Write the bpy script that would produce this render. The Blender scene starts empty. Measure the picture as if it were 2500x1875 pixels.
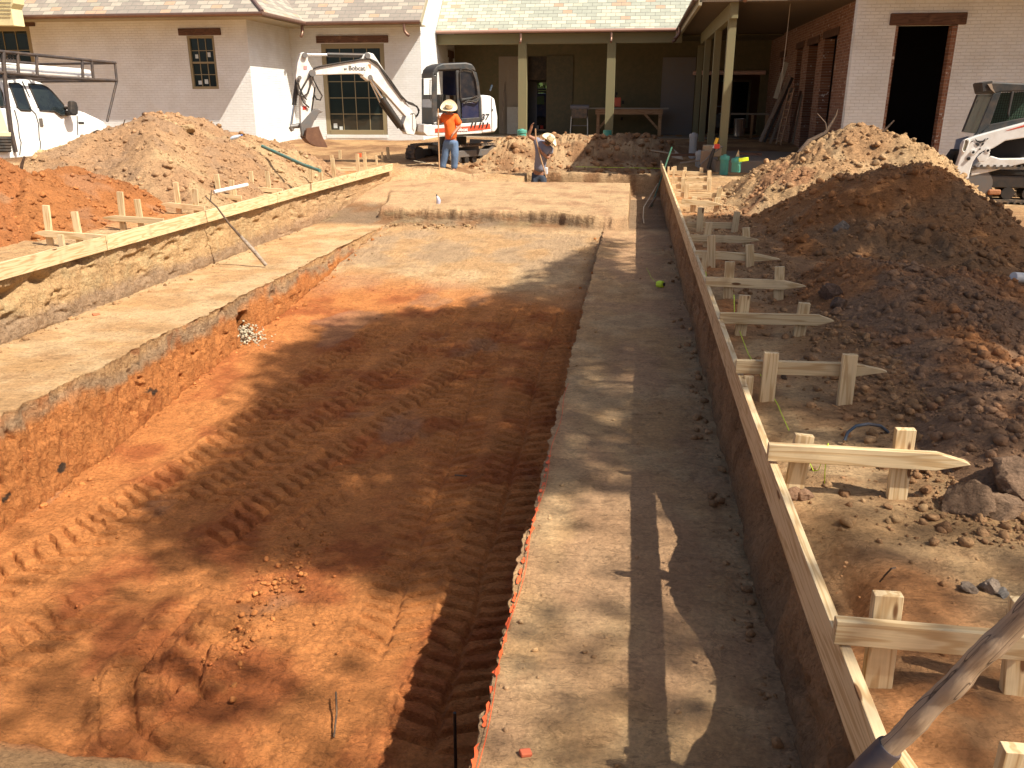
import bpy, bmesh, math, random
import numpy as np
from mathutils import Vector, Matrix, Quaternion
R = math.radians
SC = bpy.context.scene
COL = SC.collection

# ------------------------------------------------------------------ camera
PITCH, YAW, CAMH, FPX = R(18.65), R(8.0), 1.8, 2050.0
cam_d = bpy.data.cameras.new('camera'); cam = bpy.data.objects.new('camera', cam_d); COL.objects.link(cam)
cam.location = (0, 0, CAMH); cam.rotation_euler = (R(90) - PITCH, 0, YAW)
cam_d.sensor_width = 36.0; cam_d.lens = 36.0 * FPX / 2500.0
cam_d.clip_start = 0.05; cam_d.clip_end = 500
SC.camera = cam
# ------------------------------------------------------------------ sky, sun, exposure
SUN_EL, SUN_AZ = R(51.0), R(65.0)      # azimuth measured from the camera side (-Y) towards +X
SUN = Vector((math.cos(SUN_EL) * math.sin(SUN_AZ), -math.cos(SUN_EL) * math.cos(SUN_AZ), math.sin(SUN_EL)))
w = bpy.data.worlds.new('World'); SC.world = w; w.use_nodes = True
wn = w.node_tree; bg = wn.nodes['Background']
sky = wn.nodes.new('ShaderNodeTexSky'); sky.sky_type = 'NISHITA'; sky.sun_disc = False
sky.sun_elevation = SUN_EL; sky.sun_rotation = math.atan2(SUN.x, SUN.y); sky.dust_density = 4.0; sky.ozone_density = 0.6; sky.air_density = 0.8
wn.links.new(sky.outputs[0], bg.inputs[0]); bg.inputs[1].default_value = 0.085
sd = bpy.data.lights.new('sun', 'SUN'); so = bpy.data.objects.new('sun', sd); COL.objects.link(so)
sd.energy = 4.8; sd.angle = R(0.6); sd.color = (1.0, 0.92, 0.79)
so.rotation_euler = (-SUN).to_track_quat('-Z', 'Y').to_euler(); so.location = (20, -10, 30)
SC.view_settings.view_transform = 'Standard'; SC.view_settings.look = 'None'
SC.view_settings.exposure = 0.78; SC.view_settings.gamma = 1.0

# ------------------------------------------------------------------ measuring: photograph pixels -> places in the world
FW = Vector((-math.sin(YAW) * math.cos(PITCH), math.cos(YAW) * math.cos(PITCH), -math.sin(PITCH)))
RT = Vector((math.cos(YAW), math.sin(YAW), 0)); UP = RT.cross(FW)
C0 = Vector((0, 0, CAMH))
def ray(x, y): return FW * FPX + RT * (x - 1250) - UP * (y - 937.5)
def atz(x, y, z): d = ray(x, y); return C0 + d * ((z - CAMH) / d.z)
def atY(x, y, Y): d = ray(x, y); return C0 + d * (Y / d.y)
def atP(x, y, q, n):
    d = ray(x, y); n = Vector(n); return C0 + d * ((Vector(q) - C0).dot(n) / d.dot(n))

# ------------------------------------------------------------------ noise on numpy arrays
_T = np.random.RandomState(7).rand(8, 256, 256).astype(np.float32)
def vn(x, y, s=0):
    T = _T[s % 8]; x = x + s * 17.31; y = y + s * 9.77
    xi = np.floor(x).astype(np.int64); yi = np.floor(y).astype(np.int64)
    u = (x - xi); v = (y - yi); u = u * u * (3 - 2 * u); v = v * v * (3 - 2 * v)
    x0 = xi & 255; x1 = (xi + 1) & 255; y0 = yi & 255; y1 = (yi + 1) & 255
    a = T[y0, x0]; b = T[y0, x1]; c = T[y1, x0]; d = T[y1, x1]
    return ((a * (1 - u) + b * u) * (1 - v) + (c * (1 - u) + d * u) * v) * 2 - 1
def fbm(x, y, o=4, s=0, g=.5):
    r = 0; a = 1.0; t = 0
    for i in range(o):
        r = r + a * vn(x, y, s + i); t += a; a *= g
        x, y = x * 1.62 - y * 1.18, x * 1.18 + y * 1.62
    return r / t
def ridge(x, y, o=4, s=0, g=.5):
    r = 0; a = 1.0; t = 0
    for i in range(o):
        r = r + a * (1 - 2 * np.abs(vn(x, y, s + i))); t += a; a *= g
        x, y = x * 1.62 - y * 1.18, x * 1.18 + y * 1.62
    return r / t
def cell(x, y, s=0):
    """rounded cobbles: returns (height 0..1 of the nearest lump, its random id)"""
    xi = np.floor(x).astype(np.int64); yi = np.floor(y).astype(np.int64)
    best = np.full(np.shape(x), 9.0); rid = np.zeros(np.shape(x)); T = _T[s % 8]; T2 = _T[(s + 3) % 8]; T3 = _T[(s + 5) % 8]
    for dx in (-1, 0, 1):
        for dy in (-1, 0, 1):
            a = (xi + dx) & 255; b = (yi + dy) & 255
            px = xi + dx + T[b, a]; py = yi + dy + T2[b, a]; rr = .25 + .75 * T3[b, a] ** 2
            d = ((x - px) ** 2 + (y - py) ** 2) / (rr * rr)
            m = d < best; best = np.where(m, d, best); rid = np.where(m, T3[a, b], rid)
    return np.sqrt(np.clip(1 - best, 0, 1)), rid
def sst(a, b, x):
    t = np.clip((x - a) / (b - a), 0, 1); return t * t * (3 - 2 * t)

# ------------------------------------------------------------------ objects and meshes
def link(o): COL.objects.link(o); return o
def tag(o, label=None, cat=None, group=None, kind=None):
    if label: o['label'] = label
    if cat: o['category'] = cat
    if group: o['group'] = group
    if kind: o['kind'] = kind
    return o
def thing(name, label, cat, loc=(0, 0, 0), group=None):
    o = bpy.data.objects.new(name, None); link(o); o.location = loc; o.empty_display_size = .2
    return tag(o, label, cat, group)
def ploc(parent):
    v = Vector((0, 0, 0))
    while parent is not None: v += parent.location; parent = parent.parent
    return v
class MB:
    def __init__(s): s.v = []; s.f = []; s.m = []
    def add(s, vs, fs, m=0):
        b = len(s.v); s.v += [tuple(v) for v in vs]; s.f += [tuple(i + b for i in f) for f in fs]; s.m += [m] * len(fs); return s
    def box(s, c, d, rot=None, m=0):
        c = Vector(c); vs = []
        for z in (-.5, .5):
            for y in (-.5, .5):
                for x in (-.5, .5):
                    p = Vector((x * d[0], y * d[1], z * d[2]))
                    if rot is not None: p = rot @ p
                    vs.append(c + p)
        return s.add(vs, [(0, 2, 3, 1), (4, 5, 7, 6), (0, 1, 5, 4), (2, 6, 7, 3), (0, 4, 6, 2), (1, 3, 7, 5)], m)
    def bb(s, a, b, m=0):
        a = Vector(a); b = Vector(b); return s.box((a + b) / 2, (abs(b.x - a.x), abs(b.y - a.y), abs(b.z - a.z)), None, m)
    def beam(s, p0, p1, w, h, up=(0, 0, 1), m=0):
        p0 = Vector(p0); p1 = Vector(p1); x = (p1 - p0).normalized(); y = Vector(up).cross(x)
        if y.length < 1e-4: y = Vector((0, 1, 0)).cross(x)
        y.normalize(); z = x.cross(y); M = Matrix((x, y, z)).transposed()
        return s.box((p0 + p1) / 2, ((p1 - p0).length, w, h), M, m)
    def tube(s, pts, r, n=10, m=0, cap=True):
        pts = [Vector(p) for p in pts]; rs = r if isinstance(r, (list, tuple)) else [r] * len(pts)
        t0 = (pts[1] - pts[0]).normalized(); a = Vector((0, 0, 1)) if abs(t0.z) < .9 else Vector((1, 0, 0))
        u = t0.cross(a).normalized(); b = len(s.v)
        for i, p in enumerate(pts):
            t = (pts[min(i + 1, len(pts) - 1)] - pts[max(i - 1, 0)]).normalized()
            u = (u - t * u.dot(t)).normalized(); v = t.cross(u)
            for k in range(n):
                an = 2 * math.pi * k / n; s.v.append(tuple(p + (u * math.cos(an) + v * math.sin(an)) * rs[i]))
        for i in range(len(pts) - 1):
            for k in range(n):
                k2 = (k + 1) % n; s.f.append((b + i * n + k, b + i * n + k2, b + (i + 1) * n + k2, b + (i + 1) * n + k)); s.m.append(m)
        if cap:
            s.f.append(tuple(b + k for k in range(n))[::-1]); s.f.append(tuple(b + (len(pts) - 1) * n + k for k in range(n))); s.m += [m, m]
        return s
    def prism(s, pts, ext, m=0):
        pts = [Vector(p) for p in pts]; ext = Vector(ext); n = len(pts); b = len(s.v)
        nrm = Vector((0, 0, 0))
        for i in range(n): nrm += (pts[i] - pts[0]).cross(pts[(i + 1) % n] - pts[0])
        if nrm.dot(ext) > 0: pts = pts[::-1]
        s.v += [tuple(p) for p in pts] + [tuple(p + ext) for p in pts]
        s.f.append(tuple(range(b, b + n))); s.f.append(tuple(range(b + 2 * n - 1, b + n - 1, -1)))
        for i in range(n):
            j = (i + 1) % n; s.f.append((b + j, b + i, b + n + i, b + n + j))
        s.m += [m] * (n + 2); return s
    def lathe(s, prof, n=24, o=(0, 0, 0), M=None, m=0, sx=1, sy=1):
        b = len(s.v); o = Vector(o)
        for r, z in prof:
            for k in range(n):
                a = 2 * math.pi * k / n; p = Vector((r * math.cos(a) * sx, r * math.sin(a) * sy, z))
                if M is not None: p = M @ p
                s.v.append(tuple(o + p))
        for i in range(len(prof) - 1):
            for k in range(n):
                k2 = (k + 1) % n; s.f.append((b + i * n + k, b + i * n + k2, b + (i + 1) * n + k2, b + (i + 1) * n + k)); s.m.append(m)
        return s
    def build(s, name, mats, parent=None, smooth=None, bevel=None, seg=2):
        if not isinstance(mats, (list, tuple)): mats = [mats]
        me = bpy.data.meshes.new(name); off = ploc(parent) if parent else Vector((0, 0, 0))
        me.from_pydata([(v[0] - off.x, v[1] - off.y, v[2] - off.z) for v in s.v], [], s.f)
        for mt in mats: me.materials.append(mt)
        me.polygons.foreach_set('material_index', s.m)
        o = bpy.data.objects.new(name, me); link(o)
        if parent: o.parent = parent
        if smooth: 
            me.polygons.foreach_set('use_smooth', [True] * len(s.f)); me.set_sharp_from_angle(angle=R(smooth))
        me.update()
        if bevel:
            b = o.modifiers.new('bevel', 'BEVEL'); b.width = bevel; b.segments = seg; b.limit_method = 'ANGLE'; b.angle_limit = R(35)
            if not smooth: me.polygons.foreach_set('use_smooth', [True] * len(s.f))
            b.harden_normals = True
        return o
def text(name, body, size, loc, xdir, up, mat, parent, depth=.004, shear=0, bold=0):
    c = bpy.data.curves.new(name, 'FONT'); c.body = body; c.size = size; c.extrude = depth; c.align_x = 'LEFT'; c.shear = shear; c.offset = bold
    t = bpy.data.objects.new('tmp', c); link(t)
    me = bpy.data.meshes.new_from_object(t.evaluated_get(bpy.context.evaluated_depsgraph_get())); bpy.data.objects.remove(t)
    o = bpy.data.objects.new(name, me); link(o); me.materials.clear(); me.materials.append(mat)
    x = Vector(xdir).normalized(); z = x.cross(Vector(up)).normalized(); y = z.cross(x)
    o.parent = parent; o.location = Vector(loc) - ploc(parent); o.rotation_mode = 'QUATERNION'
    o.rotation_quaternion = Matrix((x, y, z)).transposed().to_quaternion(); return o

# ------------------------------------------------------------------ materials
def newmat(name):
    m = bpy.data.materials.new(name); m.use_nodes = True; nt = m.node_tree
    return m, nt, nt.nodes['Principled BSDF'], nt.links.new
def N(nt, t, **kw):
    n = nt.nodes.new('ShaderNode' + t)
    for k, v in kw.items():
        if k in n.inputs: n.inputs[k].default_value = v
        else: setattr(n, k, v)
    return n
def ramp(nt, stops):
    r = nt.nodes.new('ShaderNodeValToRGB'); e = r.color_ramp.elements
    while len(e) < len(stops): e.new(.5)
    for i, (p, c) in enumerate(stops): e[i].position = p; e[i].color = (*c, 1) if len(c) == 3 else c
    return r
def mixc(nt, fac, a, b, mode='MIX'):
    m = nt.nodes.new('ShaderNodeMix'); m.data_type = 'RGBA'; m.blend_type = mode
    L = nt.links.new
    for i, x in ((0, fac), (6, a), (7, b)):
        if isinstance(x, (int, float)): m.inputs[i].default_value = x
        elif isinstance(x, tuple): m.inputs[i].default_value = (*x, 1) if len(x) == 3 else x
        else: L(x, m.inputs[i])
    return m.outputs[2]
def plain(name, col, rough=.6, metal=0.0, dirt=.25, dcol=(.28, .17, .09), scale=6, bump=.0, coat=0.0):
    """paint, plastic or metal with uneven dust and a slightly irregular surface"""
    m, nt, b, L = newmat(name)
    tc = N(nt, 'TexCoord'); n = N(nt, 'TexNoise', Scale=scale, Detail=8, Roughness=.65); L(tc.outputs['Object'], n.inputs['Vector'])
    r = ramp(nt, [(.42, (0, 0, 0)), (.72, (1, 1, 1))]); L(n.outputs[0], r.inputs[0])
    mm = N(nt, 'Math', operation='MULTIPLY'); L(r.outputs[0], mm.inputs[0]); mm.inputs[1].default_value = dirt
    L(mixc(nt, mm.outputs[0], tuple(col), dcol), b.inputs['Base Color'])
    b.inputs['Roughness'].default_value = rough; b.inputs['Metallic'].default_value = metal; b.inputs['Coat Weight'].default_value = coat
    mr = N(nt, 'MapRange'); L(n.outputs[0], mr.inputs[0]); mr.inputs[3].default_value = max(.05, rough - .12); mr.inputs[4].default_value = min(1, rough + .18)
    L(mr.outputs[0], b.inputs['Roughness'])
    if bump:
        n2 = N(nt, 'TexNoise', Scale=scale * 8, Detail=6); L(tc.outputs['Object'], n2.inputs['Vector'])
        bp = N(nt, 'Bump', Strength=.6, Distance=bump); L(n2.outputs[0], bp.inputs['Height']); L(bp.outputs[0], b.inputs['Normal'])
    return m
def soil_mat(name='soil', fine=1.0):
    m, nt, b, L = newmat(name)
    tc = N(nt, 'TexCoord'); g = N(nt, 'NewGeometry')
    at = N(nt, 'Attribute', attribute_name='Col')
    P = g.outputs['Position']
    n1 = N(nt, 'TexNoise', Scale=3.3, Detail=9, Roughness=.68); L(P, n1.inputs['Vector'])
    n2 = N(nt, 'TexNoise', Scale=38, Detail=6, Roughness=.7); L(P, n2.inputs['Vector'])
    n3 = N(nt, 'TexVoronoi', Scale=70, feature='F1'); L(P, n3.inputs['Vector'])
    a = N(nt, 'MapRange'); L(n1.outputs[0], a.inputs[0]); a.inputs[1].default_value = .3; a.inputs[2].default_value = .7; a.inputs[3].default_value = .80; a.inputs[4].default_value = 1.16
    c = N(nt, 'MapRange'); L(n2.outputs[0], c.inputs[0]); c.inputs[1].default_value = .3; c.inputs[2].default_value = .7; c.inputs[3].default_value = .74; c.inputs[4].default_value = 1.2
    mu = N(nt, 'Math', operation='MULTIPLY'); L(a.outputs[0], mu.inputs[0]); L(c.outputs[0], mu.inputs[1])
    vm = N(nt, 'VectorMath', operation='SCALE'); L(at.outputs['Color'], vm.inputs[0]); L(mu.outputs[0], vm.inputs['Scale'])
    # dark organic flecks and pale grit
    v = N(nt, 'TexVoronoi', Scale=21, Randomness=1.0); L(P, v.inputs['Vector'])
    fr = ramp(nt, [(.05, (1, 1, 1)), (.10, (0, 0, 0))]); L(v.outputs['Distance'], fr.inputs[0])
    nm = N(nt, 'TexNoise', Scale=2.1, Detail=3); L(P, nm.inputs['Vector']); fm = ramp(nt, [(.5, (0, 0, 0)), (.62, (1, 1, 1))]); L(nm.outputs[0], fm.inputs[0])
    ff = N(nt, 'Math', operation='MULTIPLY'); L(fr.outputs[0], ff.inputs[0]); L(fm.outputs[0], ff.inputs[1])
    f2 = N(nt, 'Math', operation='MULTIPLY'); L(ff.outputs[0], f2.inputs[0]); f2.inputs[1].default_value = .7
    L(mixc(nt, f2.outputs[0], vm.outputs[0], (.07, .04, .025)), b.inputs['Base Color'])
    b.inputs['Roughness'].default_value = .93; b.inputs['Specular IOR Level'].default_value = .18
    b1 = N(nt, 'Bump', Strength=.9, Distance=.05 * fine); L(n1.outputs[0], b1.inputs['Height'])
    n4 = N(nt, 'TexNoise', Scale=17, Detail=9, Roughness=.72); L(P, n4.inputs['Vector'])
    b2 = N(nt, 'Bump', Strength=.9, Distance=.05 * fine); L(n4.outputs[0], b2.inputs['Height']); L(b1.outputs[0], b2.inputs['Normal'])
    b3 = N(nt, 'Bump', Strength=.6, Distance=.008 * fine, invert=True); L(n3.outputs['Distance'], b3.inputs['Height']); L(b2.outputs[0], b3.inputs['Normal'])
    # scrape marks left by the bucket, drawn out sideways, with shallow dark cracks
    mp = N(nt, 'Mapping'); mp.inputs['Scale'].default_value = (4.5, 17, 17); L(P, mp.inputs['Vector']); n5 = N(nt, 'TexNoise', Scale=1.0, Detail=8, Roughness=.68, Distortion=.5); L(mp.outputs[0], n5.inputs['Vector'])
    b4 = N(nt, 'Bump', Strength=.8, Distance=.055 * fine); L(n5.outputs[0], b4.inputs['Height']); L(b3.outputs[0], b4.inputs['Normal'])
    L(b4.outputs[0], b.inputs['Normal'])
    ck = ramp(nt, [(.40, (0, 0, 0)), (.425, (1, 1, 1)), (.45, (0, 0, 0))]); n6 = N(nt, 'TexNoise', Scale=1.0, Detail=5, Roughness=.6, Distortion=.8); mp6 = N(nt, 'Mapping'); mp6.inputs['Scale'].default_value = (5, 11, 11); L(P, mp6.inputs['Vector']); L(mp6.outputs[0], n6.inputs['Vector']); L(n6.outputs[0], ck.inputs[0])
    f6 = N(nt, 'Math', operation='MULTIPLY'); L(ck.outputs[0], f6.inputs[0]); L(c.outputs[0], f6.inputs[1]); f7 = N(nt, 'Math', operation='MULTIPLY'); L(f6.outputs[0], f7.inputs[0]); f7.inputs[1].default_value = .6
    dk_ = N(nt, 'VectorMath', operation='SCALE'); L(vm.outputs[0], dk_.inputs[0]); dk_.inputs['Scale'].default_value = .45
    m1_ = mixc(nt, f7.outputs[0], vm.outputs[0], dk_.outputs[0]); L(mixc(nt, f2.outputs[0], m1_, (.07, .04, .025)), b.inputs['Base Color'])
    return m
def wood_mat(name, light, dark, knots=True, rough=.7):
    m, nt, b, L = newmat(name)
    tc = N(nt, 'TexCoord'); oi = N(nt, 'ObjectInfo')
    rv = N(nt, 'VectorMath', operation='SCALE'); rv.inputs['Scale'].default_value = 1.0
    cx = N(nt, 'CombineXYZ'); m1 = N(nt, 'Math', operation='MULTIPLY'); L(oi.outputs['Random'], m1.inputs[0]); m1.inputs[1].default_value = 23.0
    L(m1.outputs[0], cx.inputs[0]); L(m1.outputs[0], cx.inputs[1])
    ad = N(nt, 'VectorMath', operation='ADD'); L(tc.outputs['Object'], ad.inputs[0]); L(cx.outputs[0], ad.inputs[1])
    mp = N(nt, 'Mapping'); mp.inputs['Scale'].default_value = (.55, 9, 9); L(ad.outputs[0], mp.inputs['Vector'])
    n = N(nt, 'TexNoise', Scale=1.0, Detail=3, Distortion=.3); L(mp.outputs[0], n.inputs['Vector'])
    wv = N(nt, 'Math', operation='MULTIPLY'); L(n.outputs[0], wv.inputs[0]); wv.inputs[1].default_value = 60.0
    sn = N(nt, 'Math', operation='SINE'); L(wv.outputs[0], sn.inputs[0])
    mp2 = N(nt, 'Mapping'); mp2.inputs['Scale'].default_value = (4, 160, 160); L(ad.outputs[0], mp2.inputs['Vector'])
    n2 = N(nt, 'TexNoise', Scale=1.0, Detail=4); L(mp2.outputs[0], n2.inputs['Vector'])
    r = ramp(nt, [(0.0, light), (.62, light), (1.0, dark)]); mr = N(nt, 'MapRange'); L(sn.outputs[0], mr.inputs[0]); mr.inputs[1].default_value = -1; L(mr.outputs[0], r.inputs[0])
    rr = N(nt, 'MapRange'); L(n2.outputs[0], rr.inputs[0]); rr.inputs[3].default_value = .78; rr.inputs[4].default_value = 1.18
    vm = N(nt, 'VectorMath', operation='SCALE'); L(r.outputs[0], vm.inputs[0]); L(rr.outputs[0], vm.inputs['Scale'])
    tint = N(nt, 'MapRange'); L(oi.outputs['Random'], tint.inputs[0]); tint.inputs[3].default_value = .86; tint.inputs[4].default_value = 1.1
    v2 = N(nt, 'VectorMath', operation='SCALE'); L(vm.outputs[0], v2.inputs[0]); L(tint.outputs[0], v2.inputs['Scale'])
    col = v2.outputs[0]
    if knots:
        mp3 = N(nt, 'Mapping'); mp3.inputs['Scale'].default_value = (2.0, 7, 7); L(ad.outputs[0], mp3.inputs['Vector'])
        vo = N(nt, 'TexVoronoi', Scale=1.0); L(mp3.outputs[0], vo.inputs['Vector'])
        kr = ramp(nt, [(.075, (1, 1, 1)), (.10, (0, 0, 0))]); L(vo.outputs['Distance'], kr.inputs[0])
        col = mixc(nt, kr.outputs[0], col, (.16, .075, .03))
    dn = N(nt, 'TexNoise', Scale=5, Detail=6); L(ad.outputs[0], dn.inputs['Vector']); dr = ramp(nt, [(.56, (0, 0, 0)), (.78, (.55, .55, .55))]); L(dn.outputs[0], dr.inputs[0])
    col = mixc(nt, dr.outputs[0], col, (.30, .17, .085))
    L(col, b.inputs['Base Color']); b.inputs['Roughness'].default_value = rough; b.inputs['Specular IOR Level'].default_value = .3
    bp = N(nt, 'Bump', Strength=.5, Distance=.002); L(n2.outputs[0], bp.inputs['Height']); L(bp.outputs[0], b.inputs['Normal'])
    return m
def wallvec(nt, axis):
    g = N(nt, 'NewGeometry'); s = N(nt, 'SeparateXYZ'); c = N(nt, 'CombineXYZ'); L = nt.links.new
    L(g.outputs['Position'], s.inputs[0]); L(s.outputs[0 if axis == 'x' else 1], c.inputs[0]); L(s.outputs[2], c.inputs[1]); return c.outputs[0], g.outputs['Position']
def brick_mat(name, axis, painted=True):
    m, nt, b, L = newmat(name); v, pos = wallvec(nt, axis)
    nz = N(nt, 'TexNoise', Scale=9, Detail=3); L(pos, nz.inputs['Vector'])
    off = N(nt, 'VectorMath', operation='SCALE'); L(nz.outputs['Color'], off.inputs[0]); off.inputs['Scale'].default_value = .012
    ad = N(nt, 'VectorMath', operation='ADD'); L(v, ad.inputs[0]); L(off.outputs[0], ad.inputs[1])
    bk = N(nt, 'TexBrick', Scale=1.0); L(ad.outputs[0], bk.inputs['Vector'])
    for k, x in (('Brick Width', .215), ('Row Height', .076), ('Mortar Size', .0075), ('Mortar Smooth', .6), ('Bias', 0)): bk.inputs[k].default_value = x
    n = N(nt, 'TexNoise', Scale=1.3, Detail=8, Roughness=.6); L(pos, n.inputs['Vector'])
    n2 = N(nt, 'TexNoise', Scale=45, Detail=5); L(pos, n2.inputs['Vector'])
    if painted:
        bk.inputs['Color1'].default_value = (.79, .805, .79, 1); bk.inputs['Color2'].default_value = (.75, .765, .75, 1); bk.inputs['Mortar'].default_value = (.72, .725, .70, 1)
        r = ramp(nt, [(.35, (.90, .88, .85)), (.6, (1, 1, 1))]); L(n.outputs[0], r.inputs[0])
        col = mixc(nt, 1.0, bk.outputs[0], r.outputs[0], 'MULTIPLY')
    else:
        bk.inputs['Color1'].default_value = (.20, .085, .05, 1); bk.inputs['Color2'].default_value = (.30, .15, .09, 1); bk.inputs['Mortar'].default_value = (.34, .28, .22, 1)
        vo = N(nt, 'TexNoise', Scale=11, Detail=4); L(pos, vo.inputs['Vector']); r = ramp(nt, [(.64, (0, 0, 0)), (.70, (1, 1, 1))]); L(vo.outputs[0], r.inputs[0])
        col = mixc(nt, r.outputs[0], bk.outputs[0], (.62, .58, .52))
    L(col, b.inputs['Base Color']); b.inputs['Roughness'].default_value = .8; b.inputs['Specular IOR Level'].default_value = .25
    inv = N(nt, 'Math', operation='SUBTRACT'); inv.inputs[0].default_value = 1; L(bk.outputs['Fac'], inv.inputs[1])
    b1 = N(nt, 'Bump', Strength=.8, Distance=.012); L(inv.outputs[0], b1.inputs['Height'])
    b2 = N(nt, 'Bump', Strength=.6, Distance=.008); L(n2.outputs[0], b2.inputs['Height']); L(b1.outputs[0], b2.inputs['Normal'])
    L(b2.outputs[0], b.inputs['Normal']); return m
def slate_mat(name, axis, sl=1.25, tint_=((.50, .52, .42), (.62, .60, .46), (.56, .55, .42))):
    """slate roof: courses follow the slope; axis is the eave's direction"""
    m, nt, b, L = newmat(name); g = N(nt, 'NewGeometry'); s = N(nt, 'SeparateXYZ'); L(g.outputs['Position'], s.inputs[0])
    c = N(nt, 'CombineXYZ'); L(s.outputs[0 if axis == 'x' else 1], c.inputs[0])
    mz = N(nt, 'Math', operation='MULTIPLY'); L(s.outputs[2], mz.inputs[0]); mz.inputs[1].default_value = sl; L(mz.outputs[0], c.inputs[1])
    bk = N(nt, 'TexBrick', Scale=1.0); L(c.outputs[0], bk.inputs['Vector'])
    for k, x in (('Brick Width', .36), ('Row Height', .165), ('Mortar Size', .010), ('Mortar Smooth', .1)): bk.inputs[k].default_value = x
    bk.offset_frequency = 2; bk.inputs['Color1'].default_value = (0, 0, 0, 1); bk.inputs['Color2'].default_value = (1, 1, 1, 1); bk.inputs['Mortar'].default_value = (.5, .5, .5, 1)
    r = ramp(nt, [(0, tuple(.62 * q for q in tint_[0])), (.22, tuple(.72 * q for q in tint_[1])), (.45, tuple(.60 * q for q in tint_[0])), (.68, tuple(.70 * q for q in tint_[1])), (.86, tuple(.66 * q for q in tint_[2])), (.93, (.40, .27, .18))]); r.color_ramp.interpolation = 'CONSTANT'; L(bk.outputs[0], r.inputs[0])
    n = N(nt, 'TexNoise', Scale=7, Detail=6); L(g.outputs['Position'], n.inputs['Vector']); mr = N(nt, 'MapRange'); L(n.outputs[0], mr.inputs[0]); mr.inputs[3].default_value = .82; mr.inputs[4].default_value = 1.16
    vm = N(nt, 'VectorMath', operation='SCALE'); L(r.outputs[0], vm.inputs[0]); L(mr.outputs[0], vm.inputs['Scale'])
    L(mixc(nt, bk.outputs['Fac'], vm.outputs[0], (.17, .165, .14)), b.inputs['Base Color']); b.inputs['Roughness'].default_value = .75
    fr = N(nt, 'Math', operation='FRACT'); dv = N(nt, 'Math', operation='DIVIDE'); L(mz.outputs[0], dv.inputs[0]); dv.inputs[1].default_value = .165; L(dv.outputs[0], fr.inputs[0])
    b1 = N(nt, 'Bump', Strength=.7, Distance=.02, invert=True); L(fr.outputs[0], b1.inputs['Height'])
    b2 = N(nt, 'Bump', Strength=.5, Distance=.008); L(n.outputs[0], b2.inputs['Height']); L(b1.outputs[0], b2.inputs['Normal']); L(b2.outputs[0], b.inputs['Normal'])
    return m
def glass_mat(name, col=(.012, .02, .02), rough=.05):
    m, nt, b, L = newmat(name); b.inputs['Base Color'].default_value = (*col, 1); b.inputs['Roughness'].default_value = rough
    b.inputs['Specular IOR Level'].default_value = .6
    g = N(nt, 'NewGeometry'); n = N(nt, 'TexNoise', Scale=1.4, Detail=2); L(g.outputs['Position'], n.inputs['Vector'])
    bp = N(nt, 'Bump', Strength=.15, Distance=.02); L(n.outputs[0], bp.inputs['Height']); L(bp.outputs[0], b.inputs['Normal']); return m
def clear_mat(name, tint=(.75, .82, .80)):
    m, nt, b, L = newmat(name); out = nt.nodes['Material Output']
    gl = N(nt, 'BsdfGlossy'); gl.inputs['Roughness'].default_value = .04; gl.inputs['Color'].default_value = (1, 1, 1, 1)
    tr = N(nt, 'BsdfTransparent'); tr.inputs['Color'].default_value = (*tint, 1)
    fn = N(nt, 'Fresnel', IOR=1.5); mx = N(nt, 'MixShader'); L(fn.outputs[0], mx.inputs[0]); L(tr.outputs[0], mx.inputs[1]); L(gl.outputs[0], mx.inputs[2]); L(mx.outputs[0], out.inputs['Surface']); return m

SOIL = soil_mat('soil'); CLODM = soil_mat('soil_clods', .5)
PINE = wood_mat('pale_pine', (.66, .50, .29), (.50, .33, .16))
OLDWOOD = wood_mat('weathered_wood', (.40, .27, .17), (.24, .15, .09), knots=False)
GREYWOOD = wood_mat('grey_wood', (.30, .24, .18), (.17, .13, .10), knots=False)
BENCHW = wood_mat('bench_wood', (.42, .25, .13), (.30, .16, .08))
DARKWOOD = wood_mat('dark_beam', (.13, .065, .04), (.07, .035, .022), knots=False)
BRKX = brick_mat('painted_brick_front', 'x'); BRKY = brick_mat('painted_brick_side', 'y')
REDX = brick_mat('red_brick_front', 'x', False); REDY = brick_mat('red_brick_side', 'y', False)
FLARE_TINT = ((.42, .36, .30), (.52, .45, .36), (.46, .42, .33)); SLB = slate_mat('flare_tinted_slate_front', 'x', 1.25, FLARE_TINT); SLBY = slate_mat('flare_tinted_slate_side', 'y', 1.25, FLARE_TINT); SLX = slate_mat('slate_front', 'x'); SLY = slate_mat('slate_side', 'y')  # left roofs' slate browned to carry the reddish lens flare
DOLIVE = plain('shade_darkened_olive', (.115, .098, .046), .8, dirt=.3, bump=.003)  # olive copy darkened so its colour carries the porch interior's shade
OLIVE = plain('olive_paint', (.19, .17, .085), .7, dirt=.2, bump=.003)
OLIVEF = plain('olive_window_frame', (.26, .215, .12), .55, dirt=.2)
COPPER = plain('copper', (.24, .14, .10), .42, .7, dirt=.5, dcol=(.14, .08, .06))
FASCIA = plain('fascia_paint', (.34, .30, .20), .6)
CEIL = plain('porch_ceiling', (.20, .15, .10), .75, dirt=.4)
GLASS = glass_mat('dark_window_glass'); CLEAR = clear_mat('clear_glass')
WHITE = plain('white_paint', (.78, .77, .74), .35, dirt=.22, coat=.3)
OFFWH = plain('dusty_white_paint', (.72, .70, .66), .45, dirt=.5, dcol=(.45, .35, .24))
CHAR = plain('charcoal_plastic', (.028, .033, .035), .5, dirt=.25)
BLACK = plain('black_rubber', (.018, .017, .016), .75, dirt=.45, dcol=(.16, .11, .07), bump=.003)
STEELB = plain('worn_black_steel', (.05, .048, .045), .5, .6, dirt=.5, dcol=(.14, .09, .06))
GREYST = plain('grey_steel', (.17, .165, .16), .5, .5, dirt=.35)
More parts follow.
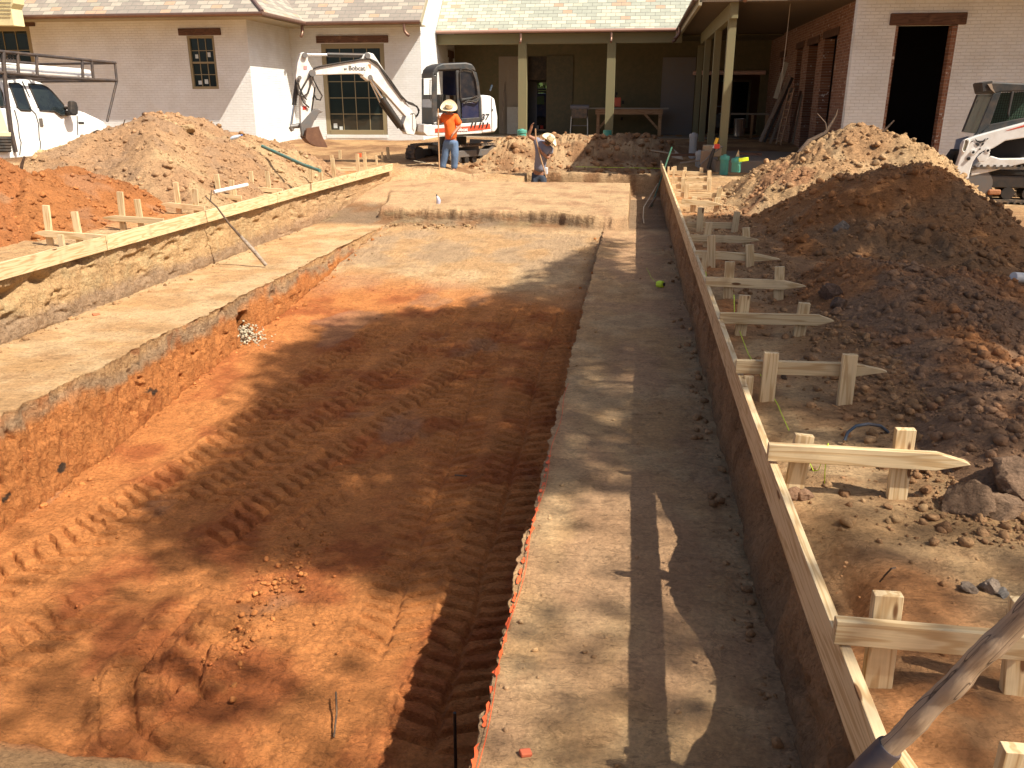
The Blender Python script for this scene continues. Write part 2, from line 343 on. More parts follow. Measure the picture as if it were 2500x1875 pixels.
CHROME = plain('chrome_rod', (.75, .76, .78), .15, 1.0, dirt=.05)
REDP = plain('red_paint', (.62, .05, .03), .4); RUST = plain('rusty_bucket_steel', (.13, .062, .035), .7, .3, dirt=.6, dcol=(.25, .13, .07), bump=.006)
PVC = plain('white_pvc', (.80, .78, .74), .35, dirt=.12); GREYPVC = plain('grey_pvc', (.33, .34, .34), .5)
TEAL = plain('teal_pipe', (.07, .32, .25), .45, dirt=.15); LIME = plain('lime_string', (.62, .85, .05), .6, dirt=.1)
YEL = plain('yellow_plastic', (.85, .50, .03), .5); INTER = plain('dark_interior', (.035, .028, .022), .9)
DRYW = plain('wallboard', (.40, .34, .27), .85, dirt=.2)
BLUEG = plain('blue_grey_steel', (.30, .34, .42), .45, .2, dirt=.4)
DARKC = plain('dark_void_black', (.012, .010, .009), .9, dirt=0)  # near-black stands in for the unlit depth of rooms and gaps

# ================================================================== the ground with its stepped excavation
XLW, XLP, XRP, XRW, ZS = -6.715, -5.2, -.555, .765, -.72
def lerp(a, b, t): return a + (b - a) * t
def mix3(A, B, t): t = t[..., None]; return A * (1 - t) + B * t
C_TAN = np.array([.57, .345, .165]); C_PALE = np.array([.66, .445, .24]); C_ORG = np.array([.55, .215, .068]); C_RED = np.array([.41, .13, .042])
C_YEL = np.array([.56, .385, .195]); C_GRY = np.array([.32, .215, .13]); C_BRN = np.array([.27, .145, .07]); C_DUST = np.array([.42, .245, .12])

def ground_z(X, Y):
    t = sst(23.2, 31.0, Y); g = .44 * t
    g = g - .22 * sst(22.6, 24.2, Y) * (1 - sst(25.2, 27.5, Y)) * sst(-5.6, -4.4, X) * (1 - sst(.9, 1.4, X))
    g = g + .035 * fbm(X * .5, Y * .5, 4, 1) + .02 * fbm(X * 2.2, Y * 2.2, 4, 2) * (1 - sst(20, 30, Y) * .5)
    c, r = cell(X * 5, Y * 5, 3); g = g + .020 * c * sst(.1, .5, fbm(X * .9, Y * .9, 2, 5))
    g = g + .008 * ridge(X * 9, Y * 9, 4, 4, .6)
    nr_ = sst(1.15, 1.75, X + .2 * fbm(X * 1.5, Y * 1.5, 3, 3)) * (1 - sst(2.6, 3.4, X)) * sst(3.6, 4.6, Y) * (1 - sst(13.5, 15, Y)); g = g + nr_ * (.05 + .035 * ridge(X * 4, Y * 4, 4, 2, .6))
    sx = np.clip((X - .76) / .16, 0, 9); g = g - .13 * (np.exp(-((Y - 3.1) / .5) ** 2) + .5 * np.exp(-((Y - 4.45) / .35) ** 2)) * np.exp(-sx ** 2) * (X > .5)
    # dug soil thrown up between the far trench and the house
    m = sst(23.9, 24.8, Y) * (1 - sst(29.5, 31, Y)) * sst(-7.5, -5, X) * (1 - sst(1.6, 2.4, X))
    lump = .40 * np.exp(-((X + 2.0) / 1.7) ** 2 - ((Y - 27.6) / 1.3) ** 2) + .34 * np.exp(-((X + 3.9) / 1.1) ** 2 - ((Y - 27.0) / 1.1) ** 2) + .34 * np.exp(-((X - .2) / 1.2) ** 2 - ((Y - 27.6) / 1.0) ** 2)
    cc, rr = cell(X * 5.2, Y * 5.2, 6)
    g = g + m * (lump * (1 + .35 * fbm(X * 1.7, Y * 1.7, 4, 7)) + .10 * cc * (.3 + lump * 1.6) + .03 * ridge(X * 4, Y * 4, 3, 1))
    # ridge of dug soil at the feet of the standing man
    g = g + .17 * np.exp(-((Y - 23.45 - .1 * fbm(X * 2, Y, 2, 3)) / .22) ** 2) * sst(-6.1, -5.6, X) * (1 - sst(-3.6, -3.0, X)) * (1 + .6 * fbm(X * 4, Y * 4, 3, 2))
    return g
PF = [(1.2, -1.7), (6, -1.68), (7.5, -1.62), (9.2, -1.46), (12.8, -1.22), (15, -.98), (17.4, -.75), (40, -.72)]
def floor_z(Y): return np.interp(Y, [p[0] for p in PF], [p[1] for p in PF])

# paths along which the digging machine's treads pressed into the pit floor: (x, y) points, half width, depth
TRACKS = [
 ([(-.98, 3.6), (-1.0, 6), (-1.02, 9), (-1.05, 12.5)], .29, 1.0),
 ([(-1.5, 4.4), (-1.62, 6.5), (-1.75, 9), (-1.9, 12)], .25, .8),
 ([(-3.2, 5.6), (-2.95, 6.6), (-2.5, 8.0), (-2.05, 9.6), (-1.7, 11.5), (-1.6, 13)], .30, 1.1),
 ([(-3.75, 6.3), (-3.4, 7.6), (-3.0, 9.0), (-2.6, 10.6), (-2.45, 12.6)], .28, 1.0),
 ([(-4.75, 4.6), (-4.45, 5.6), (-4.2, 6.7), (-4.0, 8.0), (-3.7, 9.6), (-3.3, 11.6)], .30, 1.1),
 ([(-4.1, 3.7), (-3.9, 4.4), (-3.78, 5.0)], .25, .7),
 ([(-2.95, 5.0), (-3.02, 4.5), (-2.98, 4.05), (-2.75, 3.68), (-2.4, 3.52)], .20, 1.3),
 ([(-2.58, 4.9), (-2.66, 4.45), (-2.55, 4.05), (-2.3, 3.85)], .17, 1.2),
 ([(-2.3, 8.5), (-2.45, 7.0), (-2.9, 5.9)], .2, .7),
]
def tracks(X, Y):
    H = np.zeros(X.shape)
    wx = X + .05 * fbm(X * 1.3, Y * 1.3, 2, 2); wy = Y + .05 * fbm(X * 1.3, Y * 1.3, 2, 5)
    fade = sst(-.45, .1, fbm(X * .9, Y * .9, 3, 6)) * .35 + .65
    for pts, hw, dep in TRACKS:
        p = np.array(pts); bd = np.full(X.shape, 9.0); bs = np.zeros(X.shape); sg = np.zeros(X.shape); s0 = 0
        for a, b in zip(p[:-1], p[1:]):
            d = b - a; Lg = np.hypot(*d); d = d / Lg
            t = (wx - a[0]) * d[0] + (wy - a[1]) * d[1]; tc = np.clip(t, 0, Lg)
            qx = wx - a[0] - tc * d[0]; qy = wy - a[1] - tc * d[1]; ds = np.hypot(qx, qy)
            m = ds < bd; bd = np.where(m, ds, bd); bs = np.where(m, s0 + tc, bs); sg = np.where(m, np.sign(qx * d[1] - qy * d[0]), sg); s0 += Lg
        win = 1 - sst(hw * .92, hw * 1.06, bd)
        ends = sst(0, .25, bs) * sst(0, .25, s0 - bs)
        ph = (bs - .36 * bd + .06 * (sg > 0) + .016 * np.sin(bs * 9) + .02 * fbm(X * 8, Y * 8, 2, 3)) / .15; fr = ph - np.floor(ph)
        lug = np.where(fr < .10, fr / .10, np.where(fr < .72, 1 - .25 * (fr - .1), np.clip((.95 - fr) / .23, 0, 1) * .845)) * (1 - .9 * np.exp(-(bd / .022) ** 2)) * sst(-.95, -.5, fbm(X * 5, Y * 5, 2, 6))
        rut = -.028 * win + .020 * np.exp(-((bd - hw * 1.15) / .05) ** 2) * (1 + .8 * fbm(X * 11, Y * 11, 2, 1))
        H = np.where(np.abs(win) + np.exp(-((bd - hw * 1.15) / .05) ** 2) > .02, H * (1 - win * .8) + dep * ends * fade * (rut + win * .060 * lug), H)
    return H

def grid_rows():
    ys = []; y = 1.0
    while y < 34:
        ys.append(y); st = max(.011, y * y / 3200.0)
        if 2.38 < y < 2.62: st = .008
        if 17.6 < y < 18.7: st = min(st, .022)
        if 23.0 < y < 25.2: st = min(st, .03)
        y += min(st, .16)
    return np.array([-30, -10, -3, 0, .6] + ys + [36, 40, 48, 60, 90, 140])
YS = grid_rows(); NR = len(YS)
def seg(a, b, n): return np.linspace(a, b, n)
def outer(n, first, total):      # spacings growing outward from a pit edge
    k = np.arange(n) / (n - 1.0); return first * n * k + (total - first * n) * k ** 4
cols = []      # (tag, x array or None)
S1 = XLW - outer(190, .035, 70.0)[::-1]; S3 = seg(XLW, XLP, 130); S5 = seg(XLP, XRP, 460); S7 = seg(XRP, XRW, 200); S9 = XRW + outer(330, .012, 70.0)
Yc = YS[:, None]
inn = sst(1.35, 2.3, Yc)          # the excavation's near end, behind the viewer's feet
def inner(X, Y, part):
    """top surface inside the long walls"""
    sh = ZS + .015 * fbm(X * 1.1, Y * 1.1, 4, 3) + .008 * ridge(X * 4, Y * 4, 4, 4, .6) + .006 * ridge(X * 15, Y * 15, 3, 2) * sst(-.3, .4, fbm(X * 1.5, Y * 1.5, 2, 4))
    c, r = cell(X * 9, Y * 9, 2); sh = sh + .010 * c * sst(.15, .5, fbm(X * 1.6, Y * 1.6, 2, 4))
    fl = floor_z(Y) + .02 * fbm(X * .8, Y * .8, 4, 1) + .009 * ridge(X * 5, Y * 5, 5, 6, .6) + .006 * sst(-.2, .4, fbm(X * 1.2, Y * 1.2, 2, 1)) * ridge(X * 19, Y * 19, 2, 2)
    c, r = cell(X * 7, Y * 7, 5); fl = fl + .017 * c * sst(.05, .4, fbm(X * 1.4, Y * 1.4, 3, 6)) 
    c, r = cell(X * 17, Y * 17, 7); fl = fl + .011 * c * sst(-.05, .3, fbm(X * 1.9, Y * 1.9, 3, 3))
    if part == 5: fl = fl + tracks(X, Y) * (1 - sst(12, 13.5, Y))
    z = sh
    if part == 5:
        yn = 2.5 + .05 * fbm(X * 3, X * 0 + 2.2, 3, 2)
        z = np.where(Y > yn, lerp(sh, fl, sst(yn, yn + .04, Y)), sh)
        z = lerp(z, sh, sst(17.3, 17.6, Y))
    # the raised block across the far end
    G = ground_z(X, Y)
    yf = 18.2 - .75 * sst(-2.2, -.06, X) + .14 * fbm(X * 1.8, X * 0, 4, 1) + .02 * fbm(X * 7, X * 0 + 3, 2, 2); yb = 23.3
    top = -.46 + (Y - 18.2) / 5.1 * .16 + .012 * fbm(X * 1.5, Y * 1.5, 4, 5) + .007 * ridge(X * 3.5, Y * 9, 3, 3) + .02 * sst(.25, .45, fbm(X * 2, Y * 3, 3, 2))
    xl = -5.5 - .9 * sst(18, 23.5, Y)
    m = sst(yf, yf + .10, Y) * (1 - sst(yb, yb + .06, Y)) * sst(xl - .12, xl, X) * (1 - sst(-.08, -.04, X + .02 * fbm(X * 2, Y * 4, 2, 4)))
    cor = lerp(sh, -.32, sst(17.5, 22.8, Y))                                     # the left corridor climbs
    z = np.where(X < xl, np.where(Y > 17.3, cor, z), z)
    z = lerp(z, top, m)
    tr = np.minimum(sh, -.74)
    inT = (Y > yb) & (X > -3.0)
    ye = 24.45 + .06 * fbm(X * 2, X * 0, 3, 6)
    z = np.where(Y > yb + .03, np.where(inT, tr, lerp(top, G, sst(yb, yb + .5, Y))), z)
    z = np.where(Y > ye, lerp(z, G, sst(ye, ye + .08, Y)), z)
    z = lerp(G, z, inn * np.ones_like(z))
    # cloddy spill along the foot of the block
    z = z + .07 * np.exp(-((Y - yf + .22) / .16) ** 2) * sst(-5.3, -4.6, X) * (1 - sst(-3.4, -2.6, X)) * (1 + fbm(X * 6, Y * 6, 3, 2)) * .8
    return z
def colour_top(X, Y, z, part):
    n1 = fbm(X * .45, Y * .45, 4, 2) * .5 + .5; n2 = fbm(X * 1.9, Y * 1.9, 4, 4); n3 = fbm(X * 6, Y * 6, 3, 1)
    one = np.ones(X.shape + (3,))
    dry = mix3(one * C_TAN, one * C_PALE, sst(-.3, .4, n2)); dry = mix3(dry, one * C_DUST, sst(.1, .5, n3) * .5)
    if part == 3:
        c = mix3(dry, one * C_PALE, sst(-.2, .3, n2)); c = mix3(c, one * C_YEL * np.array([1, .86, .75]), sst(.2, .5, fbm(X * 1.2, Y * 3, 3, 6)) * .55)
    elif part == 7:
        c = mix3(dry * 1.05, one * np.array([.52, .31, .175]), sst(-.2, .3, fbm(X * 1.5, Y * 1.0, 4, 3)) * .7); c = mix3(c, one * C_BRN * 1.3, sst(.1, .5, n2) * .3)
    elif part == 5:
        org = mix3(one * C_ORG, one * C_RED, sst(-.1, .45, n2)); org = mix3(org, one * C_ORG * 1.25, sst(.05, .4, n3) * .4)
        org = mix3(org, one * np.array([.36, .20, .12]), sst(.30, .5, fbm(X * 1.3, Y * .9, 4, 7)) * .5)
        t = sst(12.6, 14.2, Y + .7 * fbm(X * .9, Y * .9, 3, 2) + .1 * (X + 3)); c = mix3(org, dry * .92, t)
        c = mix3(c, one * C_GRY * 1.15, (sst(14.4, 15.2, Y + n2 * .6) * (1 - sst(16.9, 17.6, Y))) * sst(-.3, .3, n2) * .7)
        c = mix3(c, one * C_DUST * .8, 1 - sst(2.44, 2.54, Y))
    else:
        c = mix3(dry, one * C_ORG * 1.1, sst(.15, .5, fbm(X * .7, Y * .7, 3, 5)) * .75)
        if part == 9: c = mix3(c * .88, one * C_DUST, sst(-.1, .3, n3) * .6); c = mix3(c, mix3(one * C_BRN * 1.25, one * np.array([.34, .16, .07]), sst(-.1, .4, n2)), sst(1.05, 1.7, X + .25 * n2) * sst(3.6, 5.2, Y) * (1 - sst(14, 16, Y)) * .85)
        far = sst(23, 24.5, Y); fc = mix3(one * C_TAN * .85, one * C_BRN, sst(-.25, .35, fbm(X * 1.1, Y * 1.1, 4, 2))); c = mix3(c, fc, far)
    if part in (3, 5, 7):
        f = sst(23.3, 24.4, Y); fc = mix3(one * np.array([.46, .30, .16]), one * C_BRN, sst(-.2, .35, n2)); c = mix3(c, fc, f)
        p = sst(17.2, 18.2, Y) * (1 - sst(23.2, 23.6, Y)); c = mix3(c, mix3(one * np.array([.56, .37, .20]), one * np.array([.44, .26, .14]), sst(-.1, .5, n2)), p)
        fl = sst(.015, .07, ZS + .22 - z) * (z > ZS - .05) * sst(17.2, 17.9, Y) * (1 - sst(23, 23.3, Y)); c = mix3(c, mix3(mix3(one * C_GRY * .85, one * C_YEL * .55, sst(-.2, .35, fbm(X * .8, z * 9, 3, 2))), one * C_BRN, sst(-.2, .4, fbm(X * 2.2, z * 16, 3, 5))), fl)
    return c
VX = []; VY = []; VZ = []; VC = []
def push(X, Y, Z, Cc):
    VX.append(X); VY.append(Y); VZ.append(Z); VC.append(Cc)
B = lambda x: np.broadcast_to(x, (NR, x.shape[-1])).astype(float)
tops = {}
for part, xs in ((1, S1), (3, S3), (5, S5), (7, S7), (9, S9)):
    X = B(xs[None, :]).copy(); Y = np.broadcast_to(Yc, X.shape).astype(float).copy()
    Z = ground_z(X, Y) if part in (1, 9) else inner(X, Y, part)
    tops[part] = (X, Y, Z)
def wall(xw, ztop, zbot, n, side, amp, kind):
    """a dug face; side = +1 when the open pit lies towards +X"""
    k = np.linspace(0, 1, n + 2)[1:-1][None, :]
    Y = np.broadcast_to(Yc, (NR, n)).copy(); Z = ztop * (1 - k) + zbot * k; h = (ztop - zbot)
    rough = (.5 * fbm(Y * 1.1, Z * 1.6, 4, 1) + .30 * ridge(Y * 3.4, Z * 2.6, 5, 3) + .38 * fbm(Y * 17, Z * 6, 3, 5) + .22 * ridge(Y * 30, Z * 22, 2, 2))
    lean = (k - .5) * .05
    cav = np.zeros_like(Y)
    if kind == 'left':
        for cy, cz, ry, rz, dp in ((8.15, -.20, .26, .07, .22), (8.75, -.16, .18, .07, .16), (9.5, -.02, .22, .05, .16), (10.7, -.03, .18, .05, .10), (13.6, -.05, .5, .04, .08), (17, -.06, .5, .04, .08)):
            cav += dp * np.exp(-((Y - cy) / ry) ** 2 - ((Z - cz - .04 * np.sin(Y * 9)) / rz) ** 2)
        cav += .05 * sst(.2, .55, fbm(Y * 2.6, Z * 7, 4, 6))
    if kind == 'right':
        for cy, cz, ry, rz, dp in ((4.35, -.30, .25, .22, .16), (3.75, -.42, .16, .2, .12), (5.4, -.2, .2, .16, .08)):
            cav += dp * np.exp(-((Y - cy) / ry) ** 2 - ((Z - cz) / rz) ** 2)
        cav += .05 * sst(.1, .5, fbm(Y * 3.0, Z * 5, 4, 6))
    if kind == 'pit':
        cav += .05 * sst(.42, .6, fbm(Y * 5, Z * 5, 3, 6)) + .45 * np.exp(-((Y - 10.65) / .14) ** 2) * sst(-1.25, -1.0, -(-Z) * 1.0 + 0 * Y) * 0
        cav += .5 * np.exp(-((Y - 10.6) / .13) ** 4) * (1 - sst(-1.02, -.94, Z)) if side > 0 else 0
    env = np.sin(np.pi * np.clip(k, 0, 1)) ** .35 * sst(.02, .2, h)
    X = xw - side * (cav + (rough * amp - lean) * 1.0) * env
    tot = np.clip((ZS - Z) / .9, 0, 1) if kind == 'pit' else np.clip(-Z / .72, 0, 1)
    one = np.ones(X.shape + (3,)); nn = fbm(Y * 1.2, Z * 3, 4, 2); n3 = fbm(Y * 7, Z * 7, 3, 3); tt = np.clip(tot + .16 * nn + .08 * n3, 0, 1)
    if kind == 'left':
        c = mix3(one * C_PALE * .90, one * C_YEL * np.array([1.0, .93, .9]), sst(.1, .3, tt)); c = mix3(c, one * np.array([.55, .40, .21]), sst(.0, .4, n3) * .6)
        c = mix3(c, one * C_GRY * 1.25, sst(.62, .82, tt + .12 * (9 - Yc) / 9 * (Yc < 9))); c = mix3(c, one * np.array([.45, .27, .15]), sst(13, 18, Y) * .5)
    elif kind == 'right':
        c = mix3(one * C_DUST * .95, one * np.array([.42, .25, .13]), sst(.15, .4, tt)); c = mix3(c, one * C_BRN, sst(.0, .4, fbm(Y * 4, Z * 1.5, 3, 4)) * .7); c = mix3(c, one * C_GRY * .8, sst(.7, .95, tt) * .5)
    else:
        c = mix3(one * C_TAN * .9, one * C_GRY * 1.1, sst(.03, .14, tt) * .8); c = mix3(c, one * C_ORG * .92, sst(.16, .32, tt)); c = mix3(c, one * C_RED * .95, sst(.2, .6, n3) * .5)
        c = mix3(c, one * C_ORG * 1.35, sst(.2, .5, nn) * .4)
        c = mix3(c, one * np.array([.07, .045, .03]), sst(.64, .72, fbm(Y * 3.2, Z * 5, 3, 7)))
    return X, Y, Z, c
X, Y, Z = tops[1]; push(X, Y, Z, colour_top(X, Y, Z, 1))
push(*wall(XLW, tops[1][2][:, -1:], tops[3][2][:, :1], 44, 1, .045, 'left'))
X, Y, Z = tops[3]; push(X, Y, Z, colour_top(X, Y, Z, 3))
push(*wall(XLP, tops[3][2][:, -1:], tops[5][2][:, :1], 50, 1, .035, 'pit'))
X, Y, Z = tops[5]; push(X, Y, Z, colour_top(X, Y, Z, 5))
push(*wall(XRP, tops[7][2][:, :1], tops[5][2][:, -1:], 34, -1, .03, 'pit'))
VX[-1] = VX[-1][:, ::-1]; VZ[-1] = VZ[-1][:, ::-1]; VC[-1] = VC[-1][:, ::-1]
X, Y, Z = tops[7]; push(X, Y, Z, colour_top(X, Y, Z, 7))
rshift = lambda Y: .17 * np.exp(-((Y - 3.1) / .42) ** 2) + .06 * np.exp(-((Y - 4.4) / .4) ** 2)
wx = wall(XRW, tops[9][2][:, :1], tops[7][2][:, -1:], 44, -1, .035, 'right'); wx = (wx[0] + rshift(wx[1]) * np.clip(1 + wx[2] / .5, 0, 1) ** 1.3, wx[1], wx[2], wx[3]); push(wx[0][:, ::-1], wx[1], wx[2][:, ::-1], wx[3][:, ::-1])
X, Y, Z = tops[9]; push(X + rshift(Y) * np.exp(-(X - XRW) / .25), Y, Z, colour_top(X, Y, Z, 9))
AX = np.concatenate(VX, 1); AY = np.concatenate(VY, 1); AZ = np.concatenate(VZ, 1); AC = np.concatenate(VC, 1)
# crumbled, slightly wandering lips
for xe, a in ((XLW, .035), (XLP, .05), (XRP, .03), (XRW, .02)):
    wgt = np.exp(-((AX - xe) / .12) ** 2) * sst(1.5, 3, AY); AX = AX + wgt * (a * fbm(AY * 1.3, AZ * .2, 4, 4) + .85 * a * fbm(AY * 8, AZ * 2, 3, 2) + .4 * a * fbm(AY * 26, AZ * 9, 2, 5))
# round the lips off
for xe in (XLW, XLP, XRP, XRW):
    wgt = np.exp(-((AX - xe) / .03) ** 2); AZ = AZ - .004 * wgt
def grid_object(name, X, Y, Z, Cc, mat, parent=None, flip=False):
    nr, nc = X.shape; me = bpy.data.meshes.new(name); nv = nr * nc
    me.vertices.add(nv); co = np.empty((nv, 3), np.float32); co[:, 0] = X.ravel(); co[:, 1] = Y.ravel(); co[:, 2] = Z.ravel(); me.vertices.foreach_set('co', co.ravel())
    idx = np.arange(nv, dtype=np.int32).reshape(nr, nc); q = np.stack([idx[:-1, :-1], idx[:-1, 1:], idx[1:, 1:], idx[1:, :-1]], -1).reshape(-1, 4)
    if flip: q = q[:, ::-1]
    nf = len(q); me.loops.add(nf * 4); me.loops.foreach_set('vertex_index', q.ravel()); me.polygons.add(nf)
    me.polygons.foreach_set('loop_start', np.arange(0, nf * 4, 4, dtype=np.int32)); me.polygons.foreach_set('use_smooth', np.ones(nf, bool))
    me.update(calc_edges=True)
    at = me.attributes.new('Col', 'FLOAT_COLOR', 'POINT'); cc = np.ones((nv, 4), np.float32); cc[:, :3] = np.clip(Cc, 0, 1).reshape(-1, 3); at.data.foreach_set('color', cc.ravel())
    me.materials.append(mat); o = bpy.data.objects.new(name, me); link(o)
    if parent: o.parent = parent
    return o
tag(grid_object('ground', AX, AY, AZ, AC, SOIL), kind='structure')

# ================================================================== heaps of dug soil
def heap(name, label, box, res, peaks, colfn, rough=1.0, lump=.10, group='heaps of dug soil beside the excavation', slope=.62):
    x0, x1, y0, y1 = box; xs = np.arange(x0, x1, res); ys = np.arange(y0, y1, res * 1.3)
    X, Y = np.meshgrid(xs, ys); wx = X + .16 * fbm(X * 1.1, Y * 1.1, 4, 3); wy = Y + .16 * fbm(X * 1.1, Y * 1.1, 4, 6)
    H = np.zeros(X.shape); K = 9.0
    for (px, py, pz, *s) in peaks:
        sl = s[0] if s else slope
        d = np.hypot(wx - px, (wy - py)); h = pz - sl * (np.sqrt(d * d + .10) - .316); H = H + np.exp(K * h)
    H = np.log(H + np.exp(K * -.10)) / K
    e = np.minimum.reduce([X - x0, x1 - res - X, Y - y0, y1 - res * 1.3 - Y]); H = np.minimum(H, (e - .22 + .22 * fbm(X * 1.3, Y * 1.3, 3, 6)) * .62)
    t = sst(.0, .35, H)
    H = H + t * rough * (.10 * fbm(X * 1.3, Y * 1.3, 5, 2) + .05 * ridge(X * 2.6, Y * 2.6, 5, 5, .58) + .022 * ridge(X * 10, Y * 10, 4, 1, .6))
    c, r = cell(X * 6.5 + .35 * fbm(X * 7, Y * 7, 2, 2), Y * 6.5 + .35 * fbm(X * 7, Y * 7, 2, 5), 4); H = H + t * lump * c * sst(.0, .45, fbm(X * .9, Y * .9, 3, 1)) * rough * .7
    H = H + t * rough * (.022 * ridge(X * 6, Y * 6, 4, 3) * sst(-.3, .3, fbm(X * 1.2, Y * 1.2, 2, 4)))
    c2, r2 = cell(X * 9, Y * 9, 1); H = H + t * .035 * c2 * sst(-.1, .3, fbm(X * 1.7, Y * 1.7, 3, 3)) * rough
    G = ground_z(X, Y); Z = np.where(H < .0, G - .05 + np.minimum(H, 0), G + H - .03)
    Cc = colfn(X, Y, H); pass
    o = grid_object(name, X, Y, Z, Cc, SOIL); tag(o, label, 'dirt pile', group)
    return (X, Y, Z, H, Cc, o)
def pk(px, py, Yd, dz=0, s=None):
    p = atY(px, py, Yd); dz = dz + (-.14 if px < 260 and Yd > 13.5 else .02 if px < 400 and Yd > 13.5 else .13 if px < 900 else 0); q = (p.x, p.y, p.z + dz); return q if s is None else q + (s,)
def cmix(*cs):
    def f(X, Y, H):
        n = fbm(X * .8, Y * .8, 4, 3); n2 = fbm(X * 3, Y * 3, 3, 5); one = np.ones(X.shape + (3,))
        c = mix3(one * np.array(cs[0]), one * np.array(cs[1]), sst(-.25, .3, n)); 
        if len(cs) > 2: c = mix3(c, one * np.array(cs[2]), sst(.15, .45, n2) * .8)
        if len(cs) > 3: c = mix3(c, one * np.array(cs[3]), sst(.12, .35, fbm(X * 1.1 + 5, Y * 1.1, 3, 7)) * .8)
        return c
    return f
HEAPS = []
HEAPS.append(heap('dirt_pile', 'long tan and brown ridge of dug soil in front of the white truck', (-16, -6.95, 12.3, 22.3), .03,
  [pk(66, 404, 14.0), pk(117, 358, 14.8), pk(171, 338, 15.4), pk(221, 326, 15.8), pk(307, 322, 16.2), pk(339, 318, 16.4), pk(380, 308, 16.8), pk(421, 292, 17.0), pk(443, 272, 17.2), pk(481, 268, 17.4), pk(522, 284, 17.7),
   pk(570, 292, 18.0), pk(627, 312, 18.4), pk(674, 303, 18.8), pk(704, 324, 18.9), pk(733, 338, 19.0), pk(770, 352, 19.3), pk(805, 372, 19.5), pk(560, 330, 17.0), pk(430, 350, 15.6), pk(620, 350, 17.5), pk(500, 330, 16.2)],
  cmix((.41, .24, .125), (.46, .285, .15), (.36, .225, .13), (.50, .34, .18)), 1.0, .13))
HEAPS.append(heap('dirt_pile', 'bright orange clay heap with a sharp top, in front of the long tan ridge', (-13.4, -7.6, 9.2, 14.8), .024,
  [pk(272, 372, 13.0), pk(235, 392, 12.6), pk(320, 395, 13.0), pk(350, 430, 12.6), pk(200, 420, 12.3), pk(290, 420, 12.2)],
  cmix((.42, .165, .055), (.37, .145, .05), (.40, .19, .09)), .8, .06))
HEAPS.append(heap('dirt_pile', 'low orange clay heap at the left edge, behind the stakes nearest the viewer', (-15.2, -7.8, 7.4, 13.8), .024,
  [pk(-60, 400, 12.2), pk(0, 405, 12.0), pk(60, 428, 11.6), pk(120, 445, 11.2), pk(60, 480, 10.6), pk(-60, 450, 10.8), pk(170, 480, 10.6), pk(0, 515, 9.8)],
  cmix((.42, .16, .055), (.36, .14, .05), (.38, .20, .10)), .9, .09))
HEAPS.append(heap('dirt_pile', 'tall pale cloddy heap in the sun between the porch and the compact loader', (1.55, 9.4, 12.0, 20.8), .028,
  [pk(1841, 395, 17.4), pk(1876, 372, 17.2), pk(1927, 354, 17.0), pk(1977, 350, 16.8), pk(2034, 329, 16.6), pk(2069, 319, 16.6), pk(2104, 327, 16.5), pk(2140, 335, 16.3, 0, .85), pk(2172, 338, 16.1, 0, .95), pk(2198, 343, 15.9, 0, 1.0), pk(2220, 370, 15.6, 0, 1.0),
   pk(2250, 425, 15.2, -.05, 1.0), pk(2275, 462, 14.9, -.08, 1.0), pk(2310, 500, 14.6, -.1, 1.0), pk(1800, 430, 16.8), pk(1760, 460, 16.5), pk(1900, 430, 15.6), pk(2040, 410, 15.2)],
  cmix((.48, .305, .155), (.41, .235, .115), (.52, .35, .19), (.36, .175, .085)), 1.0, .12))
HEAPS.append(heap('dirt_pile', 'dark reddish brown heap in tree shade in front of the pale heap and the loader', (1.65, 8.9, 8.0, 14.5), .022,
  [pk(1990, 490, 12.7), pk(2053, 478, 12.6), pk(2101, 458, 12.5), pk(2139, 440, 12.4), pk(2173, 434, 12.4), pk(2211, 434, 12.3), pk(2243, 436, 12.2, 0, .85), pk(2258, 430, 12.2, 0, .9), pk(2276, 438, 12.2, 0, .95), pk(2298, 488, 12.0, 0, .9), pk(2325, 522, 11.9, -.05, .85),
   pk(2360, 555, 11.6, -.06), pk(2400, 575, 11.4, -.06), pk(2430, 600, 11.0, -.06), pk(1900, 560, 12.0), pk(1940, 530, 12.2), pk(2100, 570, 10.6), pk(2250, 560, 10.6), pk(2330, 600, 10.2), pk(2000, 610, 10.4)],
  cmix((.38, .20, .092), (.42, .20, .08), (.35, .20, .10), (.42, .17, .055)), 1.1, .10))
HEAPS.append(heap('dirt_pile', 'low windrow of mixed brown and orange soil running past the pointed braces', (1.42, 5.4, 2.9, 10.4), .014,
  [pk(2090, 660, 8.6), pk(2170, 680, 8.0), pk(2230, 740, 7.4), pk(2290, 800, 6.8), pk(2330, 860, 6.2), pk(2385, 930, 5.6), pk(2450, 990, 5.1), pk(2440, 1080, 4.6), pk(2490, 1130, 4.25), pk(2560, 1230, 3.9), pk(2200, 800, 7.3, -.1), pk(2380, 640, 8.2, -.1), pk(2100, 720, 7.8, -.1)],
  cmix((.37, .21, .115), (.34, .20, .115), (.42, .20, .09), (.46, .20, .075)), .75, .08, slope=.55))

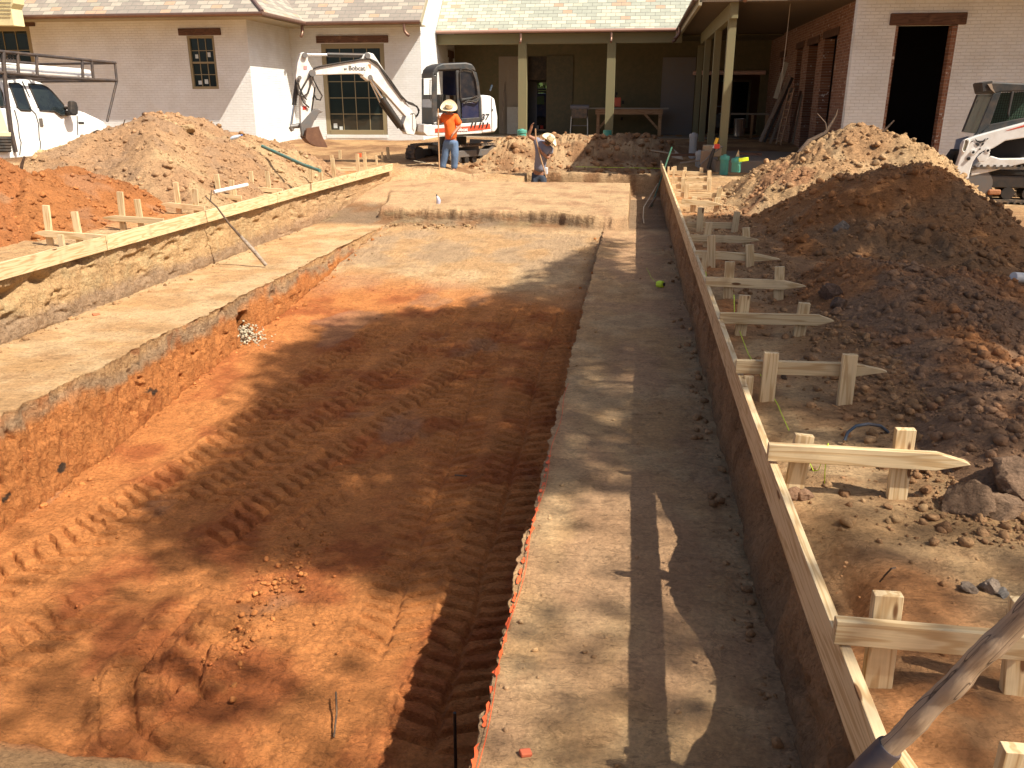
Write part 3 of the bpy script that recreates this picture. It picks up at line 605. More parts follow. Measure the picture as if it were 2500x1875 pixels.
# ------------------------------------------------------------------ clods: named boulders, then the countless small ones
rng = np.random.RandomState(3)
def lump_template(sub, seed):
    bm = bmesh.new(); bmesh.ops.create_icosphere(bm, subdivisions=sub, radius=1); v = np.array([p.co[:] for p in bm.verts]); f = np.array([[q.index for q in p.verts] for p in bm.faces]); bm.free()
    r = np.random.RandomState(seed); 
    for _ in range(11):
        d = r.randn(3); d /= np.linalg.norm(d); c = .42 + .35 * r.rand(); t = v @ d; v = v - np.where(t > c, t - c, 0)[:, None] * d
    n = fbm(v[:, 0] * 2.3 + seed, v[:, 1] * 2.3 + v[:, 2] * 1.7, 3, 2); v = v * (1 + .10 * n)[:, None]
    return v * (1, .8 + .3 * r.rand(), .6 + .25 * r.rand()), f
TPL = [lump_template(2 if s < 3 else 1, s) for s in range(8)]; TPL2 = [lump_template(4, s + 20) for s in range(5)]
def zat(X, Y):
    z = ground_z(np.array([X]), np.array([Y]))[0]
    for hX, hY, hZ, *_ in HEAPS:
        if hX[0, 0] < X < hX[0, -1] and hY[0, 0] < Y < hY[-1, 0]:
            i = int((X - hX[0, 0]) / (hX[0, 1] - hX[0, 0])); j = int((Y - hY[0, 0]) / (hY[1, 0] - hY[0, 0])); z = max(z, hZ[j, i])
    return z
def inner_z(X, Y):
    p = 3 if X < XLP else (5 if X < XRP else 7)
    return float(INN[p](X, Y))
def scatter(name, spots, seed, kind='stuff'):
    """spots: arrays x, y, z, size, colour -> one mesh of small broken lumps"""
    V = []; F = []; Cc = []; b = 0; r = np.random.RandomState(seed)
    for (x, y, z, s, c) in spots:
        v, f = TPL[r.randint(8)]; a = r.rand() * 6.28; tl = (r.rand() - .5) * .9; ca, sa = math.cos(a), math.sin(a); ct, st = math.cos(tl), math.sin(tl)
        Rm = np.array([[ca, -sa, 0], [sa, ca, 0], [0, 0, 1]]) @ np.array([[1, 0, 0], [0, ct, -st], [0, st, ct]])
        w_ = (v @ Rm.T) * s + (x, y, z + s * .22); V.append(w_); F.append(f + b); b += len(v); Cc.append(np.repeat(np.array(c)[None, :] * (.75 + .5 * r.rand()), len(v), 0))
    V = np.concatenate(V); F = np.concatenate(F); Cc = np.concatenate(Cc); me = bpy.data.meshes.new(name)
    me.vertices.add(len(V)); me.vertices.foreach_set('co', V.astype(np.float32).ravel()); me.loops.add(F.size); me.loops.foreach_set('vertex_index', F.astype(np.int32).ravel())
    me.polygons.add(len(F)); me.polygons.foreach_set('loop_start', np.arange(0, F.size, 3, dtype=np.int32)); me.update(calc_edges=True)
    at = me.attributes.new('Col', 'FLOAT_COLOR', 'POINT'); c4 = np.ones((len(V), 4), np.float32); c4[:, :3] = Cc; at.data.foreach_set('color', c4.ravel())
    me.materials.append(CLODM); o = link(bpy.data.objects.new(name, me)); tag(o, kind=kind); return o
spots = []
for hi, (hX, hY, hZ, hH, hC, ho) in enumerate(HEAPS):
    ok = np.argwhere(hH > .03); n = [6500, 2000, 2400, 5500, 4500, 7000][hi]
    pick = ok[rng.randint(len(ok), size=n)]; near = hi == 5
    for j, i in pick:
        s = min(.06 if near else .085, (.006 if near else .0095) * (1 + rng.pareto(1.85))) * (.75 if hi in (1, 2) else 1)
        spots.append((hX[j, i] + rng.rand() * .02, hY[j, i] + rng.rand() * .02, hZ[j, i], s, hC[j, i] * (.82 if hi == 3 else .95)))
tag(scatter('heap_clods', spots, 1), 'loose broken clods lying over the soil heaps', 'clods')
def mixr(a, b): t = rng.rand(); return a * t + b * (1 - t)
spots = []
for k in range(4200):
    part = rng.choice([1, 3, 5, 7, 9, 5, 9, 9], p=None); X, Y, Z = tops[part]
    i0, i1 = {1: (130, 190), 9: (0, 230)}.get(part, (2, X.shape[1] - 2))
    y = 2.6 * math.exp(rng.rand() * 2.2); j = int(np.searchsorted(YS, y)); i = rng.randint(i0, i1)
    if fbm(np.array([X[j, i] * 1.2]), np.array([y * 1.2]), 3, 2)[0] < -.05 and rng.rand() < .75: continue
    if part == 3 and rng.rand() < .6: continue
    c = colour_top(X[j:j + 1, i:i + 1], Y[j:j + 1, i:i + 1], Z[j:j + 1, i:i + 1], part)[0, 0]
    spots.append((X[j, i], y, Z[j, i], min(.05 if part in (1, 9) else .022, .005 * (1 + rng.pareto(1.6))), c * .92))
for k in range(1500):      # feet of the walls, and the turned soil by the house
    if k < 900:
        w_, p, i, sg = [(XLW, 3, 3, 1), (XRW, 7, -4, -1), (XLP, 5, 3, 1), (XRP, 5, -4, -1)][rng.randint(4)]; y = 2.7 * math.exp(rng.rand() * 1.85); dx = abs(rng.randn()) * .09
        j = int(np.searchsorted(YS, y)); x = w_ + sg * (.03 + dx); z = tops[p][2][j, i]; s = min(.05, .008 * (1 + rng.pareto(1.5)))
        c = C_ORG if p == 5 else C_DUST
    else:
        x = rng.uniform(-5.5, 1.2); y = rng.uniform(24.7, 29.5); z = ground_z(np.array([x]), np.array([y]))[0]; s = min(.16, .035 * (1 + rng.pareto(2))); c = C_BRN * 1.15
    spots.append((x, y, z, s, c))
for k in range(260):       # crumbs spilled at the foot of the far block and the pale gravel in the wall's hole
    x = rng.uniform(-5.2, -3.2); y = 18.05 - abs(rng.randn()) * .35; spots.append((x, y, ZS, min(.07, .012 * (1 + rng.pareto(1.6))), mixr(C_YEL * .75, C_BRN)))
for k in range(4200):      # soil rolled down from the windrow towards the stakes
    y = 3.4 * math.exp(rng.rand() * 1.6); x = 1.95 - abs(rng.randn()) * .38 - (.15 if y > 8 else 0)
    if x < .82: continue
    j = int(np.searchsorted(YS, y)); i = int(np.searchsorted(S9, x)); spots.append((x, y, tops[9][2][j, i], min(.045, .006 * (1 + rng.pareto(1.6))), mixr(C_BRN * 1.25, C_DUST)))
for k in range(250):
    y = 10.6 + rng.randn() * .13; x = XLP - .1 + abs(rng.randn()) * .2; spots.append((x, y, floor_z(y) + max(0, .2 - (x - XLP) * .6) * rng.rand(), rng.uniform(.012, .03), np.array([.56, .48, .34])))
for k in range(300):       # rubble pushed up where the machine turned
    t = rng.rand(); q = atz(560 + 220 * t + rng.randn() * 22, 1620 - 330 * t ** .8 + rng.randn() * 40, -1.67); spots.append((q.x, q.y, -1.665, min(.032, .006 * (1 + rng.pareto(1.6))), C_ORG * rng.uniform(.8, 1.1)))
tag(scatter('soil_crumbs', spots, 2), 'small crumbs and clods lying in and around the excavation', 'crumbs')
BOULD = [(2355, 1240, .135, 'largest clod beside the second brace post, at the foot of the windrow', (.33, .21, .13)), (2445, 1250, .115, 'rounded clod just right of the largest clod', (.33, .21, .13)), (2490, 1175, .16, 'flat brown clod at the right edge of the picture, above two pale stones', (.30, .19, .12)),
 (1935, 1215, .055, 'left one of two small clods at the foot of the second brace', (.34, .20, .12)), (1968, 1213, .05, 'right one of two small clods at the foot of the second brace', (.34, .20, .12)),
 (2420, 1440, .05, 'upright pale stone near the right edge above the first brace', (.42, .32, .24)), (2365, 1440, .04, 'flat pale stone left of the upright stone', (.40, .30, .22)), (2445, 1455, .035, 'small grey stone right of the upright stone', (.35, .31, .27)),
 (2030, 725, .12, 'dark round clod behind the fifth brace at the windrow\'s far end', (.24, .14, .09)), (2050, 745, .09, 'second dark clod just nearer than the round one at the windrow\'s far end', (.24, .15, .10)), (2050, 570, .14, 'grey slab of dried clay on the dark heap', (.32, .25, .19)), (460, 268, .22, 'big tan lump on the very top of the long ridge', (.50, .33, .17)), (228, 365, .14, 'grey brown lump between the truck and the orange heap', (.36, .26, .17)), (1915, 925, .035, 'small dark stone between the posts of the third brace', (.26, .18, .12))]
for bi, (px, py, s, lab, c) in enumerate(BOULD):
    z = 0.0
    for _ in range(12):
        p = atz(px, py, z); z = z * .4 + .6 * zat(p.x, p.y)
    v, f = TPL2[bi % 5]; r = np.random.RandomState(bi); a = r.rand() * 6; ca, sa = math.cos(a), math.sin(a)
    n = ridge(v[:, 0] * 1.9 + bi, v[:, 1] * 1.9 + v[:, 2] * 1.7, 5, 2, .62); n2_ = fbm(v[:, 0] * 7 + v[:, 2] * 5, v[:, 1] * 7 - v[:, 2] * 4, 4, 3, .6); v = v * (1 + .16 * n + .07 * n2_)[:, None]; v = v @ np.array([[ca, sa, 0], [-sa, ca, 0], [0, 0, 1]]) * s
    if 'top of the long' in lab or 'very top' in lab: p = atY(452, 270, 17.15); z = zat(p.x, p.y) - .02
    me = bpy.data.meshes.new('clod'); me.from_pydata([tuple(q) for q in v], [], [tuple(q) for q in f]); at = me.attributes.new('Col', 'FLOAT_COLOR', 'POINT'); c4 = np.ones((len(v), 4), np.float32); c4[:, :3] = c; at.data.foreach_set('color', c4.ravel())
    me.polygons.foreach_set('use_smooth', [True] * len(f)); me.set_sharp_from_angle(angle=R(40)); me.materials.append(SOIL); o = link(bpy.data.objects.new('dirt_clod', me)); o.location = (p.x, p.y, z + s * .22); tag(o, lab, 'clod', 'large loose clods and stones')

# ================================================================== form boards and their braces
def beam_obj(name, p0, p1, w_, h_, mat, parent=None, up=(0, 0, 1), point=0.0, bevel=.003, label=None, taper_start=False):
    """a sawn board as its own mesh whose local X runs along the grain"""
    p0 = Vector(p0); p1 = Vector(p1); Lg = (p1 - p0).length; x = (p1 - p0).normalized(); y = Vector(up).cross(x); y.normalize(); z = x.cross(y)
    b = MB(); hl = Lg / 2
    if point:
        pr = [(-hl, -h_ / 2), (hl - point, -h_ / 2), (hl, -h_ * .05), (hl - point * .15, h_ * .1), (hl - point, h_ / 2), (-hl, h_ / 2)]
        b.prism([Vector((a, -w_ / 2, c)) for a, c in pr], (0, w_, 0))
    else: b.box((0, 0, 0), (Lg, w_, h_))
    o = b.build(name, mat, None, bevel=bevel, seg=1)
    if parent: o.parent = parent
    o.location = (p0 + p1) / 2 - (ploc(parent) if parent else Vector((0, 0, 0))); o.rotation_mode = 'QUATERNION'; o.rotation_quaternion = Matrix((x, y, z)).transposed().to_quaternion()
    if label: o['label'] = label
    return o
def long_board(name, label, pts, group, cat='form board', w_=.038, h_=.184):
    b = MB(); pts = [Vector(p) for p in pts]; c = sum(pts, Vector((0, 0, 0))) / len(pts); n = len(pts); vs = []
    for i, p in enumerate(pts):
        t = (pts[min(i + 1, n - 1)] - pts[max(i - 1, 0)]).normalized(); s_ = Vector((t.y, -t.x, 0)).normalized()
        vs += [p - s_ * w_ / 2 - Vector((0, 0, h_)), p + s_ * w_ / 2 - Vector((0, 0, h_)), p + s_ * w_ / 2, p - s_ * w_ / 2]
    fs = [(0, 1, 2, 3), tuple(4 * (n - 1) + k for k in (3, 2, 1, 0))]
    for i in range(n - 1):
        for k in range(4): fs.append((4 * i + k, 4 * i + 4 + k, 4 * i + 4 + (k + 1) % 4, 4 * i + (k + 1) % 4))
    # local frame: X along the run
    M = Matrix.Rotation(-math.pi / 2, 4, 'Z'); vs = [M @ (v - c) for v in vs]; b.add(vs, fs); o = b.build(name, PINE, None, bevel=.003, seg=1)
    o.location = c; o.rotation_euler = (0, 0, math.pi / 2)
    if label: tag(o, label, cat, group)
    return o
GB = 'long boards set on edge along the pit'
xs_r = lambda y: float(np.interp(y, [1.9, 2.9, 4.6, 8, 14, 20, 25.6], [.742, .732, .728, .742, .755, .77, .78]))
def run(y0, y1, z0, z1, xf, n=14, sag=0.0): return [(xf(y0 + (y1 - y0) * k / n), y0 + (y1 - y0) * k / n, z0 + (z1 - z0) * k / n - sag * math.sin(math.pi * k / n)) for k in range(n + 1)]
long_board('form_board', 'pale board along the right trench edge, nearest length beside the tool handle', run(1.93, 4.98, .150, .150, xs_r), GB)
long_board('form_board', 'pale board along the right trench edge, middle length beyond the first joint', run(5.0, 9.85, .152, .150, lambda y: xs_r(y) + .002), GB)
long_board('form_board', 'pale board along the right trench edge, third length beyond the lime string spool', run(9.87, 16.4, .150, .155, xs_r), GB)
long_board('form_board', 'pale board along the right trench edge, farthest length reaching the dark tools', run(16.42, 25.5, .155, .16, xs_r), GB)
xs_l = lambda y: float(np.interp(y, [5, 8.08, 12.5, 18, 23.2], [-6.71, -6.70, -6.68, -6.66, -6.60]))
long_board('form_board', 'pale board with bold grain along the left edge, length leaving the picture at left', run(5.5, 9.98, .150, .152, xs_l), GB)
long_board('form_board', 'pale board along the left edge, middle length behind the leaning stick', run(10.0, 15.4, .152, .150, xs_l), GB)
o = long_board('form_board', 'pale board along the left edge, far length with an orange paint mark', run(15.42, 23.2, .15, .155, xs_l), GB)
pm = MB().box((xs_l(15.75) - .0, 15.75, .058), (.0405, .11, .18)).build('paint_mark', plain('orange_marking_paint', (.75, .16, .04), .7), o)
pm.parent = o; pm.matrix_parent_inverse = Matrix(); pm.rotation_euler = (0, 0, -math.pi / 2); pm.location = Matrix.Rotation(-math.pi / 2, 3, 'Z') @ (-o.location)
ORNG = plain('orange_marking_tape', (.80, .12, .03), .6)

rnd = random.Random(5)
def brace(label, stakes, bar, group, side=1, front=True, pointed=.13, extra=None, base=0.0, btype='barL'):
    """two driven stakes with a cross bar nailed to them; pixels are measured on the photograph"""
    S = []
    for (px, pt, pb) in stakes:
        g = atz(px, pb, base); t = atY(px, pt, g.y); S.append((g, t.z, px))
    Yb = sum(s[0].y for s in S) / len(S)
    root = thing('stake_brace', label, 'stake brace', (S[0][0].x, Yb, base), group)
    for i, (g, tz, px) in enumerate(S):
        lean = rnd.uniform(-.018, .018); yy = Yb + rnd.uniform(-.004, .004)
        beam_obj('stake', (g.x + lean, yy, base - .12), (g.x - lean, yy + rnd.uniform(-.01, .02), tz), .089, .038, PINE, root, up=(0, 1, 0), bevel=.003)
    (x0, y0), (x1, y1) = bar; off = -.040 if front else .040
    a = atY(x0, y0, Yb + off); b = atY(x1, y1, Yb + off)
    if side < 0: a, b = b, a
    beam_obj('cross_bar', a, b, .038, .086, PINE, root, point=pointed)
    if extra:
        px, pt, pb = extra; g = atz(px, pb, base + .02); t = atY(px, pt, g.y)
        e = thing
        eo = beam_obj('short_stake', (g.x, g.y, base - .1), (g.x, g.y, t.z), .06, .036, PINE, None, up=(0, 1, 0)); return root, eo
    return root
GR = 'stake braces along the right-hand board'; GL = 'stake braces along the left-hand board'
GE = 'short stakes nailed behind the boards'
brace('first brace from the viewer on the right, crossed by the tool handle', [(2140, 1450, 1655), (2478, 1470, 1690)], [(2036, 1537), (2530, 1580)], GR, pointed=0)
brace('second brace from the viewer, sunlit, its bar with one big knot and a string', [(1940, 1060, 1190), (2190, 1048, 1212)], [(1874, 1102), (2368, 1130)], GR, pointed=.15)
r, e = brace('third brace from the viewer, its tall stakes standing in front of the bar', [(1871, 860, 978), (2060, 864, 988)], [(1796, 894), (2166, 905)], GR, front=False, pointed=.2, extra=(1823, 918, 972))
tag(e, 'short stake against the board beside the third brace\'s left post', 'stake', GE)
brace('fourth brace from the viewer, weathered grey bar dusted with soil', [(1808, 722, 822), (1950, 738, 826)], [(1757, 776), (2036, 782)], GR, pointed=.12)
brace('fifth brace from the viewer, grey bar with a sharp point reaching over the heap', [(1775, 638, 733), (1898, 650, 736)], [(1722, 687), (1968, 698)], GR, pointed=.2)
r, e = brace('sixth brace from the viewer, its bar pointing at the dark heap from behind two posts', [(1740, 584, 668), (1821, 587, 646)], [(1697, 620), (1905, 632)], GR, front=False, pointed=.25, extra=(1718, 613, 660))
tag(e, 'short stake against the board beside the sixth brace\'s left post', 'stake', GE)
brace('seventh brace from the viewer, just past the long sixth bar, darker stakes', [(1726, 546, 610), (1818, 553, 606)], [(1685, 581), (1855, 586)], GR, pointed=.2)
brace('eighth brace from the viewer, first one fully in shade with a yellow string', [(1708, 509, 570), (1791, 514, 566)], [(1676, 549), (1795, 551)], GR, front=False, pointed=0)
brace('ninth brace from the viewer, right at the edge of the tree\'s shadow', [(1691, 481, 520), (1748, 482, 520)], [(1664, 492), (1765, 500)], GR, pointed=.2)
brace('tenth brace from the viewer, first one in full sun', [(1678, 454, 490), (1749, 453, 480)], [(1646, 474), (1775, 478)], GR, front=False, pointed=.2)
brace('eleventh brace from the viewer, with widely spaced sunlit stakes', [(1667, 435, 469), (1730, 435, 470)], [(1640, 455), (1736, 458)], GR, front=False, pointed=0)
brace('twelfth brace from the viewer, beside the small red heap', [(1668, 416, 446), (1731, 416, 446)], [(1634, 437), (1728, 438)], GR, front=False, pointed=0)
brace('thirteenth brace from the viewer, last but one before the tools', [(1650, 410, 433), (1707, 405, 424)], [(1632, 420), (1724, 424)], GR, pointed=.2)
for k, (px, pt, pb, lab) in enumerate([(1643, 411, 449, 'thin upright stake against the far board, left of the eleventh brace'), (1631, 407, 432, 'thin upright stake at the board\'s far end, left of the last brace'),
        (1642, 408, 428, 'upright stake at the board\'s far end beside the green post'), (1672, 408, 424, 'broken stake at the far end behind the last brace'), (1752, 400, 420, 'brown block stake in front of the near porch post')]):
    g = atz(px, pb, 0); t = atY(px, pt, g.y); tag(beam_obj('stake', (g.x, g.y, -.1), (g.x, g.y, t.z), .05 if k < 2 else .08, .036, PINE, None, up=(0, 1, 0)), lab, 'stake', GE)
# the stake top and offcut at the bottom right corner of the picture
p = atY(2458, 1822, 1.72); tag(beam_obj('stake', (p.x + .04, 1.74, -.1), (p.x + .035, 1.72, p.z), .089, .038, PINE, None, up=(0, 1, 0)), 'stake top at the bottom right corner under the tool handle', 'stake', GE)
tag(beam_obj('board_offcut', (.80, 2.02, .05), (.865, 1.72, .05), .038, .089, PINE), 'short pale board end nailed behind the near end of the board', 'board', GB)

brace('nearest brace on the left, bar pointing left, in front of the low orange heap', [(117, 503, 602), (203, 516, 600)], [(84, 568), (262, 582)], GL, side=-1, front=True, pointed=.16)
tag(beam_obj('short_stake', (-6.80, 9.30, -.1), (-6.80, 9.30, .27), .07, .036, PINE, None, up=(0, 1, 0)), 'short stake against the left board, touching the nearest left brace', 'stake', GE)
brace('second brace on the left, before the sharp orange heap', [(283, 472, 565), (364, 483, 556)], [(250, 531), (400, 541)], GL, side=-1, pointed=.2)
brace('third brace on the left, just left of the leaning stick', [(422, 448, 525), (497, 458, 518)], [(392, 498), (500, 510)], GL, side=-1, pointed=.15)
brace('fourth brace on the left, with a white pipe lying on it', [(523, 428, 498), (581, 437, 492)], [(505, 476), (590, 484)], GL, side=-1, pointed=0)
brace('fifth brace on the left, past the white pipe', [(611, 419, 474), (663, 418, 472)], [(592, 460), (690, 466)], GL, side=-1, pointed=0)
brace('sixth brace on the left, below the end of the green pipe', [(694, 402, 443), (743, 405, 453)], [(668, 445), (745, 448)], GL, side=-1, pointed=0)
brace('seventh brace on the left, with a thin stake between its posts', [(750, 389, 431), (798, 390, 441)], [(748, 432), (800, 436)], GL, side=-1, pointed=0)
brace('eighth brace on the left, third from the excavator', [(792, 381, 412), (840, 382, 430)], [(800, 420), (842, 424)], GL, side=-1, pointed=0)
brace('ninth brace on the left, its right stake topped with red paint', [(828, 376, 410), (878, 374, 418)], [(832, 412), (880, 416)], GL, side=-1, pointed=0)
brace('tenth and last brace on the left, close to the excavator tracks', [(871, 360, 388), (911, 366, 407)], [(862, 398), (915, 400)], GL, side=-1, pointed=0)
for (px, pt, pb, lab) in [(576, 452, 495, 'thin stake against the left board in front of the fourth left brace'), (785, 408, 444, 'thin stake against the left board at the seventh left brace'),
       (920, 379, 405, 'thin stake near the left board\'s far end'), (934, 371, 401, 'last stake by the left board\'s far end, below the excavator boom')]:
    g = atz(px, pb, 0); t = atY(px, pt, g.y); tag(beam_obj('short_stake', (g.x, g.y, -.1), (g.x, g.y, t.z), .055, .036, PINE, None, up=(0, 1, 0)), lab, 'stake', GE)
g = atz(878, 418, 0); p = atY(878, 376, g.y); tag(MB().box((p.x, g.y - .002, p.z - .03), (.096, .045, .10)).build('stake_flag', ORNG), 'band of red paint round the top of a left stake', 'paint band')

# ------------------------------------------------------------------ tools, strings, pipes and litter by the excavation
a = C0 + ray(2128, 1868).normalized() * 1.60; b = C0 + ray(2560, 1440).normalized() * 1.42
hd = thing('digging_tool', 'long weathered wooden tool handle crossing the bottom right corner', 'hand tool', a)
d = (b - a).normalized(); pts = [a + d * t for t in np.linspace(.0, (b - a).length * 1.25, 24)]
Lh = (b - a).length * 1.25; hm = MB().tube([Vector((Lh * i / 39, .0012 * math.sin(i * 1.1), .0015 * math.sin(i * .7))) for i in range(40)], [.0168 + .0009 * math.sin(i * .9) + .0005 * math.sin(i * 2.3) for i in range(40)], 28)
H = hm.build('handle', None, None, smooth=60); H.parent = hd; H.rotation_mode = 'QUATERNION'; H.rotation_quaternion = d.to_track_quat('X', 'Z')
m, nt, bs, L = newmat('worn_handle_wood'); tc = N(nt, 'TexCoord'); mp2 = N(nt, 'Mapping'); mp2.inputs['Scale'].default_value = (2.6, 150, 150); L(tc.outputs['Object'], mp2.inputs['Vector'])
n = N(nt, 'TexNoise', Scale=1, Detail=7, Distortion=.6, Roughness=.65); L(mp2.outputs[0], n.inputs['Vector']); r_ = ramp(nt, [(.30, (.07, .045, .03)), (.42, (.32, .215, .13)), (.56, (.43, .30, .185)), (.75, (.56, .41, .27))]); L(n.outputs[0], r_.inputs[0])
n2 = N(nt, 'TexNoise', Scale=9, Detail=6, Roughness=.7); L(tc.outputs['Object'], n2.inputs['Vector']); dr_ = ramp(nt, [(.45, (0, 0, 0)), (.62, (.75, .75, .75))]); L(n2.outputs[0], dr_.inputs[0])
mp3 = N(nt, 'Mapping'); mp3.inputs['Scale'].default_value = (1.2, 40, 40); L(tc.outputs['Object'], mp3.inputs['Vector']); n3 = N(nt, 'TexNoise', Scale=1, Detail=2); L(mp3.outputs[0], n3.inputs['Vector']); ck = ramp(nt, [(.485, (0, 0, 0)), (.5, (1, 1, 1)), (.515, (0, 0, 0))]); L(n3.outputs[0], ck.inputs[0])
L(mixc(nt, ck.outputs[0], mixc(nt, dr_.outputs[0], r_.outputs[0], (.34, .24, .16)), (.05, .03, .02)), bs.inputs['Base Color'])
bs.inputs['Roughness'].default_value = .65; bp = N(nt, 'Bump', Strength=.8, Distance=.002); L(n.outputs[0], bp.inputs['Height']); L(bp.outputs[0], bs.inputs['Normal'])
H.data.materials.clear(); H.data.materials.append(m)
MB().tube([a - d * .22, a - d * .18, a + d * .045, a + d * .05], [.024, .0225, .021, .0195], 20).build('ferrule', plain('dark_steel_ferrule', (.06, .055, .07), .5, .4, dirt=.5), hd, smooth=40)
# blade, out of the picture below
MB().prism([a - d * .2 + Vector(v) for v in ((-.1, 0, 0), (.1, 0, 0), (.08, -.1, -.22), (0, -.14, -.3), (-.08, -.1, -.22))], (0, .004, .002)).build('blade', STEELB, hd)

foot = atz(650, 648, ZS + .03)
top = Vector((-6.66, foot.y + 1.1, .17)); tp = atY(505, 472, top.y); tp2 = atP(505, 472, (-6.72, 0, 0), (1, 0, 0))
tpx = Vector((-6.62, 0, 0)); P_ = atP(500, 478, (-6.60, 0, 0), (1, 0, 0)); mid = foot.lerp(P_, .42)
st = thing('leaning_stick', 'dark pointed stick leaning against the left wall of the pit with its shadow beside it', 'stick', foot)
MB().tube([foot, foot.lerp(mid, .5) + Vector((0, 0, .01)), mid], [.030, .034, .026], 9).build('shaft', GREYWOOD, st, smooth=50)
dk = plain('dark_bark', (.07, .045, .03), .85, dirt=.5, scale=30, bump=.004)
MB().tube([mid - (mid - foot) * .05, mid.lerp(P_, .3) + Vector((0, 0, -.01)), mid.lerp(P_, .7) + Vector((.02, 0, .02)), P_], [.024, .018, .014, .010], 8).build('thin_end', dk, st, smooth=50)
MB().tube([mid.lerp(P_, .85), P_ + Vector((.10, .05, .09))], [.010, .006], 6).build('twig', dk, st, smooth=50)

def string(name, label, pts, mat, r=.003, grp=None, cat='string'): return tag(MB().tube(pts, r, 6).build(name, mat, None, smooth=60), label, cat, grp)
def zin(px, py, z0): return atz(px, py, z0)
c = zin(1612, 694, ZS + .05); sp = thing('string_spool', 'small lime yellow spool of string lying in the shaded right trench', 'spool', c)
ax = Vector((.8, -.5, .1)).normalized(); MB().tube([c - ax * .055, c - ax * .045, c, c + ax * .045, c + ax * .055], [.03, .047, .054, .047, .03], 16).build('wound_string', LIME, sp, smooth=40)
MB().tube([c + ax * .05, c + ax * .068], .024, 12).build('core', BLACK, sp, smooth=40)
string('loose_string', 'lime string trailing from the spool in the right trench', [c + Vector((0, 0, -.03)), zin(1590, 678, ZS + .02), zin(1584, 664, ZS + .02), zin(1578, 654, ZS + .02)] , LIME, .0022, 'lengths of lime string')
string('loose_string', 'lime string hanging over the right board beyond the fifth brace into the shade', [Vector((.77, 8.6, .16)), atz(1726, 690, .1), atz(1740, 740, .05), atz(1752, 762, .04)], LIME, .0028, 'lengths of lime string')
string('loose_string', 'long lime string curving over the soil from the fourth brace to the second brace', [atz(1792, 720, .28), atz(1793, 765, .16), atz(1808, 815, .03), atz(1826, 862, .015), atz(1900, 990, .01), atz(1908, 1010, .012), atz(1926, 1050, .01)], LIME, .0028, 'lengths of lime string')
string('loose_string', 'lime string looped down over the bar of the second brace', [atY(2022, 1082, 3.86), atY(2018, 1110, 3.83), atY(2014, 1150, 3.85), atz(2013, 1180, .012)], LIME, .0025, 'lengths of lime string')
string('loose_string', 'lime string curl on the soil just left of the second brace\'s loop', [atz(1977, 1130, .03), atz(1986, 1150, .02), atz(1998, 1148, .03), atY(2010, 1118, 3.84)], LIME, .0022, 'lengths of lime string')
string('level_string', 'tight pale string stretched across the far trench from the green post', [atY(1405, 407, 25.2), atY(1618, 411, 25.0)], LIME, .006)
string('level_string', 'faint string stretched past the standing man\'s feet', [atY(1010, 392, 23.6), atY(1060, 402, 23.8)], plain('pale_string', (.6, .55, .4), .8), .005)
# orange line and paint along the right lip of the pit
pts = [(XRP + .045 + .012 * math.sin(y * 5.1), y, ZS + .03) for y in np.linspace(2.5, 7.4, 40)]
string('orange_string', 'orange string stretched along the right lip of the pit', pts, ORNG, .0022)
rr = random.Random(2)
for k in range(26):
    y0 = 2.62 + k * .125 + rr.uniform(-.03, .03); b = MB(); ring = []
    for t in range(9):
        a_ = t / 9 * 6.283; x = XRP + .03 + rr.gauss(0, .004) + rr.uniform(.006, .013) * math.cos(a_); y = y0 + rr.uniform(.02, .055) * math.sin(a_); i = int(np.searchsorted(S7, x)); j = int(np.searchsorted(YS, y)); ring.append((x, y, float(tops[7][2][j, max(0, i)]) + .007))
    b.prism(ring, (0, 0, .002)); tag(b.build('marking_paint', ORNG), 'dash of orange marking paint along the right lip of the pit', 'paint mark', 'dashes of orange marking paint on the pit lip')
p = zin(1283, 1838, ZS + .01); br = MB().box((0, 0, 0), (.05, .035, .02)).build('brick_chip', plain('brick_red_chip', (.5, .11, .05), .85), None, bevel=.006); br.location = p; br.rotation_euler = (.1, .2, .5); tag(br, 'small red brick chip on the right bench near the bottom of the picture', 'brick chip')
p = zin(235, 768, ZS + .01); br = MB().box((0, 0, 0), (.09, .06, .03)).build('brick_chip', plain('brick_red_chip', (.45, .14, .06), .85), None, bevel=.01); br.location = p; br.rotation_euler = (.1, .1, .9); tag(br, 'small red clay lump on the left bench', 'clay lump')
a = atz(1111, 1885, -1.6); rb = MB().tube([atY(1110, 1740, a.y), atY(1113, 1900, a.y)], .009, 8).build('steel_bar', STEELB, None, smooth=40); tag(rb, 'rusty reinforcing bar standing in the pit at the bottom of the picture', 'steel bar')
tw = lambda pts, r, lab: tag(MB().tube(pts, r, 6).build('twig', dk, None, smooth=60), lab, 'twig', 'twigs lying on the soil')
tw([atz(2148, 1420, .01), atz(2160, 1405, .06), atz(2176, 1388, .10), atz(2186, 1386, .08)], .0035, 'thin curved twig standing up behind the first brace')
tw([atz(820, 1690, -1.6), atz(822, 1740, -1.62), atz(815, 1800, -1.65)], .006, 'thin dark twig lying on the pit floor near the bottom')
tw([atY(1950, 375, 16.8), atY(1975, 345, 16.9), atY(2015, 325, 17), atY(2040, 283, 17), atY(2046, 265, 17)], [.05, .045, .04, .02, .008], 'forked grey branch sticking out of the pale heap in front of the brick wall')
tw([atY(2018, 322, 17), atY(2015, 300, 17), atY(1995, 277, 17)], [.02, .015, .008], 'side shoot of the forked branch on the pale heap')
tw([atY(2140, 335, 16.2), atY(2160, 318, 16.2), atY(2183, 294, 16.2)], [.02, .02, .012], 'pale straight stick poking out of the pale heap before the dark doorway')
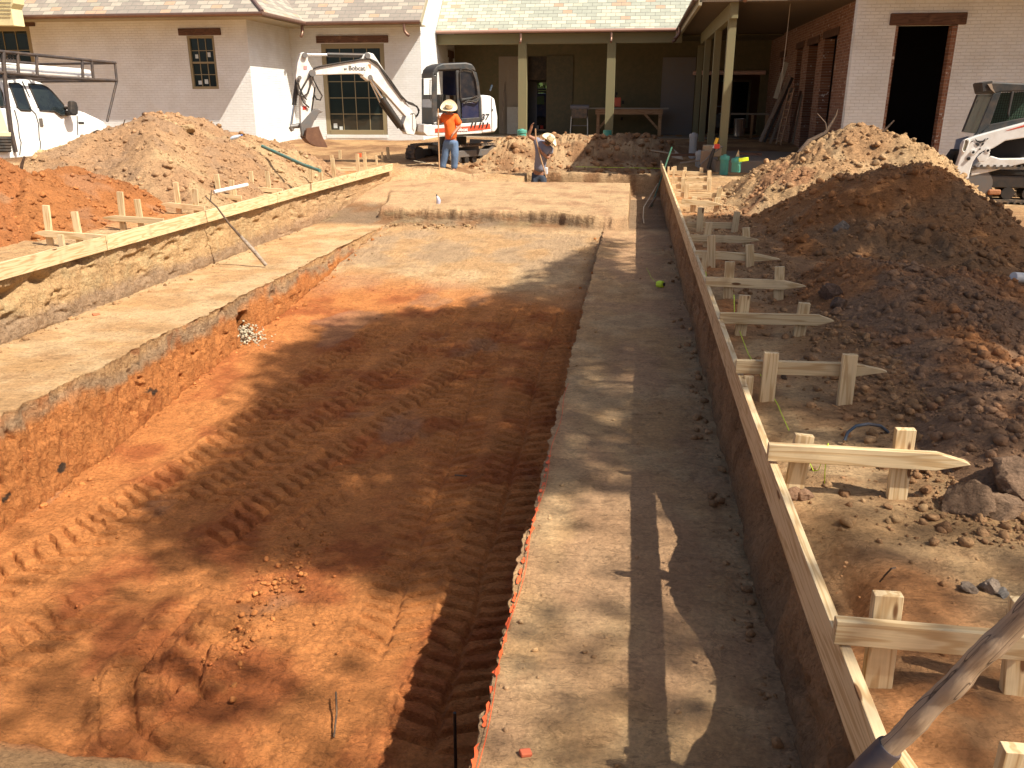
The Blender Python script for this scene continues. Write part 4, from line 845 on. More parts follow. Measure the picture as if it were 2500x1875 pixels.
tw([atY(48, 438, 12.2), atY(54, 400, 12.2), atY(60, 382, 12.2)], [.025, .022, .015], 'short stick standing in the soil below the truck door')
tw([atY(298, 314, 16.2), atY(305, 292, 16.2)], [.012, .008], 'thin twig standing on the ridge below the rack of the truck')
tw([atz(1110, 1160, ZS), atz(1140, 1162, ZS)], .006, 'tiny pale twig on the pit floor by the right wall')
# black hose in the soil, pipes
tag(MB().tube([atz(2062, 1075, .02), atz(2070, 1055, .06), atz(2090, 1040, .10), atz(2120, 1035, .11), atz(2150, 1040, .08), atz(2168, 1055, .02)], .009, 8).build('hose', plain('dark_blue_hose', (.03, .05, .08), .5), None, smooth=60), 'dark hose arching out of the soil behind the second brace', 'hose')
tag(MB().tube([atY(523, 472, 13.6) + Vector((0, 0, .02)), atY(604, 451, 14.2)], .032, 12).build('pipe', PVC, None, smooth=50), 'short white pipe lying across the fourth left brace', 'pipe', 'pipes lying about the site')
tag(MB().tube([atY(640, 357, 18.4), atY(742, 403, 17.4), atY(782, 417, 17.0)], .035, 12).build('pipe', plain('green_pipe', (.05, .17, .15), .5, dirt=.6), None, smooth=50), 'dark green pipe lying down the slope of the long ridge', 'pipe', 'pipes lying about the site')
p = atz(2500, 676, .12); tag(MB().tube([atz(2474, 676, .1), atz(2560, 682, .05)], .05, 14).build('pipe', PVC, None, smooth=50), 'pale pipe entering at the right edge on the bare ground', 'pipe', 'pipes lying about the site')
bt = thing('water_bottle', 'crushed clear plastic water bottle on the slope of the long ridge', 'bottle', atY(575, 337, 17.4)); q = atY(575, 337, 17.1)
MB().tube([q + Vector((-.1, 0, -.02)), q + Vector((-.06, 0, 0)), q + Vector((.06, 0, .03)), q + Vector((.11, 0, .05)), q + Vector((.13, 0, .055))], [.03, .04, .036, .015, .014], 12).build('bottle_body', plain('pale_blue_plastic', (.62, .74, .85), .2), bt, smooth=50)
MB().tube([q + Vector((.13, 0, .055)), q + Vector((.15, 0, .06))], .016, 10).build('cap', plain('blue_cap', (.08, .2, .6), .4), bt, smooth=50)
q = atz(1070, 497, -.38); bt = thing('water_bottle', 'small crumpled bottle standing on the far raised block of earth', 'bottle', q)
MB().tube([q, q + Vector((.01, 0, .07)), q + Vector((.0, 0, .11)), q + Vector((-.03, 0, .17))], [.045, .05, .04, .014], 12).build('bottle_body', plain('grey_plastic', (.45, .45, .55), .3), bt, smooth=50)
MB().tube([q + Vector((-.03, 0, .17)), q + Vector((-.035, 0, .2))], .017, 10).build('cap', BLACK, bt, smooth=50)
# green post leaning across the corner of the right trench, with a broom-like brace and crumpled tape
g0 = atz(1590, 505, ZS); tag(MB().tube([g0, atY(1640, 360, g0.y + 2.3)], .022, 6).build('leaning_post', plain('green_post_paint', (.02, .10, .06), .6, dirt=.4), None), 'dark green metal post leaning in the far corner of the right trench', 'post')
string('loose_string', 'pale crumpled tape hanging down the far corner of the right trench', [atY(1606, 448, 23), atY(1590, 475, 21.5), atz(1572, 505, ZS + .2), atz(1570, 530, ZS + .04), atz(1572, 545, ZS + .03)], plain('crumpled_tape', (.5, .42, .3), .8), .012, 'lengths of lime string')
tag(beam_obj('scrap_board', atz(1584, 507, ZS + .03), atY(1602, 480, 22.0), .02, .06, GREYWOOD), 'thin grey board propped in the far corner of the right trench', 'board')

# ================================================================== the houses
EZ = 4.36                                   # eave height
def slab(b, pts, th, m=0):                  # roof plane with thickness below it
    return b.prism([Vector(p) for p in pts], (0, 0, -th), m)
def window(parent, name, x0, x1, z0, z1, Y, ncol, rows, sashes=1, fr=.07, stickers=(), lintel=None, rec=.06, face='-y'):
    """recessed window in a wall facing -Y: frame, muntins, panes"""
    f = MB(); yb = Y + rec
    f.bb((x0, yb - .05, z0), (x0 + fr, yb + .06, z1)); f.bb((x1 - fr, yb - .05, z0), (x1, yb + .06, z1)); f.bb((x0 + fr, yb - .05, z1 - fr), (x1 - fr, yb + .06, z1)); f.bb((x0 + fr, yb - .07, z0), (x1 - fr, yb + .06, z0 + fr))
    if sashes == 2: f.bb((x0 + fr, yb - .03, (z0 + z1) / 2 - .03), (x1 - fr, yb + .05, (z0 + z1) / 2 + .03))
    F = f.build(name + '_frame' if name != 'window' else 'window', OLIVEF, parent, bevel=.006, seg=1)
    g = MB().bb((x0 + fr, yb + .02, z0 + fr), (x1 - fr, yb + .03, z1 - fr)).build('pane', GLASS, F); 
    mu = MB()
    for i in range(1, ncol): x = x0 + fr + (x1 - x0 - 2 * fr) * i / ncol; mu.bb((x - .011, yb, z0 + fr), (x + .011, yb + .018, z1 - fr))
    for i in range(1, rows): z = z0 + fr + (z1 - z0 - 2 * fr) * i / rows; mu.bb((x0 + fr, yb + .002, z - .011), (x1 - fr, yb + .016, z + .011))
    mu.build('glazing_bars', OLIVEF, F)
    for (sx, sz, w_, h_) in stickers:
        MB().bb((x0 + sx, yb + .012, z0 + sz), (x0 + sx + w_, yb + .0185, z0 + sz + h_)).build('paper_sticker', plain('sticker_paper', (.55, .60, .60), .7, dirt=.1), F)
    return F
def wall_y(b, x0, x1, z0, z1, Y, th, holes, m=0):
    """wall facing -Y from Y to Y+th with rectangular holes (x0,x1,z0,z1)"""
    hs = sorted(holes); x = x0
    for (a, c, d, e) in hs:
        if a > x: b.bb((x, Y, z0), (a, Y + th, z1), m)
        if d > z0: b.bb((a, Y, z0), (c, Y + th, d), m)
        if e < z1: b.bb((a, Y, e), (c, Y + th, z1), m)
        x = c
    if x < x1: b.bb((x, Y, z0), (x1, Y + th, z1), m)
    return b
def wall_x(b, y0, y1, z0, z1, X, th, holes, m=0):
    hs = sorted(holes); y = y0
    for (a, c, d, e) in hs:
        if a > y: b.bb((X, y, z0), (X + th, a, z1), m)
        if d > z0: b.bb((X, a, z0), (X + th, c, d), m)
        if e < z1: b.bb((X, a, e), (X + th, c, z1), m)
        y = c
    if y < y1: b.bb((X, y, z0), (X + th, y1, z1), m)
    return b
def elbow(parent, x, y, z, s=1, name='downspout', label=None, d=(0, -1)):
    dx, dy = d
    pts = [(x, y, z), (x, y, z - .16 * s), (x + dx * .02, y + dy * .02, z - .24 * s), (x + dx * .09, y + dy * .09, z - .33 * s), (x + dx * .17, y + dy * .17, z - .37 * s)]
    return MB().tube(pts, .05 * s, 12).build(name, COPPER, parent, smooth=50)

# ---- west house: painted brick, slate roofs
W = thing('brick_house', 'white painted brick house with slate roof behind the truck and the excavator', 'house', (-14, 29, 0))
Y1, Y2, XC, XG = 27.5, 31.0, -12.4, -7.6
b = MB(); wall_y(b, -34, XC, -.3, EZ + .1, Y1, .25, [(-14.47, -13.54, 2.16, 3.78), (-23.4, -19.95, .9, 4.12)])
b.build('front_wall', BRKX, W)
b = MB(); b.bb((XC - .25, Y1 + .25, -.3), (XC, Y2 + .25, EZ + .1)); b.build('return_wall', BRKY, W)
b = MB(); wall_y(b, XC, XG, -.3, EZ + .1, Y2, .25, [(-11.25, -8.93, .62, 3.72)]); b.bb((-11.25, Y2 - .02, .50), (-8.93, Y2 + .2, .62)); b.build('window_wall', BRKX, W)
m_ = .80
b = MB(); yr = 36.0
b.prism([(XG, Y2 + .25, -.3), (XG, 37.2, -.3), (XG, 37.2, EZ + m_ * 7.2), (XG, Y2 + .25, EZ + .25 + .1)], (-.25, 0, 0)); b.prism([(XG + .003, Y2 + .25 - .0, EZ + .12), (XG + .003, 37.2, EZ + .12), (XG + .003, 37.2, EZ + m_ * 7.2), (XG + .003, Y2 + .25, EZ + .36)], (-.2, 0, 0))
b.build('gable_wall', BRKY, W)
# roofs
e1 = Y1 - 1.0; xe = XC + 1.0; e2 = Y2 - 1.0; h = 7.0
b = MB(); slab(b, [(-34, e1, EZ), (xe, e1, EZ), (xe - h, e1 + h, EZ + m_ * h), (-34, e1 + h, EZ + m_ * h)], .07); b.build('roof_front', SLB, W)
b = MB(); slab(b, [(xe, e1, EZ), (xe, e2, EZ), (xe - (h - e2 + e1), e1 + h, EZ + m_ * (h - (e2 - e1))), (xe - h, e1 + h, EZ + m_ * h)], .07); b.build('roof_hip', SLBY, W)
b = MB(); slab(b, [(xe, e2, EZ), (XG + .28, e2, EZ), (XG + .28, e2 + h, EZ + m_ * h), (xe - h, e2 + h, EZ + m_ * h)], .07); b.build('roof_window_wing', SLB, W)
b = MB()      # soffits
b.bb((-34, e1 + .12, EZ - .12), (XC + .9, Y1, EZ - .08)); b.bb((XC, Y1, EZ - .12), (xe - .12, e2 + .12, EZ - .08)); b.bb((XC, e2 + .12, EZ - .124), (XG + .2, Y2, EZ - .084)); b.build('soffit', FASCIA, W)
gt = MB(); gt.tube([(-34, e1 - .02, EZ - .05), (xe + .02, e1 - .02, EZ - .05), (xe + .02, e2 - .02, EZ - .05), (XG + .25, e2 - .02, EZ - .05)], .062, 10); gt.build('gutter', COPPER, W, smooth=50)
rk = MB(); rk.beam((XG + .27, e2, EZ - .10), (XG + .27, e2 + h, EZ + m_ * h - .10), .03, .16); rk.build('rake_board', FASCIA, W)
hp = MB(); hp.tube([(xe, e1, EZ + .02), (xe - h, e1 + h, EZ + m_ * h + .02)], .06, 8); hp.build('hip_flashing', plain('lead_flashing', (.14, .09, .08), .6), W)
elbow(W, xe - .12, e2 + .02, EZ - .1); elbow(W, XG - .3, e2 - .02, EZ - .1, d=(1, 0))
# lintels, windows
LB = lambda x0, x1, z0, z1, Y, par: MB().bb((x0, Y - .05, z0), (x1, Y + .12, z1)).build('lintel', DARKWOOD, par, bevel=.015)
LB(-14.72, -13.28, 3.79, 4.0, Y1, W); LB(-23.6, -19.72, 4.12, 4.34, Y1, W); LB(-11.40, -8.76, 3.74, 3.98, Y2, W)
window(W, 'window', -14.47, -13.54, 2.16, 3.78, Y1, 3, 4, 2, .08, [(.19, .94, .10, .12), (.62, .98, .10, .14), (.20, .14, .12, .12), (.42, .16, .12, .14)])
window(W, 'window', -23.4, -19.95, .9, 4.12, Y1, 7, 5, 1, .14, [])
window(W, 'window', -11.25, -8.93, .62, 3.72, Y2, 4, 5, 1, .16, [(.26, .22, .14, .17), (.48, .14, .12, .14)])
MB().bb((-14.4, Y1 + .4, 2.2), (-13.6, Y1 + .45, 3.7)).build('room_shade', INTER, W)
lp = thing('vent_pipe', 'small dark pipe end in the white brick wall between truck and ridge', 'pipe end', atY(352, 279, Y1)); q = atY(352, 279, Y1); MB().tube([q, q + Vector((0, -.05, 0))], .06, 12).build('rim', BLACK, lp, smooth=40); MB().tube([q + Vector((0, -.04, 0)), q + Vector((0, -.07, 0))], .04, 12).build('stub', STEELB, lp, smooth=40)
# cream gabled house at the far left edge (only its eave and siding show)
H2 = thing('cream_house', 'cream sided gable at the top left corner behind the brick house', 'house', (-24, 25.5, 0))
pl = atY(0, 0, 25.6); MB().prism([atY(-260, -60, 25.6), atY(-260, 58, 25.6), atY(34, 62, 25.6), atY(26, 20, 25.6), atY(32, 8, 25.6), atY(30, -60, 25.6)], (0, .5, 0)).build('wall', plain('cream_siding', (.70, .64, .36), .6), H2)
for k in range(5):
    a = atY(-260, 10 + k * 9 - 14, 25.57); c = atY(27, 8 + k * 9 - 8, 25.57); MB().beam(a, c, .02, .012).build('siding_board', FASCIA, H2)
# white hanging lamp arm at the corner
# ---- centre porch: slate roof on olive posts, olive rear wall
Cn = thing('centre_porch', 'open porch with green slate roof, olive posts and olive back wall', 'porch', (-3, 34, .45))
YE, YW, SL = 33.5, 36.9, .45
b = MB(); slab(b, [(XG + .02, YE - .12, EZ - .06), (16, YE - .12, EZ - .06), (16, YE + 9, EZ - .06 + 9.12 * .86), (XG + .02, YE + 9, EZ - .06 + 9.12 * .86)], .08); b.build('roof', SLX, Cn)
MB().tube([(XG + .05, YE - .16, EZ - .13), (1.5, YE - .16, EZ - .13)], .06, 10).build('gutter', plain('pinkish_gutter', (.40, .24, .19), .5, .3), Cn, smooth=50)
MB().bb((XG, YE + .12, EZ - .55), (1.55, YE + .42, EZ - .18)).build('beam', OLIVE, Cn, bevel=.01)
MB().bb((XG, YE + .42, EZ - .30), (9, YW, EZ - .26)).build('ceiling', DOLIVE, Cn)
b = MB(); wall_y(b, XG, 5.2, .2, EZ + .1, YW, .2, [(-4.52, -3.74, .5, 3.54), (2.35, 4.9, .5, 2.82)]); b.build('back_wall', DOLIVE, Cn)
MB().bb((XG + .0, YE + .05, -.1), (9, YW + .6, .45)).build('floor_slab', plain('concrete_slab', (.30, .24, .17), .9, dirt=.6, bump=.004), Cn)
MB().bb((-3.55, YE - .02, .16), (1.0, YE + .05, .43)).build('brick_step', plain('raw_slab_edge', (.30, .19, .12), .9, dirt=.7, bump=.01), Cn)
for x in (-4.33, -1.0): MB().bb((x - .16, YE + .1, .40), (x + .16, YE + .42, EZ - .5)).build('post', OLIVE, Cn, bevel=.008)
for x in (-4.36, -1.02): elbow(Cn, x, YE - .16, EZ - .2, .9)
MB().bb((-3.72, YW - .05, .46), (-2.64, YW - .002, 3.56)).build('door', plain('olive_door', (.075, .066, .034), .65), Cn, bevel=.004)
MB().bb((-5.74, YW - .04, .46), (-4.60, YW - .012, 3.53)).build('wallboard_panel', plain('shaded_wallboard', (.27, .22, .165), .85), Cn)
MB().bb((.98, YW - .08, .46), (2.30, YW - .02, 3.45)).build('wallboard_panel', plain('grey_wallboard', (.20, .18, .165), .85), Cn)
tag_b = MB().bb((-5.35, YW - .32, .46), (-4.64, YW - .28, 1.55)); o = tag_b.build('loose_sheet', plain('pale_board', (.42, .40, .36), .8)); tag(o, 'grey sheet leaning beside the left porch post', 'sheet')
tag(beam_obj('long_plank', atY(1226, 315, YW - .35), atY(1231, 200, YW - .1), .05, .03, GREYWOOD, None, up=(0, 1, 0)), 'thin plank leaning on the wallboard left of the porch post', 'plank')
# gable wall pieces and side window under the porch
MB().bb((XG + .0, 35.5, 3.45), (XG + .06, 36.5, 3.72)).build('lintel', DARKWOOD, W, bevel=.01); MB().bb((XG + .0, 35.65, 1.2), (XG + .03, 36.35, 3.45)).build('side_door', plain('brown_door', (.10, .06, .04), .6), W)
# outlet boxes
for px, py in ((1637, 237), (1521, 250), (1505, 229), (1518, 290)):
    q = atY(px, py, YW); tag(MB().box((q.x, YW - .01, q.z), (.09, .03, .12)).build('outlet_box', BLACK, None), {1637: 'dark outlet box high on the right of the olive wall', 1521: 'outlet box just right of the red jug', 1505: 'outlet box above the red jug', 1518: 'outlet box low under the workbench'}[px], 'outlet box', 'outlet boxes on the olive wall')
# what shows through the door opening: a room, trees outside and a dark blue pickup
MB().bb((-6.2, YW + .2, .3), (-2.2, YW + .25, .5)).build('threshold', GREYWOOD, Cn)
b = MB(); b.bb((-5.0, YW + .2, 2.62), (-3.2, YW + 6, 3.9)); b.bb((-4.9, YW + .2, .3), (-4.75, YW + 5.5, 4)); b.bb((-3.1, YW + .2, .3), (-2.95, YW + 5.5, 4)); b.build('passage', INTER, Cn)
# room behind the right rear opening
b = MB(); b.bb((1.6, YW + 4.6, .3), (6.4, YW + 4.8, 4)); b.bb((1.7, YW + .2, .3), (1.85, YW + 4.6, 4)); b.bb((6.2, YW + .2, .3), (6.4, YW + 4.6, 4)); b.bb((1.7, YW + .2, 3.9), (6.4, YW + 4.8, 4.0)); b.build('room', plain('bare_stud_room', (.20, .085, .04), .85), Cn)
MB().tube([(2.20, YW - .12, 2.86), (5.05, YW - .12, 2.86)], .085, 12).build('header_pipe', plain('pinkish_pipe', (.62, .40, .33), .5), Cn, smooth=40)
F = MB(); F.bb((3.4, YW + 4.5, .6), (3.5, YW + 4.58, 2.7)); F.bb((4.2, YW + 4.5, .6), (4.3, YW + 4.58, 2.7)); F.bb((5.0, YW + 4.5, .6), (5.1, YW + 4.58, 2.7)); F.bb((3.4, YW + 4.5, 2.6), (5.1, YW + 4.585, 2.7)); FF = F.build('inner_window', FASCIA, Cn)
MB().bb((4.3, YW + 4.53, .6), (5.0, YW + 4.55, 2.6)).build('pane', GLASS, FF)

# ---- right porch along the lap: four posts, eave, ceiling, red brick wall
Rp = thing('side_porch', 'dark side porch with tall olive posts running back along the right', 'porch', (2, 28, .4))
XE = 1.44; Yn = 23.2
b = MB(); slab(b, [(XE - .05, Yn, EZ - .08), (XE - .05, YE + .3, EZ - .08), (XE + 4.0, YE + 4.2, EZ - .08 + 4.05 * .86), (XE + 4.0, Yn, EZ - .08 + 4.05 * .86)][::-1], .08); b.build('roof', SLY, Rp)
MB().tube([(XE - .10, Yn, EZ - .15), (XE - .10, YE - .1, EZ - .15)], .065, 10).build('gutter', plain('brown_gutter', (.12, .075, .06), .5, .4), Rp, smooth=50)
MB().bb((XE, Yn, EZ - .24), (5.3, YE + 3.4, EZ - .20)).build('ceiling', plain('brown_ceiling', (.11, .08, .05), .8), Rp)
MB().bb((XE - .02, Yn, EZ - .32), (XE + .06, YE, EZ - .16)).build('fascia', FASCIA, Rp)
MB().bb((2.21, Yn + .1, EZ - .62), (2.41, YE + .1, EZ - .24)).build('beam', OLIVE, Rp, bevel=.01)
for y in (23.4, 27.2, 31.0, 34.5): MB().bb((2.2, y, .0), (2.40, y + .20, EZ - .6)).build('post', OLIVE, Rp, bevel=.008)
for (x, y) in ((XE - .1, 33.0), (XE - .1, 31.3)): elbow(Rp, x, y, EZ - .2, 1.0, d=(-1, -.3))
q = atY(1816, 3, 23.3); elbow(Rp, q.x, 23.2, q.z + .32, .9)
b = MB(); ops = [(25.0, 26.6, .4, 3.45), (27.5, 28.9, .4, 3.4), (29.9, 30.9, .4, 3.4), (33.2, 34.2, .4, 3.3)]
wall_x(b, 22.75, YW, -.2, EZ, 5.2, .28, ops); b.build('brick_wall', REDY, Rp)
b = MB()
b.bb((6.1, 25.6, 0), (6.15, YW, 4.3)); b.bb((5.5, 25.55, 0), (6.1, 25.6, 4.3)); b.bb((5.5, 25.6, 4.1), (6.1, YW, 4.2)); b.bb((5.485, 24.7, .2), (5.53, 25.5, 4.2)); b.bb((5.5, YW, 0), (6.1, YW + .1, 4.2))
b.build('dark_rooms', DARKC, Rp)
for (y0, y1, z0, z1) in ops: MB().bb((5.17, y0 - .2, z1), (5.5, y1 + .2, z1 + .2)).build('lintel', DARKWOOD, Rp, bevel=.01)
MB().bb((2.15, 23.3, -.1), (5.2, YE + .2, .30)).build('floor_slab', plain('concrete_slab', (.22, .18, .14), .9, dirt=.6), Rp)
# ---- east house: white brick front with a dark doorway
E_ = thing('brick_house', 'white painted brick house front at right with a tall dark doorway', 'house', (9, 22.5, .2))
b = MB(); wall_y(b, 5.06, 20, -.2, 5.2, 22.5, .25, [(5.98, 7.36, .25, 3.48)]); b.build('front_wall', BRKX, E_)
b = MB(); b.bb((5.98, 22.505, .25), (6.04, 22.75, 3.46)); b.bb((7.24, 22.505, .25), (7.36, 22.75, 3.46)); b.build('raw_brick_jamb', REDX, E_)
MB().bb((5.82, 22.44, 3.48), (7.52, 22.62, 3.74)).build('lintel', DARKWOOD, E_, bevel=.02)
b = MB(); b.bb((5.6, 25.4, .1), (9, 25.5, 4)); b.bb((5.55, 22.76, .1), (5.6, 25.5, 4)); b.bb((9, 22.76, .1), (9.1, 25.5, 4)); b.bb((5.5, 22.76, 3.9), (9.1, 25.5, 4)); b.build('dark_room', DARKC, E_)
b = MB(); b.bb((5.0, 21.0, 4.30), (20, 22.5, 4.36)); b.build('soffit', FASCIA, E_)
b = MB(); slab(b, [(4.9, 20.7, 4.5), (20, 20.7, 4.5), (20, 27, 9.4), (4.9, 27, 9.4)], .08); b.build('roof', SLX, E_)
q = atY(1962, 60, 22.9)
string('hanging_cord', 'thin cord hanging from the side porch ceiling', [(3.75, 24, EZ - .22), (3.74, 24, 3.2), (3.70, 24, 2.0)], plain('pale_cord', (.4, .35, .28), .8), .008, cat='cord')

# ---- things standing on the porches
wb = thing('workbench', 'long wooden workbench with braced legs against the olive wall', 'workbench', atY(1540, 330, 35.9)); Yw = 35.9
T = lambda px, py, y=35.9: atY(px, py, y)
MB().bb((T(1440, 262).x, 35.5, T(1440, 266).z), (T(1632, 262).x, 36.3, T(1440, 263).z)).build('top', plain('plywood_top', (.30, .27, .22), .7), wb)
xa, xb = T(1455, 262).x, T(1618, 262).x; zt = T(1440, 266).z - .005
MB().bb((xa, 35.55, zt - .20), (xb, 35.6, zt)).build('apron', BENCHW, wb)
for x in (xa + .05, xb - .15):
    for y in (35.6, 36.1): MB().bb((x, y, .45), (x + .12, y + .09, zt)).build('leg', BENCHW, wb)
MB().beam((xa + .15, 35.65, zt - .75), (xa + .7, 35.65, zt - .08), .04, .09).build('brace', BENCHW, wb); MB().beam((xb - .15, 35.65, zt - .75), (xb - .8, 35.65, zt - .08), .04, .09).build('brace', BENCHW, wb)
jg = thing('fuel_jug', 'red plastic jug standing on the workbench behind the porch post', 'jug', T(1508, 261)); q = T(1508, 261)
MB().bb((q.x - .14, 35.75, q.z + .0), (q.x + .12, 35.95, q.z + .36)).build('jug_body', plain('red_plastic', (.55, .10, .05), .5), jg, bevel=.03); MB().tube([(q.x - .08, 35.85, q.z + .35), (q.x - .1, 35.85, q.z + .45)], .03, 10).build('cap', BLACK, jg, smooth=40)
ms = thing('saw_stand', 'folding tool stand with grey saw cover and aluminium legs beside the olive door', 'tool stand', T(1413, 328)); q0 = T(1394, 262, 35.2); q1 = T(1437, 262, 35.2)
MB().tube([(q0.x - .02, 35.2, q0.z), (q1.x + .02, 35.2, q1.z)], .10, 12).build('cover', plain('slate_grey_cover', (.12, .12, .14), .6), ms, smooth=40)
MB().bb((q0.x + .03, 35.1, q0.z - .42), (q1.x - .03, 35.3, q0.z - .06)).build('saw_body', plain('dark_saw', (.07, .06, .05), .6, dirt=.6), ms, bevel=.03)
for s, x in ((-1, q0.x + .03), (1, q1.x - .03)): MB().tube([(x, 35.15, q0.z - .35), (x + s * .03, 35.05, .45)], .022, 8).build('leg', plain('aluminium', (.5, .5, .48), .4, .8), ms)
MB().tube([(q0.x + .03, 35.1, .85), (q1.x - .03, 35.1, .85)], .018, 8).build('crossbar', GREYST, ms)
for i, (px0, py0, px1, py1, w_, mt, lab) in enumerate([(1856, 345, 1928, 185, .10, GREYWOOD, 'long grey plank leaning on the brick wall, leftmost'), (1866, 347, 1935, 190, .08, STEELB, 'dark plank leaning just right of the leftmost grey one'),
    (1893, 240, 1920, 153, .13, plain('cream_board', (.52, .50, .38), .7), 'cream board leaning highest against the brick wall'), (1880, 350, 1934, 215, .07, GREYWOOD, 'narrow grey plank leaning left of the ladder'),
    (1925, 350, 1955, 222, .07, DARKWOOD, 'dark plank leaning right of the ladder'), (1935, 352, 1958, 230, .05, GREYWOOD, 'rightmost thin plank leaning on the brick wall')]):
    a = atY(px0, py0, 27.6 + i * .1); c = atP(px1, py1, (5.12, 0, 0), (1, 0, 0)); c = atY(px1, py1, 28.2 + i * .1)
    tag(beam_obj('leaning_plank', a, c, w_, .04, mt, None, up=(0, 1, 0)), lab, 'plank', 'planks leaning on the brick wall')
ld = thing('ladder', 'wooden extension ladder leaning on the brick wall among the planks', 'ladder', atY(1905, 350, 27.4)); la, lb = atY(1895, 352, 27.4), atY(1928, 215, 28.0); ra, rb_ = atY(1906, 354, 27.3), atY(1940, 215, 27.9)
LW = plain('ladder_wood', (.36, .22, .12), .6); MB().beam(la, lb, .03, .06).build('rail', LW, ld); MB().beam(ra, rb_, .03, .06).build('rail', LW, ld)
for k in range(7): t = .06 + k * .14; MB().tube([la.lerp(lb, t), ra.lerp(rb_, t)], .02, 8).build('rung', LW, ld)
# table, bucket and stock in the far corner room
tb = thing('trestle_table', 'low pale trestle table in front of the far opening', 'table', atY(1830, 330, 34.5)); q0, q1 = atY(1757, 276, 34.5), atY(1876, 276, 34.5)
MB().bb((q0.x, 34.3, q0.z - .06), (q1.x, 35.0, q0.z)).build('top', GREYWOOD, tb)
for x in (q0.x + .1, (q0.x * .35 + q1.x * .65), q1.x - .1): MB().bb((x, 34.35, .35), (x + .09, 34.43, q0.z - .06)).build('leg', BENCHW, tb)
bk = thing('metal_bin', 'shiny round metal bin under the far table', 'bin', atY(1803, 333, 33.9)); q = atY(1803, 333, 33.9)
MB().lathe([(.0, 0), (.18, 0), (.2, .02), (.21, .62), (.22, .64), (.2, .64), (.19, .05), (0, .05)], 24, (q.x, 33.9, q.z)).build('bin_body', CHROME, bk, smooth=40); MB().tube([(q.x - .2, 33.9, q.z + .5), (q.x - .24, 33.9, q.z + .46), (q.x - .2, 33.9, q.z + .4)], .012, 6).build('handle', STEELB, bk)

# ---- capped pipes at the porch posts
def capped(name, label, px, pt, pb, Y, r, mat, cap=True):
    t = atY(px, pt, Y); z = atY(px, pb, Y).z; root = thing(name, label, 'pipe', (t.x, Y, z), 'capped pipes standing by the porch posts')
    MB().tube([(t.x, Y, z - .15), (t.x, Y, t.z)], r, 16).build('pipe_body', mat, root, smooth=40)
    if cap: MB().lathe([(r * 1.14, -.09), (r * 1.14, .0), (r * 1.0, .02), (r * .5, .022), (r * .45, .05), (0, .05)], 16, (t.x, Y, t.z)).build('cap', mat, root, smooth=40)
capped('capped_pipe', 'teal pipe with cap in front of the near right porch post', 1770, 382, 412, 22.6, .105, TEAL)
capped('capped_pipe', 'wider teal pipe end right of the near porch post', 1799, 388, 405, 22.2, .115, TEAL)
capped('capped_pipe', 'tall teal pipe in front of the middle porch post', 1483, 318, 346, 32.6, .16, TEAL, False)
capped('capped_pipe', 'short teal pipe with pale rim by the left porch post', 1274, 318, 328, 31.5, .16, TEAL)
capped('capped_pipe', 'tall grey pipe with dark cap beside the far porch posts', 1694, 328, 380, 26.2, .115, GREYPVC)
capped('capped_pipe', 'short grey pipe with cap right of the tall grey one', 1708, 371, 396, 24.6, .10, GREYPVC)
q = atY(1799, 385, 22.2); tag(MB().prism([(q.x - .03, 22.2, q.z + .03), (q.x + .06, 22.2, q.z + .03), (q.x + .03, 22.2, q.z + .2)], (0, .02, 0)).build('wood_wedge', PINE), 'small pale wedge standing on the wide teal pipe', 'wedge')
q = atY(1815, 389, 22.0); tag(MB().beam((q.x - .11, 22.0, q.z - .02), (q.x + .12, 22.0, q.z + .01), .06, .09).build('yellow_block', plain('neon_yellow', (.70, .85, .03), .5), None, bevel=.01), 'neon yellow block lying beside the wide teal pipe', 'block')
# post hole digger and other tools in the shade
dg = thing('hand_digger', 'long handled digging tool with yellow grip leaning at the near porch post', 'hand tool', atY(1730, 420, 22.8)); D = lambda px, py, y=22.8: atY(px, py, y)
MB().tube([D(1729, 412), D(1738, 378), D(1748, 352)], [.05, .05, .03], 10).build('lower_shaft', STEELB, dg, smooth=40); MB().tube([D(1746, 352), D(1752, 337)], .042, 12).build('grip', YEL, dg, smooth=40)
MB().tube([D(1742, 362), D(1748, 350)], .035, 10).build('collar', plain('pale_collar', (.6, .6, .58), .4), dg); MB().box(D(1750, 357), (.14, .1, .12)).build('red_clamp', REDP, dg, bevel=.02)
tag(MB().tube([D(1707, 405), D(1732, 381), D(1765, 357)], .016, 8).build('steel_rod', GREYST, None, smooth=50), 'grey steel rod leaning left over the yellow gripped digger', 'rod')
tag(beam_obj('scrap_plank', D(1590, 367, 25.9), D(1675, 380, 25.6), .12, .03, plain('pale_scrap', (.36, .28, .19), .8)), 'pale scrap plank on the shaded soil left of the grey pipes', 'plank', 'scrap timber by the side porch')
tag(MB().prism([D(1640, 384, 25.4), D(1650, 372, 25.5), D(1645, 366, 25.6), D(1662, 380, 25.4), D(1668, 390, 25.2)], (0, .02, .02)).build('torn_sheet', plain('torn_paper', (.36, .30, .22), .9)), 'torn pale sheet on the shaded soil', 'sheet')
tag(beam_obj('scrap_plank', D(1660, 398, 24.4), D(1716, 391, 24.3), .1, .04, GREYWOOD), 'weathered plank lying beyond the last brace', 'plank', 'scrap timber by the side porch')
tag(beam_obj('scrap_plank', D(1635, 378, 25.0), D(1742, 377, 24.9), .1, .07, DARKWOOD), 'dark timber lying left of the digging tools', 'plank', 'scrap timber by the side porch')
tag(beam_obj('scrap_plank', D(1800, 375, 23.8), D(1860, 377, 23.8), .1, .07, DARKWOOD), 'dark timber lying right of the near porch post', 'plank', 'scrap timber by the side porch')
tag(MB().box(D(1738, 368, 23.4), (.45, .5, .28)).build('cardboard_box', plain('cardboard', (.32, .24, .15), .85), None, bevel=.02), 'brown box behind the digging tools', 'box')
